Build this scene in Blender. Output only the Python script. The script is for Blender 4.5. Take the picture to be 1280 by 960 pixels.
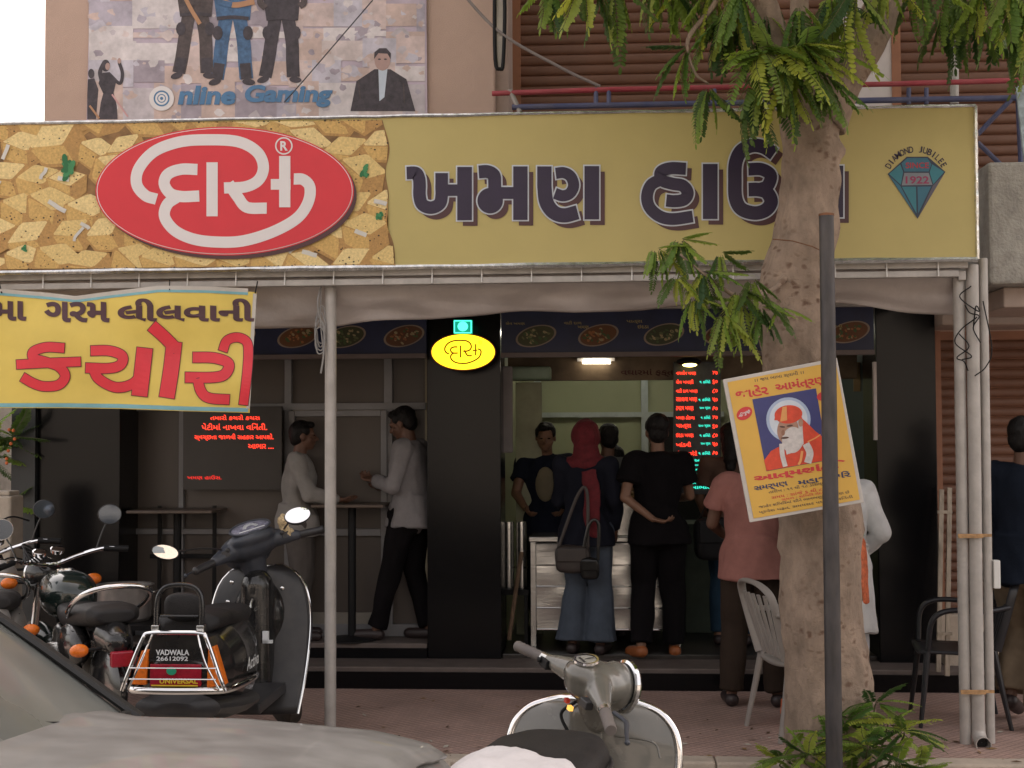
import bpy, bmesh, math, random
from math import sin, cos, tan, pi, radians, sqrt, atan2, floor
from mathutils import Vector as V, Matrix, noise, Quaternion
R = random.Random(7)
for o in list(bpy.data.objects): bpy.data.objects.remove(o)
SC = bpy.context.scene
COL = SC.collection

# ------------------------------------------------------------------ camera
F, CX, CY = 1700.0, 640.0, 480.0          # focal length in photo pixels
YAW, PITCH, ROLL = radians(3.5), radians(2.19), radians(-0.25)
CAM = V((0, 0, 1.65))
ROT = Matrix.Rotation(YAW, 3, 'Z') @ Matrix.Rotation(radians(90) + PITCH, 3, 'X') @ Matrix.Rotation(ROLL, 3, 'Z')
cd = bpy.data.cameras.new('camera'); cam = bpy.data.objects.new('camera', cd); COL.objects.link(cam)
cam.matrix_world = Matrix.Translation(CAM) @ ROT.to_4x4()
cd.sensor_width = 36; cd.lens = F / 1280 * 36; cd.clip_end = 3000; cd.clip_start = 0.05
SC.camera = cam

# ------------------------------------------------------------------ sky, sun, exposure
SUN_EL, SUN_ROT = radians(48), radians(20)
w = bpy.data.worlds.new('World'); SC.world = w; w.use_nodes = True
nt = w.node_tree; nt.nodes.clear()
out = nt.nodes.new('ShaderNodeOutputWorld'); bg = nt.nodes.new('ShaderNodeBackground')
sky = nt.nodes.new('ShaderNodeTexSky'); sky.sky_type = 'NISHITA'; sky.sun_disc = False
sky.sun_elevation = SUN_EL; sky.sun_rotation = SUN_ROT; sky.air_density = 1.2; sky.dust_density = 5.0; sky.ozone_density = 0.6
hs = nt.nodes.new('ShaderNodeHueSaturation'); hs.inputs['Saturation'].default_value = 0.3
hs.inputs['Value'].default_value = 1.25
nt.links.new(sky.outputs[0], hs.inputs['Color']); wm = nt.nodes.new('ShaderNodeMix'); wm.data_type = 'RGBA'; wm.blend_type = 'MULTIPLY'; wm.inputs[0].default_value = 1
wm.inputs[7].default_value = (1.10, .985, .90, 1)          # dusty warm haze of the town sky
nt.links.new(hs.outputs[0], wm.inputs[6]); nt.links.new(wm.outputs[2], bg.inputs[0])
bg.inputs[1].default_value = 0.15
nt.links.new(bg.outputs[0], out.inputs[0])
sl = bpy.data.lights.new('sun', 'SUN'); sl.energy = 3.0; sl.angle = radians(1); sl.color = (1.0, 0.93, 0.84)
sun = bpy.data.objects.new('sun', sl); COL.objects.link(sun)
# the sky's sun_rotation turns clockwise from +Y; the lamp is pointed from the same direction
sd = V((sin(SUN_ROT) * cos(SUN_EL), cos(SUN_ROT) * cos(SUN_EL), sin(SUN_EL)))
sun.rotation_euler = sd.to_track_quat('Z', 'Y').to_euler(); sun.location = sd * 30
SC.view_settings.view_transform = 'Standard'; SC.view_settings.look = 'None'
SC.view_settings.exposure = 1.3; SC.view_settings.gamma = 1; SC.view_settings.use_curve_mapping = False
SC.cycles.max_bounces = 6; SC.cycles.diffuse_bounces = 3; SC.cycles.glossy_bounces = 3
SC.cycles.transmission_bounces = 4; SC.cycles.transparent_max_bounces = 6

def ray(px, py): return ROT @ V(((px - CX) / F, -(py - CY) / F, -1.0))
def P(px, py, Y):
    d = ray(px, py); return CAM + d * ((Y - CAM.y) / d.y)
def G(px, py, z=0.0):
    d = ray(px, py); return CAM + d * ((z - CAM.z) / d.z)
def PX(px, Y, py=545): return P(px, py, Y).x
def PZ(py, Y, px=640): return P(px, py, Y).z

# ------------------------------------------------------------------ materials
def lin(c):
    return tuple(((x / 255) / 12.92 if x / 255 <= .04045 else ((x / 255 + .055) / 1.055) ** 2.4) for x in c)
MATS = {}
def mat(name, col, rough=.6, metal=0, var=.12, scale=6, bump=0, bscale=60, emit=None, estr=0, dust=0, dustcol=(.36, .31, .26),
        alpha=1, coat=0, trans=0, spec=.5, stretch=None, obj=True, sub=0, dmin=.45):
    if name in MATS: return MATS[name]
    m = bpy.data.materials.new(name); m.use_nodes = True; n = m.node_tree; L = n.links
    b = n.nodes['Principled BSDF']
    b.inputs['Roughness'].default_value = rough; b.inputs['Metallic'].default_value = metal
    b.inputs['Specular IOR Level'].default_value = spec
    b.inputs['Coat Weight'].default_value = coat; b.inputs['Transmission Weight'].default_value = trans
    b.inputs['Alpha'].default_value = alpha
    tc = n.nodes.new('ShaderNodeTexCoord'); mp = n.nodes.new('ShaderNodeMapping')
    L.new(tc.outputs['Object'], mp.inputs[0])
    if stretch: mp.inputs['Scale'].default_value = stretch
    nz = n.nodes.new('ShaderNodeTexNoise'); nz.inputs['Scale'].default_value = scale; nz.inputs['Detail'].default_value = 6
    nz.inputs['Roughness'].default_value = .62
    L.new(mp.outputs[0], nz.inputs['Vector'])
    rp = n.nodes.new('ShaderNodeValToRGB'); e = rp.color_ramp.elements
    e[0].position = .3; e[1].position = .7
    c = tuple(col[:3])
    e[0].color = tuple(max(0, x * (1 - var)) for x in c) + (1,); e[1].color = tuple(min(1, x * (1 + var)) for x in c) + (1,)
    L.new(nz.outputs[0], rp.inputs[0]); last = rp.outputs[0]
    if dust:
        n2 = n.nodes.new('ShaderNodeTexNoise'); n2.inputs['Scale'].default_value = scale * 1.7; n2.inputs['Detail'].default_value = 8
        L.new(mp.outputs[0], n2.inputs['Vector'])
        mr = n.nodes.new('ShaderNodeMapRange'); mr.inputs['From Min'].default_value = .35; mr.inputs['From Max'].default_value = .7
        mr.inputs['To Min'].default_value = dust * dmin; mr.inputs['To Max'].default_value = min(1, dust * 1.3)
        L.new(n2.outputs[0], mr.inputs[0])
        mx = n.nodes.new('ShaderNodeMix'); mx.data_type = 'RGBA'
        L.new(mr.outputs[0], mx.inputs[0]); L.new(last, mx.inputs[6]); mx.inputs[7].default_value = tuple(dustcol) + (1,)
        last = mx.outputs[2]
        mr2 = n.nodes.new('ShaderNodeMath'); mr2.operation = 'MULTIPLY_ADD'; mr2.inputs[1].default_value = .75 - rough if rough < .75 else 0; mr2.inputs[2].default_value = rough
        L.new(mr.outputs[0], mr2.inputs[0]); L.new(mr2.outputs[0], b.inputs['Roughness'])
    L.new(last, b.inputs['Base Color'])
    if bump:
        n3 = n.nodes.new('ShaderNodeTexNoise'); n3.inputs['Scale'].default_value = bscale; n3.inputs['Detail'].default_value = 5
        L.new(mp.outputs[0], n3.inputs['Vector'])
        bp = n.nodes.new('ShaderNodeBump'); bp.inputs['Strength'].default_value = bump; bp.inputs['Distance'].default_value = .01
        L.new(n3.outputs[0], bp.inputs['Height']); L.new(bp.outputs[0], b.inputs['Normal'])
    if emit:
        b.inputs['Emission Color'].default_value = tuple(emit) + (1,); b.inputs['Emission Strength'].default_value = estr
    if sub: b.inputs['Subsurface Weight'].default_value = sub
    MATS[name] = m; return m

def leafmat(name, col, tr=.35):
    m = bpy.data.materials.new(name); m.use_nodes = True; n = m.node_tree; L = n.links
    b = n.nodes['Principled BSDF']; b.inputs['Roughness'].default_value = .5
    oi = n.nodes.new('ShaderNodeObjectInfo'); tc = n.nodes.new('ShaderNodeTexCoord'); nz = n.nodes.new('ShaderNodeTexNoise')
    nz.inputs['Scale'].default_value = 5; L.new(tc.outputs['Object'], nz.inputs['Vector'])
    ad = n.nodes.new('ShaderNodeMath'); ad.operation = 'MULTIPLY_ADD'; ad.inputs[1].default_value = .6; L.new(oi.outputs['Random'], ad.inputs[0])
    sb = n.nodes.new('ShaderNodeMath'); sb.operation = 'MULTIPLY'; sb.inputs[1].default_value = .45; L.new(nz.outputs[0], sb.inputs[0]); L.new(sb.outputs[0], ad.inputs[2])
    rp = n.nodes.new('ShaderNodeValToRGB'); e = rp.color_ramp.elements
    e[0].color = (col[0] * .55, col[1] * .7, col[2] * .9, 1); e[0].position = .15
    e[1].color = (col[0] * 1.7, col[1] * 1.35, col[2] * .9, 1); e[1].position = .9
    L.new(ad.outputs[0], rp.inputs[0]); L.new(rp.outputs[0], b.inputs['Base Color'])
    t = n.nodes.new('ShaderNodeBsdfTranslucent'); L.new(rp.outputs[0], t.inputs[0])
    mx = n.nodes.new('ShaderNodeMixShader'); mx.inputs[0].default_value = tr
    L.new(b.outputs[0], mx.inputs[1]); L.new(t.outputs[0], mx.inputs[2]); L.new(mx.outputs[0], n.nodes['Material Output'].inputs[0])
    MATS[name] = m; return m

# ------------------------------------------------------------------ mesh builder
def cr(pts, n=8, closed=False):
    pts = [V(p) for p in pts]
    if len(pts) < 3: return pts
    res = []; N = len(pts)
    rng = range(N) if closed else range(N - 1)
    for i in rng:
        p1, p2 = pts[i], pts[(i + 1) % N]
        p0 = pts[i - 1] if (closed or i > 0) else p1 * 2 - p2
        p3 = pts[(i + 2) % N] if (closed or i < N - 2) else p2 * 2 - p1
        for k in range(n):
            t = k / n; t2 = t * t; t3 = t2 * t
            res.append(0.5 * ((2 * p1) + (p2 - p0) * t + (2 * p0 - 5 * p1 + 4 * p2 - p3) * t2 + (3 * p1 - p0 - 3 * p2 + p3) * t3))
    if not closed: res.append(pts[-1])
    return res
def lerp(a, b, t): return a + (b - a) * t
def interp(tab, x):
    if x <= tab[0][0]: return tab[0][1]
    for (a, p), (b, q) in zip(tab, tab[1:]):
        if x <= b: return lerp(p, q, (x - a) / (b - a))
    return tab[-1][1]

class MB:
    def __init__(s): s.v = []; s.f = []; s.mi = []
    def add(s, vs, fs, mi=0):
        o = len(s.v); s.v += [tuple(x) for x in vs]; s.f += [tuple(i + o for i in f) for f in fs]; s.mi += [mi] * len(fs); return s
    def box(s, x0, x1, y0, y1, z0, z1, mi=0, M=None):
        vs = [V((x, y, z)) for z in (z0, z1) for y in (y0, y1) for x in (x0, x1)]
        if M is not None: vs = [M @ v for v in vs]
        return s.add(vs, [(0, 2, 3, 1), (4, 5, 7, 6), (0, 1, 5, 4), (2, 6, 7, 3), (0, 4, 6, 2), (1, 3, 7, 5)], mi)
    def bar(s, a, b, w, h, mi=0, up=(0, 0, 1)):
        a, b = V(a), V(b); d = (b - a).normalized(); u = V(up)
        if abs(d.dot(u)) > .95: u = V((0, 1, 0))
        x = d.cross(u).normalized(); y = x.cross(d)
        vs = [p + x * (i * w / 2) + y * (j * h / 2) for p in (a, b) for j in (-1, 1) for i in (-1, 1)]
        return s.add(vs, [(0, 2, 3, 1), (4, 5, 7, 6), (0, 1, 5, 4), (2, 6, 7, 3), (0, 4, 6, 2), (1, 3, 7, 5)], mi)
    def loft(s, rings, cap=True, closed=False, mi=0, open_ring=False):
        n = len(rings[0]); vs = [v for r in rings for v in r]; fs = []
        m = len(rings)
        for i in range(m if closed else m - 1):
            a, b = i * n, ((i + 1) % m) * n
            for j in range(n - 1 if open_ring else n):
                k = (j + 1) % n; fs.append((a + j, a + k, b + k, b + j))
        if cap and not closed and not open_ring: fs += [tuple(range(n))[::-1], tuple(range((m - 1) * n, m * n))]
        return s.add(vs, fs, mi)
    def tube(s, path, r, n=10, cap=True, closed=False, mi=0, ratio=1, side=None):
        path = [V(p) for p in path]; m = len(path)
        rs = r if isinstance(r, (list, tuple)) else [r] * m
        if len(rs) != m: rs = [interp([(i / (len(rs) - 1), q) for i, q in enumerate(rs)], k / (m - 1)) for k in range(m)]
        rings = []; prev = None
        for i, p in enumerate(path):
            if closed: t = path[(i + 1) % m] - path[i - 1]
            else: t = path[min(i + 1, m - 1)] - path[max(i - 1, 0)]
            t = t.normalized() if t.length > 1e-9 else V((0, 0, 1))
            if side is not None: x = (V(side) - t * t.dot(V(side))).normalized()
            elif prev is None:
                u = V((0, 0, 1)) if abs(t.z) < .9 else V((0, 1, 0)); x = t.cross(u).normalized()
            else: x = (prev - t * t.dot(prev)).normalized()
            prev = x; y = t.cross(x)
            rings.append([p + x * (cos(2 * pi * k / n) * rs[i]) + y * (sin(2 * pi * k / n) * rs[i] * ratio) for k in range(n)])
        return s.loft(rings, cap, closed, mi)
    def lathe(s, prof, c=(0, 0, 0), axis=(0, 0, 1), n=20, mi=0, cap=True):
        c = V(c); q = V(axis).normalized().to_track_quat('Z', 'Y')
        rings = [[c + q @ V((max(r, 1e-4) * cos(2 * pi * k / n), max(r, 1e-4) * sin(2 * pi * k / n), z)) for k in range(n)] for r, z in prof]
        return s.loft(rings, cap, False, mi)
    def ell(s, c, r, nu=16, nv=10, mi=0, M=None, e=1.0):
        c = V(c); rings = []
        def sp(x): return math.copysign(abs(x) ** e, x)
        for i in range(nv + 1):
            a = -pi / 2 + pi * i / nv; a = max(-pi / 2 + .02, min(pi / 2 - .02, a))
            ring = []
            for k in range(nu):
                t = 2 * pi * k / nu
                p = V((r[0] * sp(cos(a)) * sp(cos(t)), r[1] * sp(cos(a)) * sp(sin(t)), r[2] * sp(sin(a))))
                if M is not None: p = M @ p
                ring.append(c + p)
            rings.append(ring)
        return s.loft(rings, True, False, mi)
    def cap(s, a, b, r0, r1=None, n=12, mi=0):
        # capsule with round ends
        a, b = V(a), V(b); r1 = r0 if r1 is None else r1; d = (b - a); L = d.length
        if L < 1e-6: return s.ell(a, (r0,) * 3, n, 8, mi)
        d /= L; path = []; rs = []
        for t in (0.05, .35, .65, .9): path.append(a - d * r0 * cos(t * pi / 2)); rs.append(r0 * sin(t * pi / 2))
        path += [a, b]; rs += [r0, r1]
        for t in (.9, .65, .35, .05): path.append(b + d * r1 * cos(t * pi / 2)); rs.append(r1 * sin(t * pi / 2))
        u = V((0, 0, 1)) if abs(d.z) < .9 else V((0, 1, 0)); x = d.cross(u).normalized(); y = d.cross(x)
        return s.loft([[p + x * (cos(2 * pi * k / n) * q) + y * (sin(2 * pi * k / n) * q) for k in range(n)] for p, q in zip(path, rs)], True, False, mi)
    # flat drawing: mapf(px, py, lift) -> world
    def ribbon(s, pts, wd, mapf, lift=0, mi=0, smooth=True, n=7, closed=False):
        if smooth and len(pts) > 2: pts = cr([(p[0], p[1], 0) for p in pts], n, closed)
        pts = [V((p[0], p[1])) for p in pts]; m = len(pts); rows = []
        if not closed and m == 2: pts = [pts[0], pts[0].lerp(pts[1], .5), pts[1]]; m = 3
        for i, p in enumerate(pts):
            t = (pts[(i + 1) % m] - pts[i - 1]) if closed else (pts[min(i + 1, m - 1)] - pts[max(i - 1, 0)])
            t = t.normalized(); nn = V((-t.y, t.x)) * wd / 2
            rows.append([mapf(*(p + nn), lift), mapf(*(p - nn), lift)])
        return s.loft(rows, False, closed, mi, open_ring=True)
    def poly(s, pts, mapf, lift=0, mi=0):
        return s.add([mapf(p[0], p[1], lift) for p in pts], [tuple(range(len(pts)))], mi)
    def disc(s, c, rx, ry, mapf, lift=0, mi=0, n=40, ang=0, inner=None):
        ca, sa = cos(ang), sin(ang)
        o = [(c[0] + rx * cos(t) * ca - ry * sin(t) * sa, c[1] + rx * cos(t) * sa + ry * sin(t) * ca) for t in [2 * pi * k / n for k in range(n)]]
        if inner:
            i_ = [(c[0] + (p[0] - c[0]) * inner, c[1] + (p[1] - c[1]) * inner) for p in o]
            return s.loft([[mapf(*p, lift) for p in o], [mapf(*p, lift) for p in i_]], False, False, mi)
        return s.poly(o, mapf, lift, mi)
    def text(s, body, x0, y0, x1, y1, mapf, lift=0, mi=0, off=0.0, shear=0, rot=0, keep=False):
        vs, fs, bb = textgeo(body, off)
        bw, bh = bb[2] - bb[0], bb[3] - bb[1]
        sx, sy = (x1 - x0) / bw, (y1 - y0) / bh
        if keep: sx = sy
        ca, sa = cos(rot), sin(rot); cx, cy = (x0 + x1) / 2, (y0 + y1) / 2; r = []
        for (a, b) in vs:
            x = x0 + (a - bb[0]) * sx + shear * (b - bb[1]) * sy; y = y1 - (b - bb[1]) * sy
            x, y = cx + (x - cx) * ca - (y - cy) * sa, cy + (x - cx) * sa + (y - cy) * ca
            r.append(mapf(x, y, lift))
        return s.add(r, fs, mi)
    def build(s, name, mats, parent=None, smooth=35, bevel=0, kind=None, origin=None, wn=False):
        me = bpy.data.meshes.new(name); org = V(origin) if origin is not None else V((0, 0, 0))
        me.from_pydata([tuple(V(v) - org) for v in s.v], [], s.f)
        if not isinstance(mats, (list, tuple)): mats = [mats]
        for m in mats: me.materials.append(m)
        if len(mats) > 1: me.polygons.foreach_set('material_index', s.mi)
        me.update()
        bm = bmesh.new(); bm.from_mesh(me); bmesh.ops.recalc_face_normals(bm, faces=bm.faces); bm.to_mesh(me); bm.free()
        if smooth:
            me.shade_smooth()
            if smooth < 180: me.set_sharp_from_angle(angle=radians(smooth))
        o = bpy.data.objects.new(name, me); COL.objects.link(o); o.location = org
        if parent is not None: o.parent = parent
        if bevel:
            md = o.modifiers.new('bevel', 'BEVEL'); md.width = bevel; md.segments = 2; md.limit_method = 'ANGLE'; md.angle_limit = radians(40)
        if kind: o['kind'] = kind
        return o
_tg = {}
def textgeo(body, off):
    k = (body, off)
    if k in _tg: return _tg[k]
    c = bpy.data.curves.new('t', 'FONT'); c.body = body; c.size = 1; c.offset = off; c.resolution_u = 4
    o = bpy.data.objects.new('t', c); COL.objects.link(o)
    dg = bpy.context.evaluated_depsgraph_get(); me = bpy.data.meshes.new_from_object(o.evaluated_get(dg))
    vs = [(v.co.x, v.co.y) for v in me.vertices]; fs = [tuple(p.vertices) for p in me.polygons]
    bpy.data.objects.remove(o); bpy.data.curves.remove(c); bpy.data.meshes.remove(me)
    bb = (min(v[0] for v in vs), min(v[1] for v in vs), max(v[0] for v in vs), max(v[1] for v in vs))
    _tg[k] = (vs, fs, bb); return _tg[k]
def plane(Y): return lambda x, y, l: P(x, y, Y - l)

def tag(o, label=None, cat=None, group=None, kind=None):
    if label: o['label'] = label
    if cat: o['category'] = cat
    if group: o['group'] = group
    if kind: o['kind'] = kind
    return o
def thing(name, label, cat, loc=(0, 0, 0), rz=0, group=None, M=None):
    o = bpy.data.objects.new(name, None); COL.objects.link(o); o.empty_display_size = .1
    if M is not None: o.matrix_world = M
    else: o.location = loc; o.rotation_euler = (0, 0, rz)
    return tag(o, label, cat, group)
def copy_tree(o, parent=None):
    c = o.copy(); COL.objects.link(c)
    if parent is not None: c.parent = parent
    for ch in list(o.children): copy_tree(ch, c)
    return c
_tmp = [None]
class Solid:
    def __init__(s, me): s.me = me
    def build(s, name, mats, parent=None, smooth=180, kind=None, **k):
        me = s.me; me.name = name; me.materials.append(mats); me.shade_smooth()
        o = bpy.data.objects.new(name, me); COL.objects.link(o)
        if parent is not None: o.parent = parent
        if kind: o['kind'] = kind
        return o
def remesh(mb, vox, smooth=2, wr=0, wrs=12):
    """fuse the builder's solids into one continuous surface"""
    if _tmp[0] is None: _tmp[0] = bpy.data.scenes.new('tmp')
    ts = _tmp[0]
    me0 = bpy.data.meshes.new('tmp'); me0.from_pydata(mb.v, [], mb.f); me0.update()
    o = bpy.data.objects.new('tmp', me0); ts.collection.objects.link(o)
    md = o.modifiers.new('r', 'REMESH'); md.mode = 'VOXEL'; md.voxel_size = vox
    if smooth:
        sm = o.modifiers.new('s', 'SMOOTH'); sm.iterations = smooth; sm.factor = .5
    vl = ts.view_layers[0]; vl.update(); dg = vl.depsgraph
    me = bpy.data.meshes.new_from_object(o.evaluated_get(dg))
    bpy.data.objects.remove(o); bpy.data.meshes.remove(me0); me.materials.clear()
    if wr:
        import numpy as np
        nv = len(me.vertices); co = np.empty(nv * 3, 'f'); me.vertices.foreach_get('co', co); co = co.reshape(-1, 3)
        no = np.empty(nv * 3, 'f'); me.vertices.foreach_get('normal', no); no = no.reshape(-1, 3)
        x, y, z = co[:, 0] * wrs, co[:, 1] * wrs, co[:, 2] * wrs * .5
        ph = (co[:, 0].mean() + co[:, 2].mean()) * 7
        kk = (np.sin(x * 1.7 + 2.1 * np.sin(z * 1.3 + y) + ph) * np.sin(y * 1.9 + 1.7 * np.sin(z * 1.9 - x)) + .6 * np.sin(z * 2.9 + 2.3 * np.sin(x * 1.1 + y * 1.6)) + .4 * np.sin(x * 3.9 + z * 3.1 + 2 * np.sin(y * 2.7 + z)) * np.sin(y * 4.3 - z * 2.2)) * .6
        co = co + no * (kk * wr)[:, None]
        me.vertices.foreach_set('co', co.astype('f').ravel()); me.update()
    return Solid(me)
# ================================================================== SETTING
ROAD = -0.14
m_road = mat('asphalt', (.075, .07, .065), .9, var=.25, scale=3, bump=.5, bscale=120, dust=.35)
m_tile = mat('pavement_tile', (.43, .29, .245), .8, var=.2, scale=2.2, bump=0, dust=.2, dustcol=(.38, .29, .24))
m_kerb = mat('kerb_plaster', (.50, .42, .34), .85, var=.2, scale=4, bump=.5, bscale=60, dust=.25)
m_granite = mat('black_granite', (.004, .004, .005), .2, var=.6, scale=60, spec=.25)
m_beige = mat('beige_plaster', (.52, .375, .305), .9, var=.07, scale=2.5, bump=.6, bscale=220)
m_conc = mat('rough_concrete', (.36, .35, .32), .95, var=.3, scale=9, bump=.9, bscale=60, dust=.2)
m_dkmetal = mat('dark_metal', (.05, .05, .055), .5, .3, bump=.1)
m_alu = mat('aluminium_frame', (.33, .33, .35), .45, .6, var=.08)
m_steel = mat('brushed_steel', (.62, .62, .60), .27, 1, var=.06, bump=.12, bscale=7, stretch=(1, 1, 6))
m_galv = mat('grey_painted_pipe', (.42, .40, .38), .45, .15, var=.16, scale=9, bump=.1, dust=.15)
m_step = mat('step_stone', (.12, .095, .085), .6, var=.2, scale=8, bump=.1)
m_black = mat('matt_black', (.008, .008, .009), .55, var=.3, spec=.25)
m_rubber = mat('rubber', (.018, .018, .018), .8, var=.3, dust=.18)
m_chrome = mat('chrome', (.75, .75, .76), .08, 1, var=.03)
m_rust = mat('rust_brown', (.16, .07, .035), .85, var=.35, scale=14)
m_white = mat('white_paint', (.72, .71, .69), .6, var=.06)

# pavement tile pattern: small diagonal studs
n = m_tile.node_tree; L = n.links
tc = n.nodes.new('ShaderNodeTexCoord'); mp = n.nodes.new('ShaderNodeMapping'); mp.inputs['Rotation'].default_value[2] = radians(45)
L.new(tc.outputs['Object'], mp.inputs[0])
bk = n.nodes.new('ShaderNodeTexBrick'); bk.offset = 0; bk.inputs['Scale'].default_value = 1
bk.inputs['Brick Width'].default_value = .042; bk.inputs['Row Height'].default_value = .042; bk.inputs['Mortar Size'].default_value = .006
bk.inputs['Mortar Smooth'].default_value = .6
bk.inputs['Color1'].default_value = (1, .97, .95, 1); bk.inputs['Color2'].default_value = (.86, .86, .88, 1); bk.inputs['Mortar'].default_value = (.62, .6, .6, 1)
L.new(mp.outputs[0], bk.inputs['Vector'])
b = n.nodes['Principled BSDF']; src = b.inputs['Base Color'].links[0].from_socket
mx = n.nodes.new('ShaderNodeMix'); mx.data_type = 'RGBA'; mx.blend_type = 'MULTIPLY'; mx.inputs[0].default_value = 1
L.new(src, mx.inputs[6]); L.new(bk.outputs[0], mx.inputs[7]); L.new(mx.outputs[2], b.inputs['Base Color'])
bp = n.nodes.new('ShaderNodeBump'); bp.inputs['Strength'].default_value = .35; bp.inputs['Distance'].default_value = .006; bp.invert = True
L.new(bk.outputs['Fac'], bp.inputs['Height']); L.new(bp.outputs[0], b.inputs['Normal'])

YK = 6.98
# ground sheet to the horizon, split as a road surface in front of the kerb
MB().add([(-600, -600, ROAD), (600, -600, ROAD), (600, 900, ROAD), (-600, 900, ROAD)], [(0, 1, 2, 3)]).build('road', m_road, kind='structure', smooth=0)
MB().box(-30, 30, YK + .15, 9.35, -.3, 0).build('pavement', m_tile, kind='structure', smooth=0)
kb = tag(bpy.data.objects.new('kerb', None), kind='structure'); COL.objects.link(kb)
ks = None
x = -12.0
while x < 12:
    o = MB().box(0, .895, 0, .145, -.2, .002 + R.uniform(-.003, .003)).build('kerb_stone', m_kerb, kb, bevel=.012, smooth=0); o.location = (x, YK + R.uniform(-.003, .003), 0); x += .9
# steps and shop floor
Y1, Y2, YG = 8.92, 9.27, 9.62
Z1, Z2, ZE = .14, .24, .17
xl, xp0, xp1, xr = PX(-40, 9.3), PX(534, 9.27), PX(626, 9.27), PX(1172, 9.27)
MB().box(xl - 3, xr + 3, Y1, 9.9, -.1, Z1).build('step', m_step, kind='structure', bevel=.008, smooth=0)
MB().box(xl - 3, xr + 3, Y1 - .02, Y1 + .05, -.02, Z1 - .03).build('step_riser', m_granite, kind='structure', smooth=0)
MB().box(PX(150, 9.3), xp0 - .003, Y2, 9.9, 0, Z2).build('upper_step', m_step, kind='structure', bevel=.006, smooth=0)
MB().box(PX(150, 9.3), xp0 - .003, Y2 - .018, Y2 + .05, .142, Z2 - .03).build('step_riser', m_granite, kind='structure', smooth=0)
m_floor = mat('shop_floor', (.03, .025, .022), .35, var=.3, scale=10)
MB().box(xp1 + .003, PX(1096, 9.2), Y2 + .02, 13.2, .1, ZE).build('shop_floor', m_floor, kind='structure', bevel=.006, smooth=0)

# ---------------- the shop building (one thing, many parts)
def child(mb, name, mats, par, **k):
    # world-coordinate geometry hung under a parent
    o = mb.build(name, mats, **k); o.parent = par; o.matrix_parent_inverse = par.matrix_basis.inverted(); return o
bld = thing('shop_building', 'beige plastered building with brown roller shutters upstairs and black granite shop pillars', 'building', (0, 9.3, 0))
def bpart(mb, name, mats, **k):
    return child(mb, name, mats, bld, **k)
YB = 8.75                                   # face of the upper storey
ZB = 2.66
# upper wall left of the shutters
xw0, xw1 = PX(55, YB, 100), PX(618, YB, 60)
bpart(MB().box(xw0, xw1, YB, 13.5, ZB, 13), 'wall', m_beige, smooth=0, bevel=.01)  # carried up high out of view so the building shades the street
bpart(MB().box(PX(60, YB, 60), 7, YB + .4, 13.5, 12.8, 13.0), 'roof_slab', m_beige, smooth=0)
bpart(MB().box(PX(20, 9.3, 700), 12, 13.5, 13.7, -.1, 13), 'rear_wall', mat('rear_wall', (.3, .27, .2), .9), smooth=0)
# floor slab over the shop
bpart(MB().box(PX(20, 9.3, 700), 6.4, YB + .35, 13.5, ZB - .1, ZB + .25), 'floor_slab', m_beige, smooth=0)
# pillars in black granite
def granite(x0, x1, y0, z0, z1, nm='granite_pillar'):
    return bpart(MB().box(x0, x1, y0, y0 + .45, z0, z1), nm, m_granite, smooth=0, bevel=.006)
granite(xp0, xp1, Y2 - .01, Z1, ZB - .1)
granite(PX(20, 9.25), PX(150, 9.25), 9.25, 0, ZB - .1)
granite(PX(1096, 9.2), PX(1171, 9.2), 9.2, Z1 - .01, ZB - .1)
# pillar skirting of lighter edge
bpart(MB().box(PX(20, 9.25) - .01, PX(44, 9.2), 9.2, 9.248, 0, ZB - .1), 'pillar_edge', mat('slate_edge', (.025, .03, .033), .5, var=.2), smooth=0)
# left shop front: frosted panels in an aluminium frame
m_pan = mat('frosted_panel', (.085, .070, .061), .4, var=.08, scale=2)
def frontX(px, Y=YG): return PX(px, Y)
xs = [152, 228, 361, 486, 533]; zs = [PZ(782, YG), PZ(664, YG), PZ(507, YG), ZB - .12]
for i in range(4):
    for j in range(3):
        if i == 2 and j < 2: continue
        bpart(MB().box(frontX(xs[i]) + .012, frontX(xs[i + 1]) - .012, YG + .01, YG + .025, zs[j] + .01, zs[j + 1] - .01), 'panel', m_pan, smooth=0)
dr = bpart(MB().box(frontX(370), frontX(480), YG - .005, YG + .02, zs[0] + .02, zs[2] - .03), 'shop_door', m_pan, smooth=0)
fr = MB(); m_fr = mat('dull_aluminium', (.21, .21, .22), .5, .3, var=.1)
for X, w_ in ((228, .035), (361, .05), (486, .06)): fr.box(frontX(X) - w_ / 2, frontX(X) + w_ / 2, YG - .03, YG + .03, Z2, ZB - .12)
fr.box(frontX(152), frontX(533), YG - .032, YG + .032, zs[2] - .025, zs[2] + .025)
for a, b_ in ((0, 2), (3, 4)): fr.box(frontX(xs[a]), frontX(xs[b_]), YG - .028, YG + .028, zs[1] - .02, zs[1] + .02)
fr.box(frontX(152), frontX(533), YG - .031, YG + .031, Z2, zs[0] + .01)
bpart(fr, 'window_frame', m_fr, smooth=0, bevel=.003)
df = MB()
for a, b_ in (((366, zs[0]), (366, zs[2] - .03)), ((481, zs[0]), (481, zs[2] - .03))): df.box(frontX(a[0]) - .022, frontX(a[0]) + .022, YG - .045, YG + .01, a[1], b_[1])
df.box(frontX(370), frontX(477), YG - .044, YG + .01, zs[2] - .07, zs[2] - .028); df.box(frontX(370), frontX(477), YG - .043, YG + .01, zs[1] - .03, zs[1] + .02)
child(df, 'door_frame', m_fr, dr, smooth=0, bevel=.003)
df = MB().box(frontX(370), frontX(477), YG - .02, YG - .006, zs[0] + .0, zs[0] + .09); child(df, 'kick_plate', mat('pale_kick', (.24, .22, .19), .5), dr, smooth=0)

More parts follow.
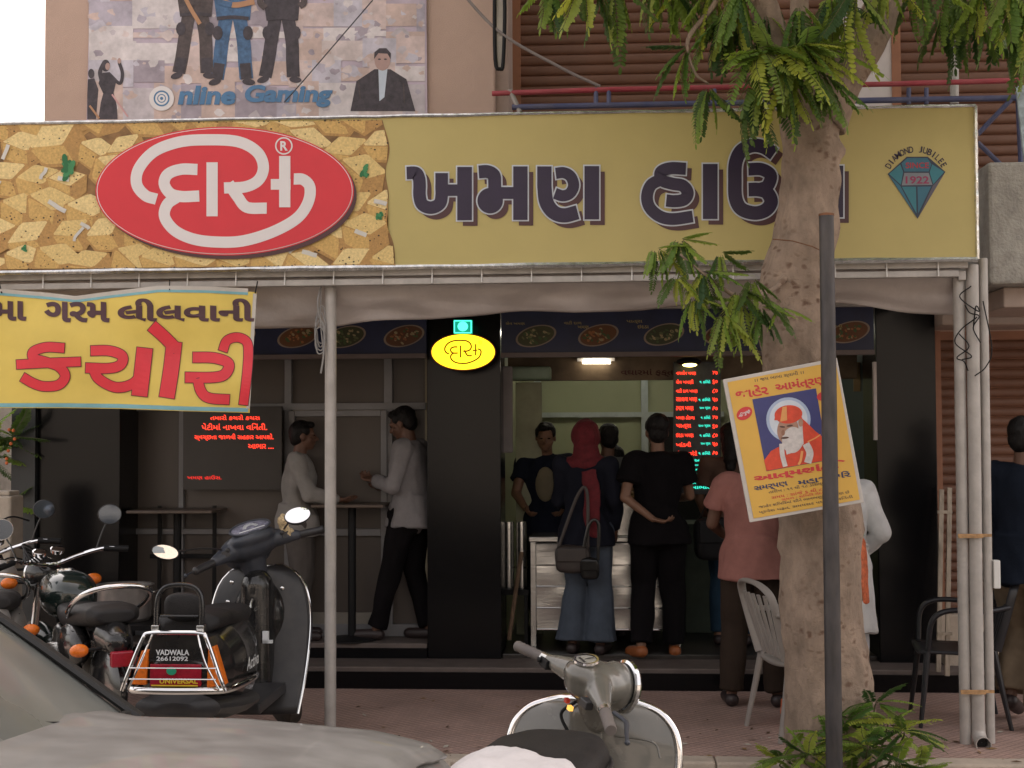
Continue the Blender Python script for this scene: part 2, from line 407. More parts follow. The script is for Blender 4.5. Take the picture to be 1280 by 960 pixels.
# interior: walls, ceiling
m_cream = mat('cream_wall_panel', (.40, .43, .26), .6, var=.08, scale=1.5)
YI = 12.2
bpart(MB().box(PX(630, YI) - .5, PX(1096, 9.3) + .02, YI + .05, YI + .15, 0, ZB - .1), 'inner_wall', m_cream, smooth=0)
bpart(MB().box(xp1 - .12, xp1 - .02, 9.72, YI + .05, 0, ZB - .1), 'inner_wall', m_cream, smooth=0)
bpart(MB().box(PX(1096, 9.3) + .03, PX(1096, 9.3) + .12, 9.66, YI + .05, 0, ZB - .1), 'inner_wall', mat('dark_teal_wall', (.06, .09, .085), .6), smooth=0)
# aluminium grid on the inner wall
g = MB(); m_al2 = mat('pale_aluminium', (.45, .52, .5), .4, .5)
def YZ(py): return PZ(py, YI)
for py in (470, 519): g.box(PX(672, YI), PX(905, YI), YI - .02, YI + .05, YZ(py) - .022, YZ(py) + .022)
for px in (672, 806): g.box(PX(px, YI) - .03, PX(px, YI) + .03, YI - .025, YI + .05, .17, YZ(468))
bpart(g, 'partition_frame', m_al2, smooth=0)
bpart(MB().box(PX(813, YI), PX(900, YI), YI + .0, YI + .045, .17, YZ(522)), 'dark_doorway', mat('doorway_dark', (.015, .015, .014), .9), smooth=0)  # solid near-black panel; the unlit opening is put into its colour
# header band inside, with a faded notice
bpart(MB().box(xp1 + .01, PX(1094, 9.3), 9.9, 9.98, PZ(476, 9.9), PZ(446, 9.9)), 'header_board', mat('header_board', (.14, .10, .06), .7, var=.5, scale=3), smooth=0)
t = MB(); t.text('વઘારમાં ફક્ત', 776, 461, 842, 471, plane(9.895), 0, off=.02); bpart(t, 'lettering', mat('dark_red_print', (.06, .012, .01), .7), smooth=0)

# menu band with oval dishes above the openings
m_navy = mat('navy_print', (.014, .02, .065), .45, var=.2)
band = thing('menu_band', 'dark blue menu board with a row of oval food plates under the awning', 'menu board', (0, 9.15, 2.2))
YM = 9.15
for x0, x1 in ((150, 533), (627, 1094)):
    child(MB().box(PX(x0, YM), PX(x1, YM), YM, YM + .06, PZ(441, YM), ZB - .12), 'board', m_navy, band, smooth=0)
    child(MB().box(PX(x0, YM), PX(x1, YM), YM - .03, YM + .03, PZ(447, YM), PZ(441, YM) - .001), 'bottom_rail', mat('brown_rail', (.13, .10, .095), .5), band, smooth=0)
foods = [(.30, .11, .04), (.16, .16, .06), (.34, .13, .04), (.12, .13, .05)]
for i, (px, py) in enumerate([(214, 420), (294, 421), (372, 421), (432, 421), (505, 420), (670, 420), (748, 419), (830, 418), (905, 417), (985, 417), (1062, 415)]):
    pm = MB(); f_ = plane(YM); pm.disc((px, py), 26, 13, f_, .003, 0, 32, radians(-14), .9); pm.disc((px, py), 23.3, 11.6, f_, .002, 1, 32, radians(-14))
    rr = random.Random(i)
    for k in range(34):
        a = rr.uniform(0, 2 * pi); q = sqrt(rr.random()) * .82; ex, ey = 22 * q * cos(a), 10.5 * q * sin(a)
        c_, s_ = cos(radians(-14)), sin(radians(-14))
        pm.disc((px + ex * c_ - ey * s_, py + ex * s_ + ey * c_), rr.uniform(1.2, 3), rr.uniform(.9, 2), f_, .003 + k * .0002, rr.choice((2, 3, 4)), 7, rr.random())
    fc = foods[i % 4]
    child(pm, 'dish_print', [mat('plate_rim', (.26, .2, .15), .5), mat('dish%d' % (i % 4), [c * .4 for c in fc], .6), mat('dishb%d' % (i % 4), fc, .6), mat('dish_green', (.06, .10, .03), .6), mat('dish_pale', (.35, .28, .14), .6)], band, smooth=0)
t = MB()
for px, py, s_, w_ in ((632, 402, 'સેવ ખમણ', 24), (705, 401, 'વાટી દાળ', 22), (722, 407, 'ખમણ', 14), (783, 400, 'પાત્રા', 20), (797, 406, 'ઇદડા', 14), (1035, 405, 'ખાંડવી', 18)):
    child(MB().text(s_, px, py, px + w_, py + 4.5, plane(YM), .003, off=.02), 'dish_name', mat('dim_yellow_print', (.35, .27, .1), .6), band, smooth=0)

# upper storey: roller shutters with slats
m_sh = mat('brown_shutter', (.15, .060, .032), .5, var=.28, scale=2.2, dust=.2, dustcol=(.17, .11, .08))
m_shf = mat('shutter_guide', (.30, .13, .07), .55)
YS = 9.35
slat_me = {}
def shutter(name, label, px0, px1, z0, z1, Y, pitch, hidden=0, cat='roller shutter'):
    x0, x1 = PX(px0, Y, 300), PX(px1, Y, 300)
    t = thing(name, label, cat, ((x0 + x1) / 2, Y, z0)); wd = x1 - x0
    prof = []
    for k in range(9):
        a = k / 8; prof.append((-.011 * sin(pi * a) ** .8 if 0 < a < 1 else .004, a * pitch * .93))
    mb = MB(); rings = [[(xx, yy, zz) for yy, zz in prof] + [(xx, .012, pitch * .93), (xx, .012, 0)] for xx in (-wd / 2, wd / 2)]
    mb.loft(rings); nn = int((z1 - z0) / pitch); first = None
    for i in range(nn):
        if first is None: o = first = mb.build('slat', m_sh, smooth=30)
        else: o = first.copy(); COL.objects.link(o)
        o.parent = t; o.location = (R.uniform(-.003, .003), R.uniform(-.0015, .0015), i * pitch)
    MB().box(-wd / 2 - .002, wd / 2 + .002, .016, .03, 0, z1 - z0).build('shutter_backing', m_shf, t, smooth=0)
    for s_ in (-1, 1): MB().box(s_ * (wd / 2 + .03) - .03, s_ * (wd / 2 + .03) + .03, -.035, .03, 0, z1 - z0).build('guide_rail', m_shf, t, smooth=0)
    return t
zs0 = PZ(160, YS); 
shutter('roller_shutter', 'wide brown slatted roller shutter upstairs behind the red rail, beside the beige wall', 652, 1040, 3.0, 6.4, YS, .072)
shutter('roller_shutter', 'brown slatted roller shutter upstairs at the right, behind the grey post', 1128, 1310, 2.75, 6.4, YS, .072)
shutter('roller_shutter', 'closed brown roller shutter at street level behind the three grey pipes', 1172, 1420, .46, 2.35, 9.42, .0655)
# reveal beside wall + upper side fills
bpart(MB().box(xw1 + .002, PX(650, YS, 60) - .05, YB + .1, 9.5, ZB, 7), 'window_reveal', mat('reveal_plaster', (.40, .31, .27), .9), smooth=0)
bpart(MB().box(PX(1040, YS, 60), PX(1122, YS, 60), YS - .02, YS + .3, ZB + .3, 7), 'white_pier', mat('whitewash', (.62, .57, .56), .9, var=.06), smooth=0)
bpart(MB().box(PX(640, 9.5), 8, 9.46, 9.6, ZB + .25, 13), 'upper_back_wall', m_beige, smooth=0)
bpart(MB().box(PX(1170, 9.4), 8, 9.44, 9.6, 0, ZB), 'street_wall', m_beige, smooth=0)
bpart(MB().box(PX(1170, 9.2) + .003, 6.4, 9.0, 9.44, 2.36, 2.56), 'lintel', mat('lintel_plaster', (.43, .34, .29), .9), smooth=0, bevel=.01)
bpart(MB().box(PX(1173, 9.2), 6.4, 9.1, 9.5, 0, .25), 'shop_step', m_kerb, smooth=0, bevel=.01)
bpart(MB().box(PX(1173, 9.2), 6.4, 9.25, 9.5, .25, .45), 'shop_step', m_kerb, smooth=0, bevel=.01)
# unseen building row across the street, added to block low sky light
ob = thing('sky_block_building', 'unseen plain grey building row added behind the camera to block low sky light', 'building', (0, -13, ROAD))
MB().box(-26, 26, -8, 0, 0, 7.5).build('wall', mat('grey_plaster', (.30, .27, .24), .9, var=.2), ob, smooth=0)
MB().box(-26.3, 26.3, -8.2, .5, 7.51, 7.8).build('parapet', MATS['grey_plaster'], ob, smooth=0)
for i in range(11):
    for j in range(2): MB().box(-24.4 + i * 4.6, -22.6 + i * 4.6, -.05, .03, 1.0 + j * 3, 2.5 + j * 3).build('window', mat('far_glass', (.05, .06, .07), .1), ob, smooth=0)
# far left: side street wall and gate post, low wall
m_side = mat('old_grey_wall', (.34, .31, .27), .95, var=.3, scale=4, bump=.6)
lw = MB().box(-9, PX(22, 9.6), 10.2, 10.4, ROAD, 2.0).build('compound_wall', m_side, smooth=0); tag(lw, 'old grey compound wall behind the shrub at the far left edge', 'wall')
gp = thing('gate_post', 'pale square stone post with wires at the far left beside the black pillar', 'gate post', (PX(4, 8.6), 8.6, 0))
MB().box(-.1, .1, -.1, .1, 0, PZ(618, 8.6)).build('post', mat('post_stone', (.42, .37, .31), .85, bump=.5), gp, bevel=.015, smooth=0)
MB().box(-.08, .08, -.08, .08, PZ(618, 8.6), PZ(612, 8.6)).build('cap', MATS['post_stone'], gp, bevel=.01, smooth=0)
wr = MB()
for z in (1.12, .93, .86, .72): wr.tube(cr([(-.14, -.11, z), (0, -.125, z - .015), (.11, -.115, z + .03), (.2, -.05, z)], 6), .006, 6)
wr.build('wire', m_black, gp)
# ================================================================== SIGNS
YSG = 7.30
m_olive = mat('olive_yellow_vinyl', (.49, .405, .145), .55, var=.07, scale=1.2, dust=.06, dustcol=(.40, .34, .22))
m_food = mat('print_food_dark', (.26, .14, .05), .6, var=.4, scale=12)
m_red = mat('print_red', (.66, .03, .045), .5, var=.04)
m_pink = mat('print_white', (.74, .70, .70), .5, var=.02)
m_ink = mat('print_indigo', (.022, .012, .04), .5, var=.15)
m_inksh = mat('print_brown_shadow', (.075, .028, .03), .5, var=.1)
m_pale = mat('print_pale_outline', (.56, .60, .66), .5, var=.02)
m_foil = mat('foil_edge', (.72, .72, .70), .22, .9, var=.3, scale=30, bump=.4, bscale=30)
sgn = thing('shop_sign', 'long olive yellow shop signboard with the red oval logo and large dark Gujarati letters', 'signboard', (0, YSG, 2.55))
f7 = plane(YSG)
TL, TR, BR, BL = P(-60, 156, YSG), P(1219, 132, YSG), P(1222, 324, YSG), P(-60, 342, YSG)
def front_board(mb, pts, depth, mi=0):
    k = len(pts); vs = [V(p) for p in pts] + [V(p) + V((0, depth, 0)) for p in pts]
    fs = [tuple(range(k)), tuple(range(2 * k - 1, k - 1, -1))] + [(i, (i + 1) % k, (i + 1) % k + k, i + k) for i in range(k)]
    return mb.add(vs, fs, mi)
child(front_board(MB(), [TL, TR, BR, BL], .11), 'board', m_olive, sgn, smooth=0)
e = MB()
for a, b_, wd in ((TL, TR, .02), (TR, BR, .022), (BR, BL, .03)):
    d = (b_ - a); nseg = 40
    e.tube([a + d * (i / nseg) + V((0, -.004 + R.uniform(-.002, .002), R.uniform(-.002, .002))) for i in range(nseg + 1)], [wd / 2 * R.uniform(.8, 1.15) for _ in range(nseg + 1)], 6)
child(e, 'foil_trim', m_foil, sgn)
# food photograph at the left end of the print
fo = MB(); rr = random.Random(5)
edge = [(478, 150), (487, 185), (482, 215), (486, 245), (482, 275), (492, 305), (494, 334)]
fo.poly([(-58, 158), (478, 147.5)] + [(x, y) for x, y in cr([(a, b_, 0) for a, b_ in edge], 5) for y in [y] for x in [x]] if False else [(-58, 158)] + [(p[0], min(max(p[1], 148), 332)) for p in cr([(a, b_, 0) for a, b_ in edge], 5)] + [(-58, 340)], f7, .002, 0)
def clampf(x, y):
    ex = interp([(b_, a) for a, b_ in edge], y)
    return (min(x, ex - 1), min(max(y, 150 + (480 - x) * .012), 331 + (480 - x) * .012))
def fpoly(pts, lift, mi): fo.poly([clampf(*p) for p in pts], f7, lift, mi)
lf = .0024
cubes = []
for gy in range(6):
    for gx in range(12):
        cubes.append((-45 + gx * 46 + (gy % 2) * 23 + rr.uniform(-10, 10), 150 + gy * 37 + rr.uniform(-8, 8), rr.uniform(29, 41), rr.uniform(-.55, .45)))
for (cx_, cy_, s_, a) in cubes:
    def q(u, v): c_, d_ = cos(a), sin(a); return (cx_ + (u * c_ - v * d_) * s_, cy_ + (u * d_ + v * c_) * s_ * .92)
    def soft(pts):
        pp = []; 
        for i, p in enumerate(pts):
            a0, a1 = pts[i - 1], pts[(i + 1) % len(pts)]
            pp.append((lerp(p[0], a0[0], .09), lerp(p[1], a0[1], .09))); pp.append((lerp(p[0], a1[0], .09), lerp(p[1], a1[1], .09)))
        return [q(u + rr.uniform(-.035, .035), v + rr.uniform(-.035, .035)) for u, v in pp]
    top = [(-.85, -.35), (-.1, -.78), (.82, -.42), (.1, .06)]; lft = [(-.85, -.33), (.1, .08), (.1, .8), (-.75, .38)]; rgt = [(.1, .08), (.82, -.4), (.74, .3), (.1, .8)]
    fpoly([q(u * 1.05, v * 1.05 + .04) for u, v in ((-.85, -.35), (-.1, -.78), (.82, -.42), (.76, .32), (.1, .82), (-.78, .4))], lf, 5); lf += .00002
    for poly_, mi in ((top, rr.choice((2, 2, 3))), (lft, 4), (rgt, 5)):
        fpoly(soft(poly_), lf, mi); lf += .00002
    for k in range(13):
        u, v = rr.uniform(-.6, .6), rr.uniform(-.45, .55); c0 = clampf(*q(u, v)); r_ = rr.uniform(.5, 1.5)
        fo.disc(c0, r_, r_ * .8, f7, lf, 6 if rr.random() < .5 else 1, 6); lf += .000005
for k in range(20):
    x0, y0 = rr.uniform(-20, 470), rr.uniform(180, 330); a = rr.uniform(0, 2.6); l_ = rr.uniform(12, 24)
    pts = [clampf(x0 + cos(a) * l_ * t + rr.uniform(-1.5, 1.5), y0 + sin(a) * l_ * t) for t in (0, .35, .7, 1)]
    if abs(pts[0][0] - pts[-1][0]) + abs(pts[0][1] - pts[-1][1]) > 8: fo.ribbon(pts, rr.uniform(3.5, 6.5), f7, lf, 7); lf += .0001
for (cx_, cy_, s_) in ((83, 210, 14), (456, 215, 9), (474, 270, 7), (30, 310, 6)):
    for k in range(9):
        a = rr.uniform(0, 6.28); q_ = rr.uniform(0, .8) * s_
        fo.disc(clampf(cx_ + cos(a) * q_ * .7, cy_ + sin(a) * q_ * 1.1), s_ * .5, s_ * .26, f7, lf, 8 + (k % 2), 9, rr.uniform(0, 3)); lf += .00004
child(fo, 'food_print', [m_food, mat('print_food_shade', (.33, .18, .06), .6, var=.35, scale=45)] + [mat('print_food_%d' % i, c, .6, var=.22, scale=80) for i, c in enumerate(((.74, .57, .26), (.68, .50, .20), (.58, .37, .12), (.44, .25, .08)))] + [mat('print_food_seed', (.05, .03, .015), .6), mat('print_coconut', (.62, .60, .55), .6), mat('print_herb', (.02, .15, .05), .6), mat('print_herb_pale', (.05, .24, .09), .6)], sgn, smooth=0)
# logo
def das_logo(mapxy, mapf, w=50, lift=0.0, mi=0, mb=None, sc=1.0):
    mb = mb or MB()
    S = [([(340, 352), (290, 335), (252, 285), (262, 215), (330, 140), (440, 98), (560, 88), (700, 96), (785, 140), (815, 205), (795, 265), (735, 297), (640, 302)], w),
         ([(522, 220), (450, 219), (392, 240), (374, 282), (400, 325), (450, 340), (530, 338)], w),
         ([(432, 342), (388, 375), (376, 430), (420, 490), (500, 528), (600, 542), (720, 538), (850, 500), (960, 440), (1012, 370), (1022, 300), (992, 265), (950, 262)], w),
         ([(587, 188), (587, 428)], w), ([(660, 282), (700, 340), (742, 388), (830, 392)], w), ([(910, 160), (910, 388)], w), ([(848, 286), (936, 286)], w * .95)]
    for i, (p, ww) in enumerate(S):
        mb.ribbon([mapxy(*q) for q in p], ww * sc, mapf, lift + i * .00025, mi, smooth=len(p) > 4 or len(p) == 4)
    return mb
z3 = lambda x, y: (100 + x / 3.5556, 150 + y / 3.5556)
LO = .016; lg = MB(); c_ = z3(643, 316)
lg.disc((c_[0] + 4.5, c_[1] + 5), 160.5, 80, f7, LO + .0060, 0, 96); lg.disc(c_, 161.5, 80.5, f7, LO + .0075, 1, 96); lg.disc(c_, 160, 79, f7, LO + .009, 2, 96); lg.disc(c_, 159, 78.2, f7, LO + .0105, 3, 96)
lo = child(lg, 'logo_oval', [m_inksh, m_red, m_pink, m_red], sgn, smooth=0)
l2 = das_logo(z3, f7, 50, LO + .012, 0, sc=1 / 3.5556)
c2 = z3(906, 115); l2.disc(c2, 11, 11, f7, LO + .012, 0, 28, 0, .84); l2.text('R', c2[0] - 4.5, c2[1] - 6, c2[0] + 5, c2[1] + 6, f7, LO + .012, off=.035)
child(l2, 'logo_lettering', m_pink, lo, smooth=0)
# shop name: strokes traced letter by letter
za = lambda x, y: (500 + x / 4.571, 190 + y / 4.571)
zb = lambda x, y: (790 + x / 4.571, 160 + y / 4.571)
LET = [
 (za, [([(38, 120), (90, 120), (108, 150), (112, 190), (112, 250), (128, 300), (178, 318), (226, 296), (238, 250), (238, 200), (238, 120)], 72), ([(240, 218), (345, 218)], 66), ([(369, 85), (369, 390)], 84)], []),
 (za, [([(450, 114), (500, 112), (536, 132), (541, 175), (541, 250), (541, 290)], 74), ([(541, 234), (670, 234)], 68), ([(688, 82), (688, 388)], 82)], [((515, 278), 73)]),
 (za, [([(825, 82), (825, 150), (826, 210), (838, 290), (880, 345), (940, 362), (1015, 344)], 82), ([(890, 122), (935, 118), (975, 140), (992, 190), (972, 235), (930, 250), (885, 236)], 64), ([(1096, 80), (1096, 385)], 84)], []),
 (zb, [([(308, 233), (220, 230), (165, 252), (172, 298), (230, 318), (290, 330), (318, 370), (298, 408), (245, 418), (196, 414)], 70), ([(172, 292), (110, 325), (86, 390), (102, 455), (160, 505), (235, 520), (347, 505)], 68)], []),
 (zb, [([(447, 205), (447, 520)], 84)], []),
 (zb, [([(812, 148), (755, 110), (690, 100), (625, 130), (592, 200), (588, 300), (592, 400), (625, 462), (700, 486), (765, 468), (795, 420), (770, 368), (720, 352), (666, 352)], 78), ([(665, 236), (740, 236), (792, 270), (775, 330), (730, 350)], 72)], []),
 (zb, [([(880, 240), (955, 238), (1000, 285), (965, 340), (905, 350), (960, 415), (1040, 490)], 72), ([(990, 340), (1165, 340)], 66), ([(1166, 215), (1166, 510)], 82)], [])]
for zf, strokes, discs in LET:
    mb = MB(); k = 1 / 4.571
    def grow(p, ex):   # lengthen open ends so the outline also wraps the stroke ends
        a, b_ = V(p[0]), V(p[1]); c, d = V(p[-1]), V(p[-2]); a = a + (a - b_).normalized() * ex; c = c + (c - d).normalized() * ex
        return [tuple(a)] + list(p[1:-1]) + [tuple(c)]
    for pas, (dx, dy, ex, lift, mi) in enumerate(((32, 32, 0, .003, 0), (0, 0, 8, .006, 1), (0, 0, 0, .009, 2))):
        for i, (p, ww) in enumerate(strokes):
            mb.ribbon([zf(x + dx, y + dy) for x, y in grow(p, ex)], (ww + ex * 2) * k, f7, lift + i * .0003, mi, smooth=len(p) > 2)
        for i, (c, r_) in enumerate(discs): mb.disc(zf(c[0] + dx, c[1] + dy), (r_ + ex) * k, (r_ + ex) * k, f7, lift + .001 + i * .0003, mi)
    child(mb, 'letter', [m_inksh, m_pale, m_ink], sgn, smooth=0)
# diamond emblem
z6 = lambda x, y: (1080 + x / 7.387, 160 + y / 7.387)
dm = MB(); D = lambda pts, lift, mi: dm.poly([z6(*p) for p in pts], f7, lift, mi)
D([(218, 425), (395, 265), (590, 265), (752, 405), (495, 838)], .003, 0)
D([(232, 424), (335, 335), (362, 405), (340, 525)], .004, 1); D([(345, 328), (400, 278), (585, 278), (622, 335), (598, 402), (372, 402)], .004, 2)
D([(630, 335), (740, 405), (640, 520), (606, 410)], .004, 1); D([(372, 414), (598, 414), (632, 525), (348, 530)], .004, 3)
D([(232, 440), (335, 533), (482, 815)], .004, 2); D([(350, 542), (480, 542), (485, 790)], .004, 1); D([(494, 542), (620, 540), (500, 790)], .004, 2); D([(636, 532), (740, 425), (508, 810)], .004, 4)
dm.text('SINCE', *z6(385, 318), *z6(600, 372), f7, .006, 5, off=.02); dm.text('1922', *z6(385, 445), *z6(600, 515), f7, .006, 6, off=.02)
child(dm, 'diamond_emblem', [mat('print_dark_blue', (.02, .03, .06), .5), mat('print_teal', (.03, .19, .24), .5), mat('print_blue', (.03, .14, .21), .5), mat('print_grey_blue', (.20, .22, .25), .5), mat('print_slate', (.10, .09, .12), .5), mat('print_dark_red', (.40, .04, .06), .5), mat('print_magenta', (.30, .03, .10), .5)], sgn, smooth=0)
ar = MB(); s_ = 'DIAMOND JUBILEE'
for i, ch in enumerate(s_):
    if ch == ' ': continue
    a = lerp(radians(-66), radians(64), (i + .5) / len(s_)); cx_, cy_, r_ = 1145.5, 226, 39.5
    x, y = cx_ + sin(a) * r_, cy_ - cos(a) * r_ ; wch = 1.6 if ch == 'I' else 7 if ch == 'M' else 4 if ch in 'LJE' else 5.4
    ar = MB(); ar.text(ch, x - wch / 2, y - 4, x + wch / 2, y + 4, f7, .003, 0, off=.015, rot=a); child(ar, 'small_letter', m_ink, sgn, smooth=0)
# steel frame behind the sign and an added roof sheet
cf = thing('canopy_structure', 'grey steel canopy frame with pipe beams that carries the signboard and the cloth awning', 'awning frame', (0, 8, 2.6))
x0, x1 = PX(-60, YSG) - .4, PX(1224, YSG)
zl, zr_ = P(-60, 346, 7.36).z, P(1222, 328, 7.36).z
def beam(a, b_, w_, h_, nm='beam'): return child(MB().bar(a, b_, w_, h_), nm, m_galv, cf, smooth=0, bevel=.004)
beam((x0, 7.37, zl - .01), (x1 - .03, 7.37, zr_ - .01), .05, .04)
beam((x0, 7.36, zl - .065), (x1 - .08, 7.36, zr_ - .06), .045, .035)
pk = MB()
for i in range(22):
    xx = lerp(x0, x1, (i + .3) / 22); zz = lerp(zl, zr_, (i + .3) / 22); pk = MB(); pk.tube([(xx, 7.335, zz + .01), (xx, 7.328, zz - .075)], .004, 6); child(pk, 'hook', m_white, cf)
beam((x0, 9.1, 2.52), (x1, 9.1, 2.52), .05, .05)
for px in (412, 1205): X = PX(px, 7.42); beam((X, 7.4, 2.5), (X, 9.1, 2.5), .04, .05)
sh = child(MB().box(x0, x1 + .02, 7.42, 9.3, 2.60, 2.615), 'shade_roof_sheet', mat('shade_roof_tin', (.18, .16, .15), .6, .3), cf, smooth=0)  # unseen sheet added to block light and keep the shop dark
# poles
def pole(name, label, px, Y, r, zt, zb=0.0, m=m_galv, grp=None, px_top=None, cat='pole'):
    X = PX(px, Y, 800); Xt = PX(px_top, Y, 400) if px_top else X
    t = thing(name, label, cat, (X, Y, zb), group=grp); H = zt - zb
    MB().tube([(0, 0, 0), (0, 0, H * .3), ((Xt - X) * .6, 0, H * .6), (Xt - X, 0, H)], r, 20, cap=False).build('pipe', m, t, smooth=60)
    return t
tp = pole('awning_pole', 'single grey steel pole standing between the black scooter and the street kerb, holding the awning', 413, 7.45, .032, 2.50)
MB().lathe([(.034, 0), (.06, .0), (.06, .008), (.034, .008)], (0, 0, 0)).build('base_flange', m_galv, tp, smooth=30)
wr = MB(); 
for k in range(4):
    wr.tube([V((-.03 + .028 * cos(a) - .02 + R.uniform(-.004, .004), -.03 + .01 * k - .02, 2.18 + .03 * k + (.075 + .01 * k) * sin(a))) for a in [2 * pi * i / 18 for i in range(18)]], .004, 6, closed=True)
wr.tube([(-.045, -.04, 2.5), (-.05, -.045, 2.3), (-.03, -.04, 2.1)], .004, 6)
wr.tube(cr([(-.05, -.04, 2.47), (-.06, -.06, 2.40), (-.055, -.05, 2.32), (-.03, -.04, 2.24), (-.03, -.05, 2.1), (-.045, -.045, 2.0)], 5), .0055, 6)
wr.build('rope_coil', mat('grey_rope', (.28, .27, .26), .8), tp)
a1 = pole('drain_pipe', 'left pipe of the three grey pipes at the right end of the awning', 1205, 7.46, .030, 2.52, px_top=1199, cat='pipe')
a2 = pole('drain_pipe', 'middle and widest grey pipe of three, with its open round elbow end near the ground', 1221, 7.44, .034, 2.56, .06, px_top=1216, cat='pipe')
a3 = pole('drain_pipe', 'right and thinnest pipe of the three grey pipes at the end of the awning', 1236, 7.48, .024, 2.6, px_top=1230, cat='pipe')
el = MB(); el.tube(cr([(0, 0, .05), (0, -.005, .0), (0, -.04, -.03), (0, -.09, -.04)], 5), .036, 20, cap=False, mi=0)
el.lathe([(.036, 0), (.041, 0), (.041, .03), (.036, .03)], (0, -.098, -.041), (0, 1, 0), 24, 0, cap=False)
el.lathe([(.028, 0), (.001, .0)], (0, -.06, -.036), (0, 1, 0), 20, 1, cap=False)
el.build('elbow', [m_galv, m_black], a2)
for py in (669, 863):
    z_ = PZ(py, 7.44, 1215) - .06; st = MB(); st.box(-.10, .075, -.045, -.037, z_ - .006, z_ + .010); st.box(-.1, .03, -.05, -.046, z_ - .012, z_ + .0); st.build('strap', mat('rusty_strap', (.42, .25, .12), .8, var=.4, scale=30), a2)
wr = MB(); rr = random.Random(3)
for k in range(4):
    pts = [(rr.uniform(-.10, .04), rr.uniform(-.06, -.04), 2.0 + .09 * k + rr.uniform(-.05, .05) - .05 * i * (1 if k % 2 else -1)) for i in range(5)]
    wr.tube(cr(pts, 6), .0035, 5)
wr.tube(cr([(.05, -.05, 2.3), (.09, -.055, 2.05), (.06, -.05, 1.95), (.0, -.05, 1.9)], 6), .0035, 5)
wr.build('loose_wire', m_black, a2)
bx = MB().box(.025, .06, -.03, .02, PZ(735, 7.48, 1240), PZ(700, 7.48, 1240)).build('junction_box', m_white, a3, bevel=.004, smooth=0)
# cloth awning
m_cloth = mat('awning_cloth', (.50, .45, .43), .85, var=.12, scale=3, bump=.35, bscale=25, dust=.2)
aw = MB(); NU, NV = 90, 16; rows = []
edge = [(-60, 412), (120, 412), (230, 410), (330, 409), (425, 408), (520, 398), (640, 390), (720, 389), (800, 386), (900, 380), (1050, 381), (1130, 388), (1192, 393)]
for i in range(NU + 1):
    px = lerp(-60, 1192, i / NU); pe = interp(edge, px); row = []
    for j in range(NV + 1):
        t = j / NV; Y = lerp(7.43, 7.62, t); y_ = lerp(lerp(350, 332, (px + 60) / 1250), pe, t ** .85)
        y_ += 2.2 * sin(px * .031 + t * 3) * t * (1 - .3 * t) + 3.0 * noise.noise(V((px * .012, t * 2, 1))) * t
        p = P(px, y_, Y + .035 * noise.noise(V((px * .02, t * 3, 4))) + .02 * sin(px * .05) * t); row.append(p)
    rows.append(row)
aw.loft(rows, False, open_ring=True)
aw = aw.build('cloth_awning', m_cloth, smooth=180); tag(aw, 'sagging grey cloth awning hanging below the long signboard', 'awning')
md = aw.modifiers.new('s', 'SOLIDIFY'); md.thickness = .006
# ---- yellow vinyl banner at left
YBN = 7.18; ban = thing('banner', 'yellow vinyl banner with red Gujarati letters hanging at the left under the signboard', 'banner', (PX(130, YBN), YBN, 2.1))
z4 = lambda x, y: (x / 3.879, 350 + y / 3.879)
def bdy(x, y):
    return .022 * sin(x * .021 + .6) + .016 * noise.noise(V((x * .012, y * .02, 2))) + .010 * sin((x * .6 + y) * .035) + .006 * sin(x * .11) * max(0, (x - 150) / 170)
def bmap(x, y, l): return P(x, y, YBN + bdy(x, y) - l)
top = [(-60, 361), (0, 365), (60, 370), (95, 374), (140, 368), (200, 361), (260, 362), (318, 365)]; bot = [(-60, 506), (0, 510), (80, 510), (150, 511), (230, 514), (313, 516)]
rt = lambda t: lerp(321, 312, t)
rows = []
for i in range(81):
    u = i / 80; r_ = []
    for j in range(31):
        t = j / 30; x = lerp(-60, rt(t), u); r_.append(bmap(x, lerp(interp(top, x), interp(bot, x), t), 0))
    rows.append(r_)
m_by = mat('banner_yellow', (.74, .56, .115), .5, var=.07, scale=3, bump=.2, bscale=12)
o = child(MB().loft(rows, False, open_ring=True), 'vinyl_sheet', m_by, ban, smooth=180)
b2 = MB()
for ed, w_, off_ in ((top, 3.2, 2.5), (bot, 5, -3.5)):
    b2.ribbon([(x, interp(ed, x) + off_) for x in range(-58, 311, 8)], w_, bmap, .003, 0)
b2.ribbon([(x, interp(top, x) - 1.5) for x in range(-58, 315, 8)], 5, bmap, .0025, 1)
b2.ribbon([(rt((y - 365) / 150) - 2.2, y) for y in range(367, 514, 8)], 4.5, bmap, .0035, 1)
child(b2, 'border_print', [mat('print_sky_blue', (.19, .42, .47), .5), mat('banner_hem', (.50, .47, .42), .6)], ban, smooth=0)
KL = [([(312, 330), (225, 326), (162, 348), (165, 380), (225, 398), (285, 420), (316, 465), (285, 508), (215, 516), (160, 500), (108, 470)], 46), ([(80, 410), (230, 402), (391, 396)], 44)], \
     [([(440, 343), (530, 343), (592, 368), (585, 410), (530, 428), (415, 426)], 48), ([(452, 430), (480, 480), (560, 520), (640, 505), (690, 455)], 48), ([(702, 330), (676, 562)], 76)], \
     [([(845, 300), (830, 430), (808, 570)], 74), ([(735, 222), (790, 270), (858, 338)], 58)], \
     [([(935, 375), (1040, 378), (1108, 405), (1092, 455), (1035, 472), (898, 472)], 50), ([(958, 478), (975, 540), (1015, 572), (1112, 580)], 48)], \
     [([(1080, 345), (1100, 295), (1150, 278), (1196, 300), (1204, 360), (1196, 470), (1180, 605)], 44)]
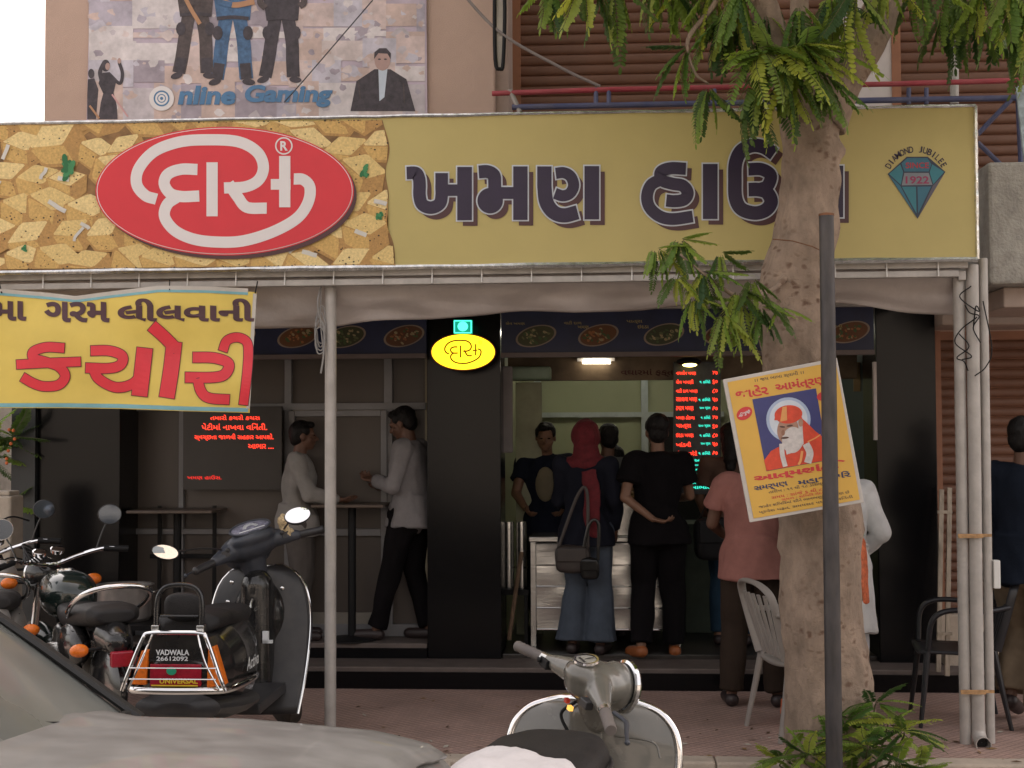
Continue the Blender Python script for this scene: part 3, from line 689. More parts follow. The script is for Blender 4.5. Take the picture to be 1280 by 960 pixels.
for st in KL:
    mb = MB(); k = 1 / 3.879
    for ex, lift, mi in ((3.5, .004, 0), (0, .0055, 1)):
        for i, (p, ww) in enumerate(st):
            a, b_ = V(p[0]), V(p[1]); c, d = V(p[-1]), V(p[-2]); a = a + (a - b_).normalized() * ex; c = c + (c - d).normalized() * ex
            pp = [tuple(a)] + list(p[1:-1]) + [tuple(c)]
            if len(pp) == 2: pp = [tuple(V(pp[0]).lerp(V(pp[1]), q / 8)) for q in range(9)]
            mb.ribbon([z4(*q) for q in pp], (ww + 2 * ex) * k, bmap, lift + i * .0003, mi, smooth=len(pp) < 9 or len(p) > 8)
    child(mb, 'red_letter', [mat('print_dark_outline', (.10, .02, .03), .5), mat('banner_red', (.72, .03, .05), .45, var=.08)], ban, smooth=0)
child(MB().text('ગરમા', -62, 376, 33, 401, bmap, .0045, off=.035), 'word', mat('print_plum', (.07, .025, .035), .5, var=.3), ban, smooth=0)
child(MB().text('ગરમ', 55, 377, 137, 403, bmap, .0045, off=.035), 'word', mat('print_plum', (.07, .025, .035), .5, var=.3), ban, smooth=0)
child(MB().text('લીલવાની', 147, 373, 318, 402, bmap, .0045, off=.035), 'word', MATS['print_plum'], ban, smooth=0)
rp = MB(); rp.tube([bmap(319, 366, .01), P(322, 352, 7.3)], .004, 6); rp.tube([bmap(2, 366, .01), P(-2, 350, 7.3)], .004, 6); rp.tube([bmap(212, 362, .01), P(212, 350, 7.3)], .003, 6); child(rp, 'tie_cord', m_black, ban)
# ---- gaming banner on the beige wall
YO = YB - .03; gb = thing('wall_banner', 'large printed banner with soldiers and the words Online Gaming on the upstairs beige wall', 'banner', (PX(320, YO), YO, 3.6))
fg = plane(YO); z7 = lambda x, y: (100 + x / 2.909, y / 2.909)
gx0, gx1 = 108, 532
q = MB(); front_board(q, [P(gx0 + 6, -75, YO), P(gx1, -75, YO), P(gx1 + 2, 152, YO), P(gx0, 158, YO)], .02)
child(q, 'printed_sheet', mat('gaming_print', (.50, .42, .50), .6, var=.25, scale=4), gb, smooth=0)
q = MB(); rr = random.Random(11); cols = [(.60, .48, .46), (.52, .47, .50), (.44, .40, .47), (.62, .53, .52), (.55, .42, .38), (.53, .50, .57), (.36, .31, .36), (.64, .59, .60)]
y = -75
rowsY = [-75, -40, 0, 36, 50, 80, 105, 153]
lf = .002
for j in range(len(rowsY) - 1):
    x = gx0 + 3
    while x < gx1 - 3:
        w_ = rr.uniform(24, 62); x2 = min(gx1 - 1, x + w_); y0_, y1_ = rowsY[j] + rr.uniform(-5, 5), rowsY[j + 1] + rr.uniform(-5, 5)
        y0_ = max(y0_, -74); y1_ = min(y1_, 150)
        ci = rr.randrange(8); q.poly([(x, y0_), (x2, y0_), (x2, y1_), (x, y1_)], fg, lf, ci); lf += .00001
        for k in range(5):
            a_, b_ = rr.uniform(x + 1, x2 - 1), rr.uniform(y0_, y1_); rx = rr.uniform(2, 11); rx = min(rx, a_ - x + .5, x2 - a_ + .5)
            pts = [(a_ + rx * cos(th) * rr.uniform(.5, 1.2), min(149, b_ + rx * .8 * sin(th) * rr.uniform(.4, 1.3))) for th in [2 * pi * i / 9 for i in range(9)]]
            q.poly(pts, fg, lf, rr.randrange(8)); lf += .000005
        x = x2
child(q, 'collage_print', [mat('collage%d' % i, c, .6, var=.24, scale=9) for i, c in enumerate(cols)], gb, smooth=0)
FM = [mat('print_khaki', (.08, .06, .06), .6, var=.4, scale=30), mat('print_charcoal', (.055, .045, .055), .6, var=.4, scale=30), mat('print_denim', (.06, .13, .25), .6, var=.4, scale=30), mat('print_tan', (.45, .24, .13), .6), mat('print_skin', (.45, .30, .27), .6), mat('print_shirt', (.55, .62, .72), .6), mat('print_rose', (.62, .35, .35), .6)]
q = MB()
def soldier(x, y, s_, mi, mi2, lean=0):
    q.poly([(x - 27 * s_, y - 125 * s_), (x + 27 * s_, y - 125 * s_), (x + 24 * s_, y - 90 * s_), (x - 22 * s_, y - 90 * s_)], fg, .0050, mi)
    for sg, kx, fx in ((-1, -15, -24 + lean), (1, 15, 17 + lean)):
        L_ = [(x + sg * 9 * s_, y - 95 * s_), (x + kx * s_, y - 60 * s_), (x + (kx + fx) / 2 * s_, y - 30 * s_), (x + fx * s_, y - 8 * s_)]
        q.ribbon(L_, 19 * s_, fg, .0055 + .0003 * (sg + 1), mi); q.ribbon(L_[2:], 15 * s_, fg, .0065 + .0003 * (sg + 1), mi2, smooth=False)
        q.disc((x + (fx + sg * 3) * s_, y - 4 * s_), 9 * s_, 4.5 * s_, fg, .0073 + .0002 * (sg + 1), mi2, 14, -.3 if sg < 0 else .1)
        q.disc((x + kx * s_ + sg * 6 * s_, y - 72 * s_), 7 * s_, 10 * s_, fg, .0078 + .0002 * (sg + 1), mi2, 12)
    q.ribbon([(x - 22 * s_, y - 92 * s_), (x, y - 94 * s_), (x + 22 * s_, y - 92 * s_)], 5 * s_, fg, .0085, 1)
def endfig(nm='figure_print'):
    global q
    child(q, nm, FM, gb, smooth=0); q = MB()
soldier(244, 98, .86, 0, 1); q.ribbon([(228, -10), (238, 10), (250, 30)], 5, fg, .009, 3); q.ribbon([(222, -8), (236, 2), (250, 4)], 7, fg, .0088, 0); endfig()
soldier(291, 106, .90, 2, 1, 2); q.ribbon([(268, -6), (290, 6), (318, 2)], 7, fg, .0088, 3); q.ribbon([(262, -12), (275, 2), (290, 6)], 7, fg, .0092, 2); endfig()
soldier(352, 103, .86, 1, 1); q.ribbon([(330, -14), (325, 2), (332, 10)], 8, fg, .0088, 0); q.ribbon([(374, -14), (380, 2), (374, 8)], 8, fg, .0088, 0); endfig()
# plain standing figures at the two sides
def fig(x, y, s_, mi):
    q.disc((x, y - 51 * s_), 8 * s_, 10.5 * s_, fg, .0062, 4, 16); q.poly([(x - 8.4 * s_, y - 52 * s_), (x - 8 * s_, y - 59 * s_), (x - 3 * s_, y - 63 * s_), (x + 4 * s_, y - 63 * s_), (x + 8.5 * s_, y - 58 * s_), (x + 8.2 * s_, y - 52 * s_), (x + 5 * s_, y - 57.5 * s_), (x - 4 * s_, y - 58 * s_)], fg, .0066, mi); q.disc((x - 3 * s_, y - 52 * s_), 1.6 * s_, .8 * s_, fg, .007, mi, 8); q.disc((x + 3 * s_, y - 52 * s_), 1.6 * s_, .8 * s_, fg, .007, mi, 8); q.ribbon([(x - 24 * s_, y - 30 * s_), (x - 22 * s_, y - 12 * s_)], 1.2 * s_, fg, .007, 0, smooth=False); q.ribbon([(x + 21 * s_, y - 28 * s_), (x + 22 * s_, y - 8 * s_)], 1.2 * s_, fg, .007, 0, smooth=False)
    q.poly([(x - 8 * s_, y - 42 * s_), (x + 8 * s_, y - 42 * s_), (x + 24 * s_, y - 32 * s_), (x + 33 * s_, y), (x - 32 * s_, y), (x - 26 * s_, y - 30 * s_)], fg, .0056, mi)
    q.poly([(x - 4 * s_, y - 42 * s_), (x + 5 * s_, y - 42 * s_), (x + 2 * s_, y - 14 * s_), (x - 3 * s_, y - 10 * s_)], fg, .0060, 5)
fig(478, 139, 1.25, 1); endfig()
q.disc((132, 82), 5.5, 7.5, fg, .006, 1, 18); q.disc((134.5, 83), 3, 4.5, fg, .0064, 4, 14); q.ribbon([(129, 80), (125, 90), (127, 101)], 5, fg, .0066, 1); q.poly([(128, 91), (137, 90), (146, 99), (142, 116), (146, 132), (147, 149), (123, 149), (126, 128), (129, 117), (123, 104)], fg, .0058, 1); q.ribbon([(140, 97), (150, 104), (153, 92), (149, 78)], 4.2, fg, .007, 1); q.disc((149, 76), 2.4, 3.6, fg, .0074, 4, 12)
q.disc((114, 92), 4, 6, fg, .006, 1, 14); q.poly([(110, 99), (118, 98), (123, 112), (120, 149), (109, 149), (109, 118)], fg, .0056, 1); q.ribbon([(112, 132), (124, 148)], 2.5, fg, .0075, 3); q.ribbon([(140, 118), (160, 146)], 2, fg, .0075, 6)
endfig()
0 and child(q, 'figure_print', [mat('print_khaki', (.08, .06, .06), .6, var=.4, scale=30), mat('print_charcoal', (.055, .045, .055), .6, var=.4, scale=30), mat('print_denim', (.06, .13, .25), .6, var=.4, scale=30), mat('print_tan', (.45, .24, .13), .6), mat('print_skin', (.45, .30, .27), .6), mat('print_shirt', (.55, .62, .72), .6), mat('print_rose', (.62, .35, .35), .6)], gb, smooth=0)
m_sb = mat('print_steel_blue', (.07, .19, .36), .5)
child(MB().text('nline', 222, 107, 293, 131, fg, .0105, 0, off=.045, shear=.18), 'word', m_sb, gb, smooth=0); child(MB().text('Gaming', 303, 106, 412, 134, fg, .0105, 0, off=.045, shear=.18), 'word', m_sb, gb, smooth=0); t = MB()
for r_, mi in ((15.5, 1), (10, 0), (8, 1), (5.5, 0), (4.3, 1), (2, 0)): t.disc((202, 123), r_, r_, fg, .0105 + (16 - r_) * .0001, mi, 32)
child(t, 'ring_emblem', [m_sb, m_pink], gb, smooth=0)
o = MB().tube([P(466, 0, YO - .25), P(380, 100, YO - .2), P(355, 128, YO - .15)], .004, 5).build('hanging_wire', m_dkmetal); tag(o, 'thin wire crossing in front of the printed gaming banner', 'wire')
o = MB(); o.tube(cr([P(560, -30, 8.5), P(622, 38, 8.45), P(700, 84, 8.42), P(750, 108, 8.4)], 8), .010, 7)
o = o.build('hanging_cable', mat('grey_cable', (.22, .19, .18), .8)); tag(o, 'grey twisted cable sloping down across the brown shutter to the red rail', 'cable')
# narrow framed sign at the wall corner
ns = thing('projecting_sign', 'narrow dark framed sign seen edge on at the corner of the beige wall', 'sign', (PX(626, 8.5), 8.5, 4.1))
fr = MB(); xx = PX(625, 8.5, 50)
pts = [(619, -20), (628, -20), (631, 10), (629, 78), (625, 86), (619, 74)]
pp = cr([tuple(P(a, b_, 8.45 + .0 * a)) for a, b_ in pts], 4, True); fr.tube(pp, .012, 8, closed=True); child(fr, 'frame', m_black, ns)
child(front_board(MB(), [P(a, b_, 8.46) for a, b_ in pts], .02), 'panel', mat('sign_cream', (.42, .38, .33), .6, var=.2), ns, smooth=0)
# balcony rail
rl = thing('balcony_rail', 'red and blue painted steel rail running above the signboard', 'railing', (PX(900, 8.3), 8.3, 3.5))
m_rr = mat('red_paint', (.36, .025, .05), .5, var=.2, dust=.15); m_rb = mat('blue_paint', (.05, .065, .17), .5, var=.2, dust=.15)
YR = 8.3
child(MB().tube([P(615, 117, YR), P(760, 112, YR), P(1115, 105, YR), P(1290, 100, YR)], .016, 10), 'top_rail', m_rr, rl)
child(MB().tube([P(640, 134, YR), P(1000, 127, YR), P(1300, 122, YR)], .018, 10), 'bottom_rail', m_rb, rl)
for px in (745, 761, 893, 1136, 1158): child(MB().tube([P(px, 110, YR), P(px, 130, YR)], .014, 8), 'baluster', m_rb, rl)
for a, b_ in (((1268, 120), (1222, 168)), ((1222, 178), (1250, 205)), ((1272, 118), (1276, 205))): child(MB().tube([P(*a, YR), P(*b_, YR)], .015, 8), 'brace', m_rb, rl)
child(MB().tube([P(637, 112, YR), P(650, 140, YR)], .016, 8), 'brace', mat('bare_steel', (.35, .32, .30), .5, .4), rl)
o = MB().tube([P(1191, -60, 8.7), P(1193, 40, 8.7), P(1193, 130, 8.7)], .028, 12).build('post', m_galv); o.name = 'steel_post'; tag(o, 'grey steel post in front of the right upstairs shutter', 'post')
cb = thing('concrete_ledge', 'rough grey concrete ledge block at the right edge beside the signboard', 'ledge', (PX(1260, 8.1), 8.1, 2.5))
xa = PX(1236, 7.9, 280); child(MB().box(xa, xa + 1.2, 7.9, 8.7, PZ(355, 7.9, 1260), PZ(202, 7.9, 1260)), 'block', m_conc, cb, smooth=0, bevel=.02)
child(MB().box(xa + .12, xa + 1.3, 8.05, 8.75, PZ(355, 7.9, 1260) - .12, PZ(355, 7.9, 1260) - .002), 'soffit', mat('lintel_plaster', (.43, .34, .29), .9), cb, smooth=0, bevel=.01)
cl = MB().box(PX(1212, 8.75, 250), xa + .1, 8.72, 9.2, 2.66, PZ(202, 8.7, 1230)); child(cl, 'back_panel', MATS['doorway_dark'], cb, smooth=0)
pb = front_board(MB(), [P(1270, 108, 8.1), P(1300, 104, 8.1), P(1300, 204, 8.1), P(1281, 204, 8.1)], .02)
pb = pb.build('notice_board', mat('notice_blue_white', (.34, .42, .45), .5, var=.6, scale=12), smooth=0); tag(pb, 'slanting pale notice board cut off at the right edge of the picture', 'notice board')

# ---- lit oval logo sign and green box
YL = 9.0; lt = thing('lit_logo_sign', 'glowing yellow oval sign with brown logo lettering hanging in front of the black pillar', 'illuminated sign', (PX(579, YL), YL, 2.1))
fl = plane(YL); m_em = mat('lit_yellow', (.8, .6, .03), .5, var=0, emit=(1, .72, .015), estr=1.0); 
q = MB(); rings = []
for (k, yy) in ((.97, .10), (1, .08), (1, .01), (.985, 0)): rings.append([P(579 + 41 * k * cos(a), 440 + 23.5 * k * sin(a), YL + yy) for a in [2 * pi * i / 64 for i in range(64)]])
child(q.loft(rings), 'case', mat('sign_case_red', (.25, .03, .01), .5), lt, smooth=30)
child(MB().disc((579, 440), 39.5, 22, fl, .003, 0, 64), 'lit_face', m_em, lt, smooth=0)
z8 = lambda x, y: (579 + (x - 643) / 1143 * 67, 440 + (y - 318) / 568 * 36)
q = das_logo(z8, fl, 30, .006, 0, sc=1 / 15.5); q.disc((600, 428), 2.4, 2.4, fl, .006, 0, 16, 0, .8); q.text('R', 599, 427, 601.2, 429.4, fl, .006)
child(q, 'logo_lettering', mat('logo_brown', (.10, .03, .005), .6, emit=(.25, .07, 0), estr=.25), lt, smooth=0)
gl = thing('green_dot_sign', 'small lit green square sign with a dot above the glowing yellow oval', 'sign', (PX(578, YL), YL, 2.35))
child(front_board(MB(), [P(567, 400, YL), P(590, 400, YL), P(590, 417, YL), P(567, 417, YL)], .05), 'case', mat('lit_green', (.02, .2, .13), .5, emit=(.0, .22, .14), estr=.6), gl, smooth=0)
q = MB().disc((578.5, 408), 6.5, 6, fl, .003, 0, 24)
for a, b_ in (((568, 401), (589, 401)), ((589, 401), (589, 416)), ((589, 416), (568, 416)), ((568, 416), (568, 401))): q.ribbon([a, b_], 1.3, fl, .0035, 0, smooth=False)
child(q, 'green_dot', mat('lit_mint', (.1, .8, .55), .5, emit=(.08, .85, .58), estr=.9), gl, smooth=0)

# ---- red LED texts
m_led = mat('led_red', (.5, .01, .01), .5, emit=(1, .045, .02), estr=1.0); m_ledd = mat('led_red_dim', (.4, .01, .01), .5, emit=(.8, .03, .02), estr=.5)
m_ledg = mat('led_green', (.01, .3, .22), .5, emit=(.03, .62, .45), estr=.8); m_brd = mat('led_board', (.035, .04, .042), .35, var=.3, scale=30)
YD = 9.5; nb = thing('led_notice', 'dark LED notice board with glowing red Gujarati lines inside the left shop front', 'LED board', (PX(290, YD), YD, 1.6)); fd = plane(YD)
child(front_board(MB(), [P(229, 508, YD), P(352, 508, YD), P(352, 612, YD), P(229, 612, YD)], .04), 'panel', mat('notice_dark', (.03, .026, .024), .4), nb, smooth=0)
for s_, x0_, y0_, x1_, y1_, mi in (('તમારો કચરો કચરા', 263, 518.5, 325, 525, 0), ('પેટીમાં નાખવા વિનંતી.', 252, 529, 334, 537.5, 0), ('સ્વચ્છતા જાળવી સહકાર આપશો.', 243, 542, 342, 551, 0), ('આભાર ....', 310, 555, 342, 561, 0), ('ખમણ હાઉસ.', 234, 594, 277, 600, 1)): child(MB().text(s_, x0_, y0_, x1_, y1_, fd, .003, 0, off=.01), 'led_line', (m_led, m_ledd)[mi], nb, smooth=0)
YM2 = 9.75; mbd = thing('led_menu_board', 'tall LED price board with rows of red and green glowing text behind the counter queue', 'LED board', (PX(870, YM2), YM2, 1.4)); fm = plane(YM2)
child(front_board(MB(), [P(842, 452, YM2), P(901, 452, YM2), P(901, 618, YM2), P(842, 618, YM2)], .05), 'panel', m_brd, mbd, smooth=0)
names = ['નાયલોન ખમણ', 'સેવ ખમણી', 'વાટી દાળ ખમણ', 'રસાવાળા ખમણ', 'ટમટમ ખમણ', 'ખમણ ઢોકળા', 'પાત્રા', 'ઇદડા ખમણ', 'ખાંડવી', 'લીલવા કચોરી', 'સમોસા', 'કચોરી', 'સેવ']
for i, s_ in enumerate(names):
    y_ = 463 + i * 11.15; t = MB(); w_ = 10 + len(s_) * 1.5
    t.text(s_, 845, y_, 845 + min(27, w_), y_ + 6.4, fm, .003, 0, off=.02)
    if i not in (0, 2): t.text('૧ કિલો' if i % 2 else '૫૦૦ ગ્રામ', 873 + (i % 3) * 1.5, y_ + .8, 888, y_ + 5, fm, .003, 1, off=.02)
    t.text(str(40 + (i * 7) % 5 * 10).translate(str.maketrans('0123456789', '૦૧૨૩૪૫૬૭૮૯')), 890.5, y_ + .3, 897, y_ + 6, fm, .003, 0, off=.02)
    child(t, 'price_row', [m_led, m_ledg], mbd, smooth=0)
t = MB()
for i in range(7): t.text('ખમણ હાઉસ' if i % 2 else 'આભાર', 868 - i, 574 + i * 5.6, 888, 577.5 + i * 5.6, fm, .005, 0, off=.02)
child(t, 'green_row', m_ledg, mbd, smooth=0)
# lamps inside the shop
lp = thing('tube_light', 'short white fluorescent tube glowing under the header inside the shop', 'tube light', (PX(745, 9.85), 9.85, 2.15))
child(MB().tube([P(728, 453, 9.85), P(763, 453, 9.85)], .010, 8), 'tube', mat('tube_glow', (.9, .9, .85), .5, emit=(1, .86, .66), estr=6), lp)
child(MB().box(PX(722, 9.85), PX(769, 9.85), 9.87, 9.89, PZ(452, 9.85), PZ(448, 9.85)), 'holder', m_white, lp, smooth=0)
yl = thing('bulb_lamp', 'small warm yellow lamp glowing at the top of the LED price board', 'lamp', (PX(862, 9.6), 9.6, 2.15))
child(MB().ell(P(862, 456, 9.62), (.052, .03, .016), 16, 8), 'bulb', mat('bulb_glow', (.9, .8, .4), .5, emit=(1, .78, .22), estr=3), yl)
child(MB().ell(P(861, 452, 9.63), (.09, .04, .03), 16, 8), 'shade', m_black, yl)
# unseen ceiling tubes added deeper inside to brighten the cream wall
for i, (xx, yy) in enumerate(((PX(720, 11), 11.2), (PX(860, 11), 11.2))):
    ct = thing('ceiling_fill_light', ('left' if i == 0 else 'right') + ' unseen fluorescent batten added under the shop ceiling to brighten the wall', 'fill light', (xx, yy, 2.52))
    MB().box(-.6, .6, -.03, .03, 0, .035).build('batten', m_white, ct, smooth=0); MB().tube([(-.57, 0, -.02), (.57, 0, -.02)], .016, 8).build('tube', mat('ceiling_fill_glow', (.9, .9, .9), .5, emit=(1, .95, .8), estr=5.0), ct)
# ---- iron street pole and the tilted poster
ip = thing('iron_pole', 'tall dark iron pole standing at the kerb in front of the tree and the poster', 'pole', tuple(G(1043, 975, ROAD) * 0 + V((PX(1043, 6.35, 950), 6.35, ROAD))))
ztop = P(1033, 270, 6.35); b0 = V((PX(1043, 6.35, 950), 6.35, ROAD))
MB().tube([(0, 0, 0), tuple((ztop - b0) * .5), tuple(ztop - b0)], [.039, .037, .034], 18).build('shaft', mat('weathered_iron', (.035, .034, .04), .5, .35, var=.5, scale=14, dust=.12, stretch=(1, 1, .25)), ip, smooth=60)
MB().lathe([(.036, 0), (.036, .01), (.001, .018)], tuple(ztop - b0)).build('end_cap', m_rust, ip)
YP = 6.52; po = thing('poster_board', 'tilted yellow poster of a bearded man in a red turban, behind the iron pole', 'poster', tuple(P(990, 560, YP)))
z5 = lambda x, y: (895 + x / 4.363, 440 + y / 4.363); fp = plane(YP)
child(front_board(MB(), [P(*z5(38, 150), YP), P(*z5(660, 32), YP), P(*z5(808, 820), YP), P(*z5(185, 930), YP)], .025), 'board', mat('poster_edge_white', (.58, .54, .50), .6), po, smooth=0, bevel=.003)
q = MB(); q.poly([z5(*p) for p in ((62, 165), (652, 52), (785, 805), (205, 908))], fp, .0035)
child(q, 'printed_sheet', mat('poster_yellow', (.72, .43, .08), .5, var=.06, scale=4), po, smooth=0)
q = MB(); PQ = lambda pts, l, mi: q.poly([z5(*p) for p in pts], fp, l, mi); DQ = lambda c, rx, ry, l, mi, a=0: q.disc(z5(*c), rx / 4.363, ry / 4.363, fp, l, mi, 36, a)
PQ([(198, 258), (545, 198), (612, 590), (275, 650)], .005, 0)
DQ((395, 368), 121, 121, .0056, 1); DQ((395, 368), 104, 106, .006, 2)
PQ([(262, 592), (300, 540), (365, 505), (440, 480), (520, 440), (580, 470), (607, 560), (612, 588), (276, 648)], .0066, 3)
PQ([(455, 350), (490, 380), (540, 430), (590, 470), (600, 540), (500, 560), (460, 480)], .0070, 3)
DQ((392, 425), 58, 78, .0074, 4, .1); DQ((395, 340), 76, 50, .0078, 3, -.1); PQ([(318, 372), (325, 335), (360, 300), (410, 290), (455, 315), (470, 362), (440, 356), (395, 366), (350, 372)], .0080, 3)
DQ((418, 480), 58, 72, .0082, 5, .15); PQ([(370, 478), (385, 560), (430, 545), (478, 500), (470, 380), (452, 400), (445, 450), (405, 470)], .0086, 5)
DQ((462, 385), 13, 22, .0090, 4); PQ([(362, 300), (385, 296), (388, 372), (350, 380)], .0084, 6); DQ((362, 408), 16, 5, .0090, 7, .1); DQ((402, 402), 18, 5, .0090, 7, -.15); DQ((366, 440), 10, 16, .0090, 8); DQ((376, 468), 22, 6, .0092, 7, -.1)
q.ribbon([z5(*p) for p in ((358, 500), (362, 560), (378, 625))], 6, fp, .0094, 5); q.ribbon([z5(*p) for p in ((490, 500), (512, 550), (500, 605))], 9, fp, .0096, 5); q.ribbon([z5(*p) for p in ((470, 540), (462, 590), (450, 615))], 3, fp, .0098, 6)
q.ribbon([z5(*p) for p in ((500, 490), (540, 470), (570, 450))], 1.5, fp, .0099, 6)
child(q, 'portrait_print', [mat('poster_indigo', (.05, .055, .19), .5), mat('halo_pale', (.42, .52, .70), .5), mat('halo_white', (.66, .72, .80), .5), mat('robe_red', (.68, .07, .03), .5, var=.15, scale=30), mat('portrait_skin', (.42, .24, .17), .5, var=.15, scale=40), mat('beard_white', (.62, .58, .56), .5, var=.15, scale=50), mat('turban_orange', (.78, .36, .12), .5), mat('portrait_dark', (.10, .05, .04), .5), mat('portrait_tone', (.30, .15, .10), .5)], po, smooth=0)
PM = [mat('poster_ink', (.10, .07, .06), .5), mat('poster_red', (.62, .05, .05), .5), mat('poster_navy', (.04, .05, .12), .5), m_pink]; rot = -radians(9.6)
def PT(s_, x, y, w_, h_, mi, off=.01): # centred at zoom coords
    c_ = z5(x, y); k = 4.363; t = MB(); t.text(s_, c_[0] - w_ / 2 / k, c_[1] - h_ / 2 / k, c_[0] + w_ / 2 / k, c_[1] + h_ / 2 / k, fp, .005, 0, off=off, rot=rot); child(t, 'text_line', PM[mi], po, smooth=0)
PT('।। જય બાબા સ્વામી ।।', 345, 133, 270, 28, 0); PT('જાહેર', 195, 215, 180, 62, 1, .03); PT('આમંત્રણ', 462, 175, 280, 66, 1, .03)
PT('આત્મશાંતિ', 458, 652, 510, 54, 1, .045); PT('સમર્પણ', 300, 735, 185, 34, 2, .03); PT('મહાશિબિર', 590, 686, 290, 36, 2, .03)
PT('તારીખ : ૧૧ થી ૧૮ ડિસેમ્બર', 450, 738, 330, 24, 0); PT('સમય : સાંજે ૬ થી ૮', 440, 770, 280, 22, 1); PT('સ્થળ : શિબિર મેદાન', 480, 785, 250, 20, 1)
PT('જાહેર શિબિરમાં સૌને ભાવભર્યું નિમંત્રણ છે', 480, 805, 500, 22, 0); PT('પ્રવેશ મફત, સમયસર પધારવા વિનંતી', 490, 832, 520, 22, 0)
t = MB(); c_ = z5(155, 335); t.disc(c_, 46 / 4.363, 33 / 4.363, fp, .0055, 1, 30, -.55); t.text('નિઃશુલ્ક', c_[0] - 8, c_[1] - 3, c_[0] + 8, c_[1] + 3, fp, .007, 3, off=.03, rot=-.5)
child(t, 'oval_badge', PM, po, smooth=0); t = MB(); c_ = z5(585, 240); t.disc(c_, 36 / 4.363, 24 / 4.363, fp, .0055, 1, 30, -.3)
child(t, 'oval_badge', PM, po, smooth=0)
# ================================================================== PEOPLE
m_skin = mat('skin_brown', (.20, .105, .065), .55, var=.08, scale=20, sub=0)
m_skin2 = mat('skin_dark', (.13, .065, .042), .55, var=.08, scale=20)
m_hair = mat('black_hair', (.007, .006, .006), .55, spec=.25, var=.4, scale=60, bump=.6, bscale=140, stretch=(1, 1, .2))
m_eye = mat('eye_dark', (.02, .015, .012), .25, var=0)
m_lips = mat('lips', (.16, .06, .05), .5)
BASE = dict(pel=(0, 0, .93), wst=(0, -.01, 1.06), chs=(0, 0, 1.27), nck=(0, -.01, 1.44), hd=(0, .02, 1.585),
            sl=(-.175, -.01, 1.395), sr=(.175, -.01, 1.395), el=(-.215, -.03, 1.12), er=(.215, -.03, 1.12), wl=(-.215, .06, .88), wr=(.215, .06, .88),
            hl=(-.09, 0, .90), hr=(.09, 0, .90), kl=(-.10, .03, .50), kr=(.10, .03, .50), al=(-.105, -.02, .085), ar=(.105, -.02, .085), tl=(-.12, .15, .03), tr=(.12, .15, .03))
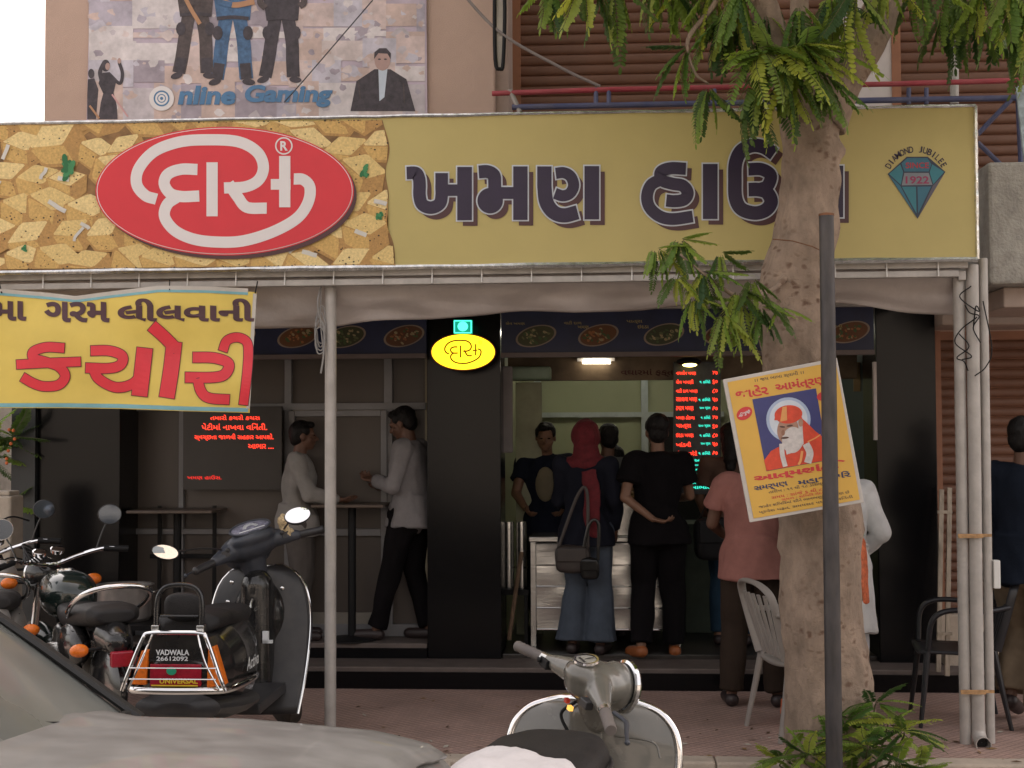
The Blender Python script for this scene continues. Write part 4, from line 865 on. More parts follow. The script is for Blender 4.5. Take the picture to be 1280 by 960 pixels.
def person(label, loc, rz, H=1.68, pose=None, shirt=(.5, .5, .5), trouser=(.05, .04, .04), skin=None, hair='short', shoes=(.03, .02, .02), sleeve='long',
           female=False, look=0, tilt=0, loose=0.0, skirt=None, hands='relax', vox=.0075, scarf=None, group=None, tuck=False, shirt_end=None, flare=0.0):
    skin = skin or m_skin
    k = H / 1.70; J = {a: V(b) for a, b in BASE.items()}
    for a, b in (pose or {}).items(): J[a] = V(b)
    J = {a: b * k for a, b in J.items()}
    t = thing('person', label, 'person', loc, rz, group)
    wS = .90 if female else 1.0
    HM = Matrix.Rotation(look, 3, 'Z') @ Matrix.Rotation(tilt, 3, 'X')
    hd = J['hd']
    def hp(x, y, z): return hd + HM @ (V((x, y, z)) * k)
    def torso(m, g, lo='pel'):
        sd = (J['sr'] - J['sl']).normalized(); sh = (J['hr'] - J['hl']).normalized()
        c = [J['pel'] - V((0, 0, .05 * k)), J['pel'] + V((0, 0, .03 * k)), J['wst'], lerp(J['wst'], J['chs'], .5), J['chs'], lerp(J['chs'], J['nck'], .55), lerp(J['chs'], J['nck'], .92)]
        rx = [.165, .168, .142 * wS, .155 * wS, .172 * wS, .155 * wS, .075]; ry = [.62, .66, .66, .66, .64, .58, .8]
        rings = []
        for i, p in enumerate(c):
            s_ = sh.lerp(sd, i / 6).normalized(); up = (c[min(i + 1, 6)] - c[max(i - 1, 0)]).normalized(); f_ = up.cross(s_).normalized(); s_ = f_.cross(up)
            r0 = (rx[i] * k + g); rings.append([p + s_ * (r0 * cos(2 * pi * q / 20)) - f_ * ((rx[i] * ry[i] * k + g) * sin(2 * pi * q / 20)) for q in range(20)])
        m.loft(rings)
        m.cap(J['hl'] + V((.01, -.035 * k, -.03 * k)), J['hr'] + V((-.01, -.035 * k, -.03 * k)), .098 * k + g * .8, n=14)
        for s_ in 'lr': m.cap(J['s' + s_] + V((0, 0, -.012)), lerp(J['chs'], J['nck'], .5), .058 * k + g * .7, .07 * k + g * .5)
        if female:
            for s_ in (-1, 1): m.ell(J['chs'] + sd * (.07 * s_ * k) + V((0, 0, 0)) + (sd.cross(V((0, 0, 1))) * -.085 * k), (.062 * k + g,) * 3, 12, 8)
    # ---- body, one continuous surface
    b = MB(); torso(b, 0)
    for s_ in 'lr':
        sg = -1 if s_ == 'l' else 1
        b.cap(J['s' + s_], J['e' + s_], .052 * k * wS, .040 * k * wS); b.cap(J['e' + s_], J['w' + s_], .040 * k * wS, .026 * k * wS)
        b.cap(J['h' + s_], J['k' + s_], .085 * k, .055 * k); b.cap(J['k' + s_], J['a' + s_], .056 * k, .036 * k)
        b.cap(J['a' + s_] + V((0, -.02 * k, -.045 * k)), J['t' + s_], .036 * k, .030 * k)
        # hand: palm, four bent fingers, thumb
        w_ = J['w' + s_]; d = (w_ - J['e' + s_]).normalized()
        hd_dir = (pose or {}).get('hd' + s_)
        if hd_dir: d = V(hd_dir).normalized()
        side = (V((0, 1, 0)) - d * d.y); side = side.normalized() if side.length > .2 else V((sg, 0, 0))
        nrm = d.cross(side).normalized() * (-sg)       # palm faces the body
        pc = w_ + d * .05 * k
        b.tube([w_ - d * .01, w_ + d * .03 * k, w_ + d * .085 * k], [.024 * k, .038 * k, .036 * k], 12, ratio=.42, side=side)
        for i, L_ in enumerate((.068, .076, .071, .055)):
            o_ = w_ + d * (.088 - .004 * abs(i - 1)) * k + side * ((1.5 - i) * .0195 * k); a_ = .35 + .1 * i
            p1 = o_ + (d * cos(a_) + nrm * sin(a_)) * L_ * .5 * k; p2 = p1 + (d * cos(a_ * 2.3) + nrm * sin(a_ * 2.3)) * L_ * .5 * k
            b.cap(o_ - d * .012, p1, .0092 * k, .0086 * k, 8); b.cap(p1, p2, .0086 * k, .0078 * k, 8)
        o_ = w_ + d * .028 * k + side * .028 * k; p1 = o_ + (d * .6 + side * .7 + nrm * .3).normalized() * .036 * k; p2 = p1 + (d * .9 + side * .2 + nrm * .4).normalized() * .03 * k
        b.cap(o_ - side * .01, p1, .012 * k, .010 * k, 8); b.cap(p1, p2, .010 * k, .0085 * k, 8)
    b.cap(lerp(J['chs'], J['nck'], .7), hd + HM @ V((0, -.02 * k, -.06 * k)), .058 * k * wS, .052 * k * wS)
    def he(x, y, z, rx, ry, rz): b.ell(hp(x, y, z), (rx * k, ry * k, rz * k), 18, 12, M=HM)
    he(0, -.012, .028, .075, .094, .088); he(0, .02, -.03, .060, .070, .072); he(0, .045, -.078, .034, .036, .028)
    b.cap(hp(0, .082, .012), hp(0, .103, -.022), .009 * k, .015 * k); he(-.011, .094, -.026, .010, .011, .008); he(.011, .094, -.026, .010, .011, .008)
    b.cap(hp(-.04, .072, .022), hp(.04, .072, .022), .014 * k, .014 * k)
    for sg in (-1, 1): he(sg * .076, -.008, -.006, .009, .020, .031); he(sg * .045, .05, -.025, .022, .022, .02)
    b.cap(hp(-.018, .083, -.053), hp(.018, .083, -.053), .009 * k, .009 * k)
    bm = remesh(b, vox, 2); bm.build('body', skin, t, smooth=180)
    for sg in (-1, 1):
        MB().ell(hp(sg * .031, .0805, .008), (.013 * k, .007 * k, .0065 * k), 10, 8, M=HM).build('eye', m_eye, t)
    # ---- hair
    h = MB()
    if hair != 'none':
        h.ell(hp(0, -.026, .045), (.083 * k, .096 * k, .086 * k), 18, 12, M=HM); h.ell(hp(0, -.055, .0), (.074 * k, .062 * k, .08 * k), 16, 10, M=HM)
        for sg in (-1, 1): h.ell(hp(sg * .066, .005, .045), (.018 * k, .045 * k, .042 * k), 10, 8, M=HM)
        h.ell(hp(.01, .045, .092), (.055 * k, .045 * k, .028 * k), 12, 8, M=HM)
        if hair == 'long': h.cap(hp(0, -.075, .0), hp(0, -.10, -.22), .062 * k, .045 * k); h.cap(hp(0, -.05, -.05), hp(0, -.09, -.15), .075 * k, .06 * k)
        if hair == 'bun': h.ell(hp(0, -.085, .085), (.05 * k,) * 3, 12, 8); h.ell(hp(0, -.05, .06), (.086 * k, .085 * k, .08 * k), 14, 10)
        if hair == 'bald': h = MB(); h.ell(hp(0, -.06, .0), (.077 * k, .055 * k, .06 * k), 16, 10, M=HM)
        hh = remesh(h, .009, 1, .004, 45); hh.build('hair', m_hair, t, smooth=180)
    sname = 'cloth_%02d%02d%02d' % tuple(int(min(.99, c) * 99) for c in shirt); tname = 'cloth_%02d%02d%02d' % tuple(int(min(.99, c) * 99) for c in trouser)
    ms = mat(sname, shirt, .9, var=.14, scale=9, bump=.2, bscale=90, spec=.12); mt_ = mat(tname, trouser, .9, var=.18, scale=9, bump=.2, bscale=90, spec=.12)
    # ---- trousers
    if skirt is None:
        c = MB(); g = .014 * k
        c.loft([[J['pel'] + V((cos(a) * (r0 + g), sin(a) * (r0 * .64 + g), z * k)) for a in [2 * pi * q / 20 for q in range(20)]] for z, r0 in ((-.10, .168 * k), (0, .172 * k), (.075, .155 * k))])
        c.cap(J['hl'] + V((.01, -.035 * k, -.03 * k)), J['hr'] + V((-.01, -.035 * k, -.03 * k)), .10 * k + g, n=14)
        for s_ in 'lr':
            kn, an = J['k' + s_], J['a' + s_]; end = lerp(kn, an, .97)
            c.cap(J['h' + s_], kn, .098 * k + g + loose * .5, .064 * k + g + loose * .6)
            c.tube([lerp(kn, an, -.05), kn, lerp(kn, an, .5), end], [.05 * k, .066 * k + g + loose * .6, .055 * k + g + loose + flare * .4, .052 * k + g + loose + flare], 14)
        remesh(c, .011, 1, .0115, 9).build('trousers', mt_, t, smooth=180)
    else:
        c = MB(); z1 = skirt[0] * k; prof = [(J['wst'].z, .15), (J['pel'].z, .18), (lerp(J['pel'].z, z1, .5), .19), (z1, skirt[1])]
        rings = []
        pts = cr([(a, b_, 0) for a, b_ in prof], 5)
        for p in pts:
            fr_ = (J['wst'].z - p.x) / (J['wst'].z - z1); cen = lerp(J['pel'], (J['kl'] + J['kr'] + J['al'] + J['ar']) / 4, fr_)
            rings.append([V((cen.x + cos(a) * p.y * k * (1 + .10 * fr_ * sin(a * 9)), cen.y + sin(a) * p.y * .75 * k * (1 + .10 * fr_ * sin(a * 9)), p.x)) for a in [2 * pi * q / 60 for q in range(60)]])
        c.loft(rings, cap=False).build('skirt', mt_, t, smooth=180)
    # ---- shirt
    c = MB(); g = .018 * k + loose * .4; torso(c, g)
    lo = shirt_end if shirt_end is not None else .80
    if not tuck:
        z1 = lo * k; pts = [(J['wst'], .158 * wS), (J['pel'], .200), (V((J['pel'].x, J['pel'].y, z1)), .212 + loose)]
        c.loft([[p + V((cos(a) * (r0 * k + g * .3), sin(a) * (r0 * .82 * k + g * .3) - .012, 0)) for a in [2 * pi * q / 24 for q in range(24)]] for p, r0 in pts])
    for s_ in 'lr':
        e_, w_ = J['e' + s_], J['w' + s_]
        if sleeve == 'long': c.cap(J['s' + s_], e_, .062 * k + g * .5, .050 * k + g * .4 + loose * .3); c.tube([e_, lerp(e_, w_, .5), lerp(e_, w_, .93)], [.05 * k + g * .4 + loose * .3, .044 * k + g * .3 + loose * .3, .037 * k + g * .2 + loose * .2], 12)
        else:
            fr_ = .62 if sleeve == 'short' else .45
            c.tube([J['s' + s_], lerp(J['s' + s_], e_, fr_ * .5), lerp(J['s' + s_], e_, fr_)], [.062 * k + g * .5, .062 * k + g * .6, .066 * k + g * .7 + loose * .4], 14)
    c.tube([lerp(J['chs'], J['nck'], .8), lerp(J['chs'], J['nck'], 1.04)], [.078 * k, .064 * k], 14)
    remesh(c, .011, 1, .0125, 11).build('shirt', ms, t, smooth=180)
    # ---- shoes
    for s_ in 'lr':
        c = MB(); a_ = J['a' + s_]; tt = J['t' + s_]
        c.cap(a_ + V((0, -.02 * k, -.045 * k)), tt, .044 * k, .038 * k); c.box(-1e-3, 1e-3, 0, 1e-3, 0, 1e-3)
        c = MB(); c.cap(a_ + V((0, -.02 * k, -.042 * k)), tt + V((0, 0, .006)), .045 * k, .039 * k)
        o = remesh(c, .01, 1); o.build('shoe', mat('shoe_%02d%02d%02d' % tuple(int(c_ * 99) for c_ in shoes), shoes, .5), t, smooth=180)
    return t, J, k, hp, HM
YP1 = 9.5
# man in a white shirt at the left table (profile to the right, arm on the table)
def at(px, Y, z): return (PX(px, Y, 700), Y, z)
pz = dict(er=(.24, .10, 1.13), wr=(.13, .32, 1.09), el=(-.24, -.04, 1.12), wl=(-.20, .12, .92), hd=(0, .035, 1.58), tl=(-.12, .14, .03))
person('older man in a pale shirt standing at the left end of the cafe table', at(374, 9.45, Z2), radians(-82), 1.52, pz, (.26, .25, .24), (.09, .08, .075), m_skin2, 'short', look=radians(4), tuck=False, loose=.008)
pz = dict(el=(-.25, .02, 1.12), wl=(-.10, .24, 1.16), er=(.25, -.02, 1.13), wr=(.12, .22, 1.10), hd=(.0, .055, 1.57), kl=(-.10, .10, .50), al=(-.10, .22, .085), tl=(-.11, .38, .03), kr=(.09, .0, .50), ar=(.08, -.12, .085), tr=(.08, .04, .03), hl=(-.09, .02, .9), hr=(.09, .0, .9))
_, J, k, hp, HM = pm2 = person('young man in a pale shirt and dark trousers leaning on the table beside the pillar', at(512, 9.45, Z2), radians(76), 1.62, pz, (.21, .20, .205), (.006, .005, .006), m_skin2, 'short', tilt=-.35, shirt_end=.82, loose=.006)
# boy behind the counter facing the street
pz = dict(el=(-.24, .08, 1.13), wl=(-.15, .28, 1.02), er=(.24, .08, 1.13), wr=(.15, .28, 1.02), hd=(0, .05, 1.575))
pbh = person('boy in a dark shirt with a pale front facing the street behind the steel counter', at(683, 10.25, ZE), radians(180), 1.58, pz, (.012, .015, .028), (.02, .02, .02), m_skin, 'short', sleeve='short', tilt=-.15)
MB().ell((0, 0, 0), (.075, .03, .13), 14, 10).build('apron_patch', mat('dull_apron', (.20, .17, .11), .8), pbh[0]).location = (.0, .115, 1.12)
# woman with a red scarf
pz = dict(er=(.22, -.02, 1.12), wr=(.20, .10, .90), el=(-.22, .04, 1.13), wl=(-.08, .22, 1.08), kl=(-.09, .02, .5), hd=(0, .02, 1.585))
pw, J, k, hp, HM = person('woman with a red headscarf, blue flared jeans and shoulder bag at the counter', at(733, 9.32, ZE), radians(-12), 1.56, pz, (.010, .011, .018), (.065, .080, .105), m_skin2, 'none', female=True, flare=.055, loose=.006, shirt_end=.80)
c = MB(); c.ell(hp(0, -.02, .03), (.10, .115, .115), 18, 12); c.cap(hp(0, -.03, -.06), hp(0, -.01, -.16), .085, .10); c.ell(hp(0, -.01, -.18), (.17, .11, .07), 18, 10)
remesh(c, .010, 2, .006, 22).build('headscarf', mat('scarf_red', (.11, .007, .012), .85, var=.25, scale=30, bump=.4, bscale=120), pw, smooth=180)
c = MB(); c.tube(cr([(.05, -.14, 1.25), (.075, -.155, 1.1), (.07, -.15, .95), (.06, -.14, .80)], 5), [.055, .06, .058, .05], 12, ratio=.35, side=(1, 0, 0)); remesh(c, .010, 2, .006, 22).build('scarf_tail', MATS['scarf_red'], pw, smooth=180)
def bag(label, loc, rz, w_, h_, d_, strap_to, m, name='shoulder_bag'):
    b = thing(name, label, 'bag', loc, rz)
    q = MB(); q.ell((0, 0, h_ * .45), (w_ / 2, d_ / 2, h_ / 2), 24, 14, e=.45); q = remesh(q, .010, 2, .004, 14); q.build('bag_body', m, b, smooth=180)
    q = MB(); q.tube(cr([(-w_ * .42, 0, h_ * .8), V(strap_to) + V((-.03, 0, 0)), V(strap_to) + V((.03, 0, 0)), (w_ * .42, 0, h_ * .8)], 8), .011, 8, ratio=.4); q.build('strap', m, b)
    q = MB(); q.box(-w_ * .42, w_ * .42, -d_ / 2 - .006, -d_ / 2 + .02, h_ * .35, h_ * .86); q.build('flap', m, b, bevel=.01, smooth=0)
    return b
m_bag = mat('dark_brown_leather', (.035, .027, .024), .45, var=.3)
bag('dark brown satchel hanging at the hip of the woman in the red scarf', at(716, 9.14, .74), radians(-8), .24, .19, .09, (.07, 0, .52), m_bag)
bag('small shiny black handbag held beside the brown satchel', at(737, 9.10, .70), radians(-4), .13, .15, .07, (.03, 0, .36), mat('black_patent', (.01, .01, .01), .2), 'handbag')
# two people further inside
person('dark haired customer seen between the red scarf and the bent man', at(758, 10.05, ZE), radians(10), 1.56, dict(hd=(.02, .0, 1.585)), (.12, .13, .13), (.03, .03, .03), m_skin2, 'short', sleeve='short')
pz = dict(chs=(0, .12, 1.22), nck=(0, .24, 1.33), hd=(0, .36, 1.36), sl=(-.175, .20, 1.29), sr=(.175, .20, 1.29), el=(-.2, .34, 1.08), wl=(-.12, .50, 1.0), er=(.2, .34, 1.08), wr=(.12, .50, 1.0))
person('man bending his dark head forward over the counter', at(796, 10.45, ZE), radians(150), 1.6, pz, (.05, .04, .035), (.03, .03, .03), m_skin2, 'short', tilt=-.7)
# woman in black
pz = dict(el=(-.25, -.10, 1.13), wl=(-.06, -.17, .98), er=(.24, .06, 1.13), wr=(.16, .25, 1.10), hdl=(.9, -.1, -.2), kl=(-.11, .02, .5), al=(-.14, -.10, .10), tl=(-.20, .04, .03), kr=(.10, .03, .5), ar=(.11, -.0, .085), tr=(.13, .16, .03), wst=(-.01, -.01, 1.06))
person('woman all in black with her hand folded behind her back, orange sandals', at(823, 9.33, ZE - .02), radians(6), 1.63, pz, (.006, .005, .006), (.005, .005, .006), m_skin, 'bun', shoes=(.32, .10, .03), sleeve='short', female=True, loose=.014, shirt_end=.80)
# woman in blue jeans with a bag
pz = dict(el=(-.25, .02, 1.12), wl=(-.20, .14, .95))
person('customer in a brown top and dark blue jeans, left of the poster', at(915, 9.75, ZE), radians(-8), 1.56, pz, (.10, .06, .045), (.02, .045, .075), m_skin, 'long', sleeve='short', female=True, shirt_end=.80)
bag('large black bag hanging beside the dark blue jeans', at(892, 9.5, .80), radians(10), .27, .30, .12, (.05, 0, .5), m_black)
# man in a pink shirt, back to us
pz = dict(el=(-.25, .05, 1.13), wl=(-.17, .26, 1.04), er=(.25, .05, 1.13), wr=(.17, .26, 1.04), kl=(-.12, .0, .5), al=(-.14, -.03, .085), tl=(-.17, .13, .03), kr=(.12, .0, .5), ar=(.14, -.03, .085), tr=(.18, .13, .03))
person('man in a dusty pink shirt and brown trousers, half behind the poster', at(941, 8.45, 0), radians(-4), 1.66, pz, (.30, .135, .115), (.035, .024, .018), m_skin2, 'short', sleeve='short', loose=.012, shirt_end=.79, tuck=False)
# man in white kurta right of the tree
pz = dict(er=(.27, -.06, 1.12), wr=(.17, .10, .96), hdr=(-.8, .5, 0), el=(-.25, 0, 1.12), wl=(-.2, .14, .92))
person('man in loose white shirt and white trousers standing just right of the tree trunk', at(1048, 8.35, 0), radians(14), 1.6, pz, (.60, .60, .60), (.50, .51, .53), m_skin, 'short', sleeve='long', loose=.02, shirt_end=.50)
# woman in a green sari standing behind the trunk
ps, J, k, hp, HM = person('woman in a pale green sari with orange border, standing mostly behind the tree trunk', (PX(1030, 7.9, 700), 7.92, 0), radians(-30), 1.48, dict(tl=(-.12, .15, .03), tr=(.12, .15, .03)), (.26, .48, .38), (.24, .46, .36), m_skin, 'long', shoes=(.35, .08, .04), sleeve='short', loose=.01, female=True, skirt=(.06, .27))
m_sari = mat('sari_green', (.26, .50, .39), .8, var=.15, scale=6); m_sarib = mat('sari_orange_border', (.55, .13, .05), .7, var=.4, scale=40)
c = MB(); c.loft([[V((cos(a) * r0 * (1 + .10 * sin(a * 9)), sin(a) * r0 * .75 * (1 + .10 * sin(a * 9)), z)) for a in [2 * pi * q / 60 for q in range(60)]] for z, r0 in ((.135, .2395), (.052, .2445))], cap=False).build('sari_border', m_sarib, ps, smooth=180)
c = MB(); c.tube(cr([(.10, .10, 1.2), (.20, .05, 1.05), (.23, .0, .9), (.25, -.02, .80), (.255, -.02, .70)], 5), [.05, .06, .06, .055, .045], 12, ratio=.3, side=(0, 1, 0)); c = remesh(c, .012, 2, .008, 16); c.build('sari_end', m_sarib, ps, smooth=180)
# man at the right edge
pz = dict(kl=(-.10, .16, .52), al=(-.10, .02, .16), tl=(-.11, .16, .05), kr=(.10, .05, .5), ar=(.11, -.16, .11), tr=(.11, -.02, .03), el=(-.24, -.06, 1.12), wl=(-.22, .12, .90), er=(.24, .0, 1.12), wr=(.2, .2, .95))
person('man in navy shirt and khaki trousers walking at the right edge of the picture', at(1282, 7.95, 0), radians(-35), 1.74, pz, (.010, .014, .024), (.19, .145, .10), m_skin2, 'short', shoes=(.03, .02, .02), loose=.02, shirt_end=.79)
# ================================================================== FURNITURE
# tall cafe tables
def cafe_table(label, px, zt, hw):
    Y = 9.42; X = PX(px, Y, 640); t = thing('cafe_table', label, 'table', (X, Y, Z2), group='tall standing tables in front of the left shop front')
    MB().box(-hw, hw, -.2, .2, 0, .022).build('table_top', mat('dark_laminate', (.10, .075, .06), .4), t, bevel=.006, smooth=0).location = (0, 0, zt - Z2)
    MB().tube([(0, 0, .01), (0, 0, zt - Z2)], .028, 14).build('column', m_black, t); MB().lathe([(.18, 0), (.18, .012), (.03, .03)], n=24).build('base', m_black, t)
    return t
zt = PZ(633, 9.4)
cafe_table('tall dark cafe table between the two men, with a steel plate on it', 440, zt, .25)
t = cafe_table('tall dark cafe table in the shade left of the black scooter', 222, PZ(640, 9.4), .30)
for px in (190, 262): MB().box((px - 222) / 181 - .012, (px - 222) / 181 + .012, .14, .16, 0, zt - Z2).build('leg', m_black, t, smooth=0)
MB().box(-.24, .24, .13, .17, .55, .58).build('cross_bar', m_black, t, smooth=0)
pl = thing('steel_plate', 'small steel plate lying on the cafe table between the two men', 'plate', (PX(425, 9.4, 633), 9.4, zt + .0)); MB().lathe([(.001, .006), (.06, .006), (.085, .018), (.088, .018), (.065, .001), (.001, .001)]).build('dish', m_steel, pl)
# counter
def counter():
    Y = 9.62; xa, xb = PX(663, Y, 700), PX(850, Y, 700); zt = PZ(671, Y, 720); W = xb - xa; H = zt - ZE
    t = thing('steel_counter', 'brushed steel shop counter with four rows of front panels behind the queue', 'counter', ((xa + xb) / 2, Y, ZE))
    MB().box(-W / 2 + .02, W / 2 - .02, .02, .5, .14, H - .05).build('carcass', m_steel, t, smooth=0)
    MB().box(-W / 2 - .01, W / 2 + .01, -.02, .54, H - .035, H).build('worktop', m_steel, t, bevel=.006, smooth=0)
    for sx in (-1, 1): MB().box(sx * (W / 2 - .02) - .02, sx * (W / 2 - .02) + .02, -.012, .03, 0, H - .037).build('corner_leg', m_steel, t, bevel=.003, smooth=0)
    z0 = .12; ph = (H - .05 - z0) / 4
    for i in range(4):
        mb = MB(); rows = []
        for a in range(25):
            r_ = []
            for b_ in range(5): r_.append((-W / 2 + .045 + (W - .09) * a / 24, .006 + .0035 * sin(a * .55 + i * 2) * sin(pi * b_ / 4) + .002 * noise.noise(V((a * .3, b_, i))), z0 + i * ph + .006 + (ph - .012) * b_ / 4))
            rows.append(r_)
        mb.loft(rows, False, open_ring=True); o = mb.build('front_panel', m_steel, t, smooth=180)
    for i in range(5): MB().box(-W / 2 + .04, W / 2 - .04, -.004, .02, z0 + i * ph - .005, z0 + i * ph + .005).build('trim_bar', m_chrome, t, smooth=0, bevel=.002)
    return t, W, H
ctr, CW, CH = counter()
bx = thing('steel_bin', 'plain steel box standing on the counter between the women', 'box', (PX(785, 9.75, 650), 9.75, ZE + CH)); MB().box(-.10, .12, -.05, .25, 0, .24).build('box_body', m_steel, bx, bevel=.006, smooth=0)
MB().box(-.11, .13, -.06, .26, .24, .25).build('rim', m_chrome, bx, bevel=.003, smooth=0)
fd_ = MB(); rr = random.Random(8)
for i in range(26): fd_.ell((rr.uniform(-.1, .1), rr.uniform(-.08, .12), rr.uniform(0, .07)), (.03, .025, .02), 8, 6, M=Matrix.Rotation(rr.random() * 3, 3, 'Z'))
fd_.v = [(x + bx.location.x, y + bx.location.y + .1, z + bx.location.z + .26) for x, y, z in fd_.v]; fo_ = fd_.build('snack_pile', mat('fried_snack', (.24, .15, .06), .7, var=.4, scale=40)); tag(fo_, 'heap of small fried snacks on the steel box on the counter', 'food', kind='stuff')
# steel milk cans at the left of the door
for i, px in enumerate((636, 652)):
    Y = 9.75; t = thing('steel_canister', ('left' if i == 0 else 'right') + ' of two tall ribbed steel canisters on a stand inside the doorway', 'canister', (PX(px, Y, 690), Y, PZ(735, Y, 640)), group='steel canisters beside the pillar')
    H = PZ(652, Y, 640) - PZ(735, Y, 640); r_ = .04
    MB().lathe([(.001, 0)] + [(r_ * (1 if j % 2 else .93), H * j / 12) for j in range(13)] + [(.001, H)], n=20).build('can_body', m_steel, t); MB().lathe([(r_ * 1.08, H * .30), (r_ * 1.08, H * .33)], n=20).build('band', m_chrome, t)
st = thing('low_stand', 'dark low stand carrying the two steel canisters', 'stand', (PX(644, 9.75, 740), 9.75, ZE)); MB().box(-.10, .10, -.08, .08, PZ(737, 9.75, 640) - ZE - .03, PZ(735, 9.75, 640) - ZE - .002).build('shelf', m_black, st, smooth=0)
for a in (-.08, .08): MB().box(a - .012, a + .012, -.07, .07, 0, PZ(737, 9.75, 640) - ZE - .032).build('leg', m_black, st, smooth=0)
o = MB().tube([P(636, 800, 9.5), P(652, 690, 9.62)], .016, 8).build('wooden_stick', mat('old_wood', (.17, .11, .07), .8, var=.3, scale=20)); tag(o, 'wooden stick leaning against the stand beside the black pillar', 'stick')
o = MB().box(PX(623, 9.6, 500), PX(641, 9.6, 500), 9.55, 9.62, PZ(566, 9.6), PZ(458, 9.6)).build('wall_panel', mat('grey_plastic_panel', (.20, .18, .18), .5), bevel=.01, smooth=0); tag(o, 'narrow grey panel mounted at the left edge of the shop doorway', 'panel')
o = MB().box(PX(638, 9.9), PX(690, 9.9), 9.7, 9.9, PZ(476, 9.9), PZ(460, 9.9)).build('air_curtain', mat('pale_green_case', (.20, .27, .19), .5), bevel=.015, smooth=0); tag(o, 'pale green box unit mounted high inside the doorway', 'air unit')
o = MB().box(PX(641, 9.85), PX(675, 9.85), 10.2, 10.25, ZE, PZ(478, 10.2)).build('door_leaf', mat('pale_green_door', (.30, .31, .20), .5, var=.15), smooth=0, bevel=.004); tag(o, 'pale greenish door leaf standing open behind the canisters', 'door')
o = MB().box(PX(858, 10), PX(1000, 10), 10.3, 10.8, ZE, PZ(655, 10.3)).build('dark_green_cabinet', mat('dark_green_paint', (.05, .075, .055), .5, var=.2), smooth=0, bevel=.006); tag(o, 'dark green cabinet behind the people on the right of the counter', 'cabinet')
o = MB().box(PX(1091, 9.15), PX(1095, 9.15), 9.10, 9.14, PZ(552, 9.12), PZ(456, 9.12)).build('door_trim', mat('pale_trim', (.42, .37, .35), .5), smooth=0); tag(o, 'thin pale vertical strip on the doorway edge right of the poster', 'trim')
o = MB().box(PX(1068, 10), PX(1081, 10), 10.0, 10.02, PZ(492, 10), PZ(456, 10)).build('wall_calendar', mat('calendar_tan', (.30, .22, .10), .6, var=.3), smooth=0); tag(o, 'small tan calendar hanging inside behind the poster', 'calendar')
# plastic chairs
def plastic_chair(label, loc, rz, m, arms=True):
    t = thing('plastic_chair', label, 'chair', loc, rz)
    rows = []
    for j in range(9):      # seat, local y forward
        y = -.19 + .42 * j / 8; rows.append([(lerp(-.21, .21, i / 8) * (1 - .06 * (j / 8 < .2)), y, .42 - .02 * sin(pi * i / 8) + .012 * (j / 8) - .02 * max(0, j / 8 - .85)) for i in range(9)])
    s_ = MB().loft(rows, False, open_ring=True).build('seat', m, t, smooth=180); md = s_.modifiers.new('s', 'SOLIDIFY'); md.thickness = .02
    def bk(u, v): # back surface point: u across, v up
        return V((u * (.19 + .03 * v), -.19 - .10 * v + .035 * (1 - u * u) * -1 * v * .8, .43 + .40 * v))
    for i in range(5):
        u = -.64 + .32 * i; MB().tube([bk(u * .8, .02), bk(u * .9, .3), bk(u * 1.0, .6), bk(u * 1.02, .86)], .022, 8, ratio=.35, side=(1, 0, 0)).build('back_slat', m, t)
    fr = MB(); fr.tube(cr([bk(-.95, 0), bk(-1, .5), bk(-.95, .85), bk(-.6, 1.0), bk(0, 1.04), bk(.6, 1.0), bk(.95, .85), bk(1, .5), bk(.95, 0)], 6), .024, 10, ratio=.55, side=(0, 1, 0)); fr.build('back_frame', m, t)
    for sx in (-1, 1):
        for y, dy in ((.19, .05), (-.17, -.08)):
            MB().tube([(sx * .19, y, .43), (sx * .215, y + dy * .5, .2), (sx * .235, y + dy, 0)], [.032, .026, .02], 10, ratio=.6, side=(1, 0, 0)).build('leg', m, t)
        if arms: MB().tube(cr([bk(sx, .62), (sx * .25, -.12, .66), (sx * .26, .08, .66), (sx * .25, .17, .60), (sx * .215, .19, .43)], 6), .022, 10, ratio=.7, side=(1, 0, 0)).build('armrest', m, t)
    return t
m_pc = mat('grey_plastic', (.25, .23, .215), .5, var=.15, dust=.3); m_pk = mat('black_plastic', (.018, .018, .022), .4, var=.2)
plastic_chair('dusty grey plastic armchair with a slatted back, half hidden by the tree trunk', (PX(1008, 7.62, 850), 7.70, 0), radians(-74), m_pc)
plastic_chair('black plastic armchair standing between the granite pillar and the grey pipes', (PX(1200, 8.0, 850), 8.05, 0), radians(84), m_pk)
wf = thing('trestle', 'narrow weathered pale wooden trestle leaning on the shutter behind the black chair', 'frame', (PX(1182, 9.0, 800), 8.9, 0))
m_ow = mat('weathered_wood', (.40, .34, .27), .9, var=.4, scale=30, stretch=(1, 1, .1))
for a, b_ in (((1173, 840), (1177, 612)), ((1184, 845), (1187, 610))): child(MB().bar(P(*a, 8.85), P(*b_, 9.05), .028, .02), 'side_rail', m_ow, wf, smooth=0)
child(MB().bar(P(1172, 640, 9.02), P(1190, 640, 9.02), .02, .02), 'cross_rail', m_ow, wf, smooth=0); child(MB().bar(P(1172, 792, 8.88), P(1190, 792, 8.88), .02, .02), 'cross_rail', m_ow, wf, smooth=0)
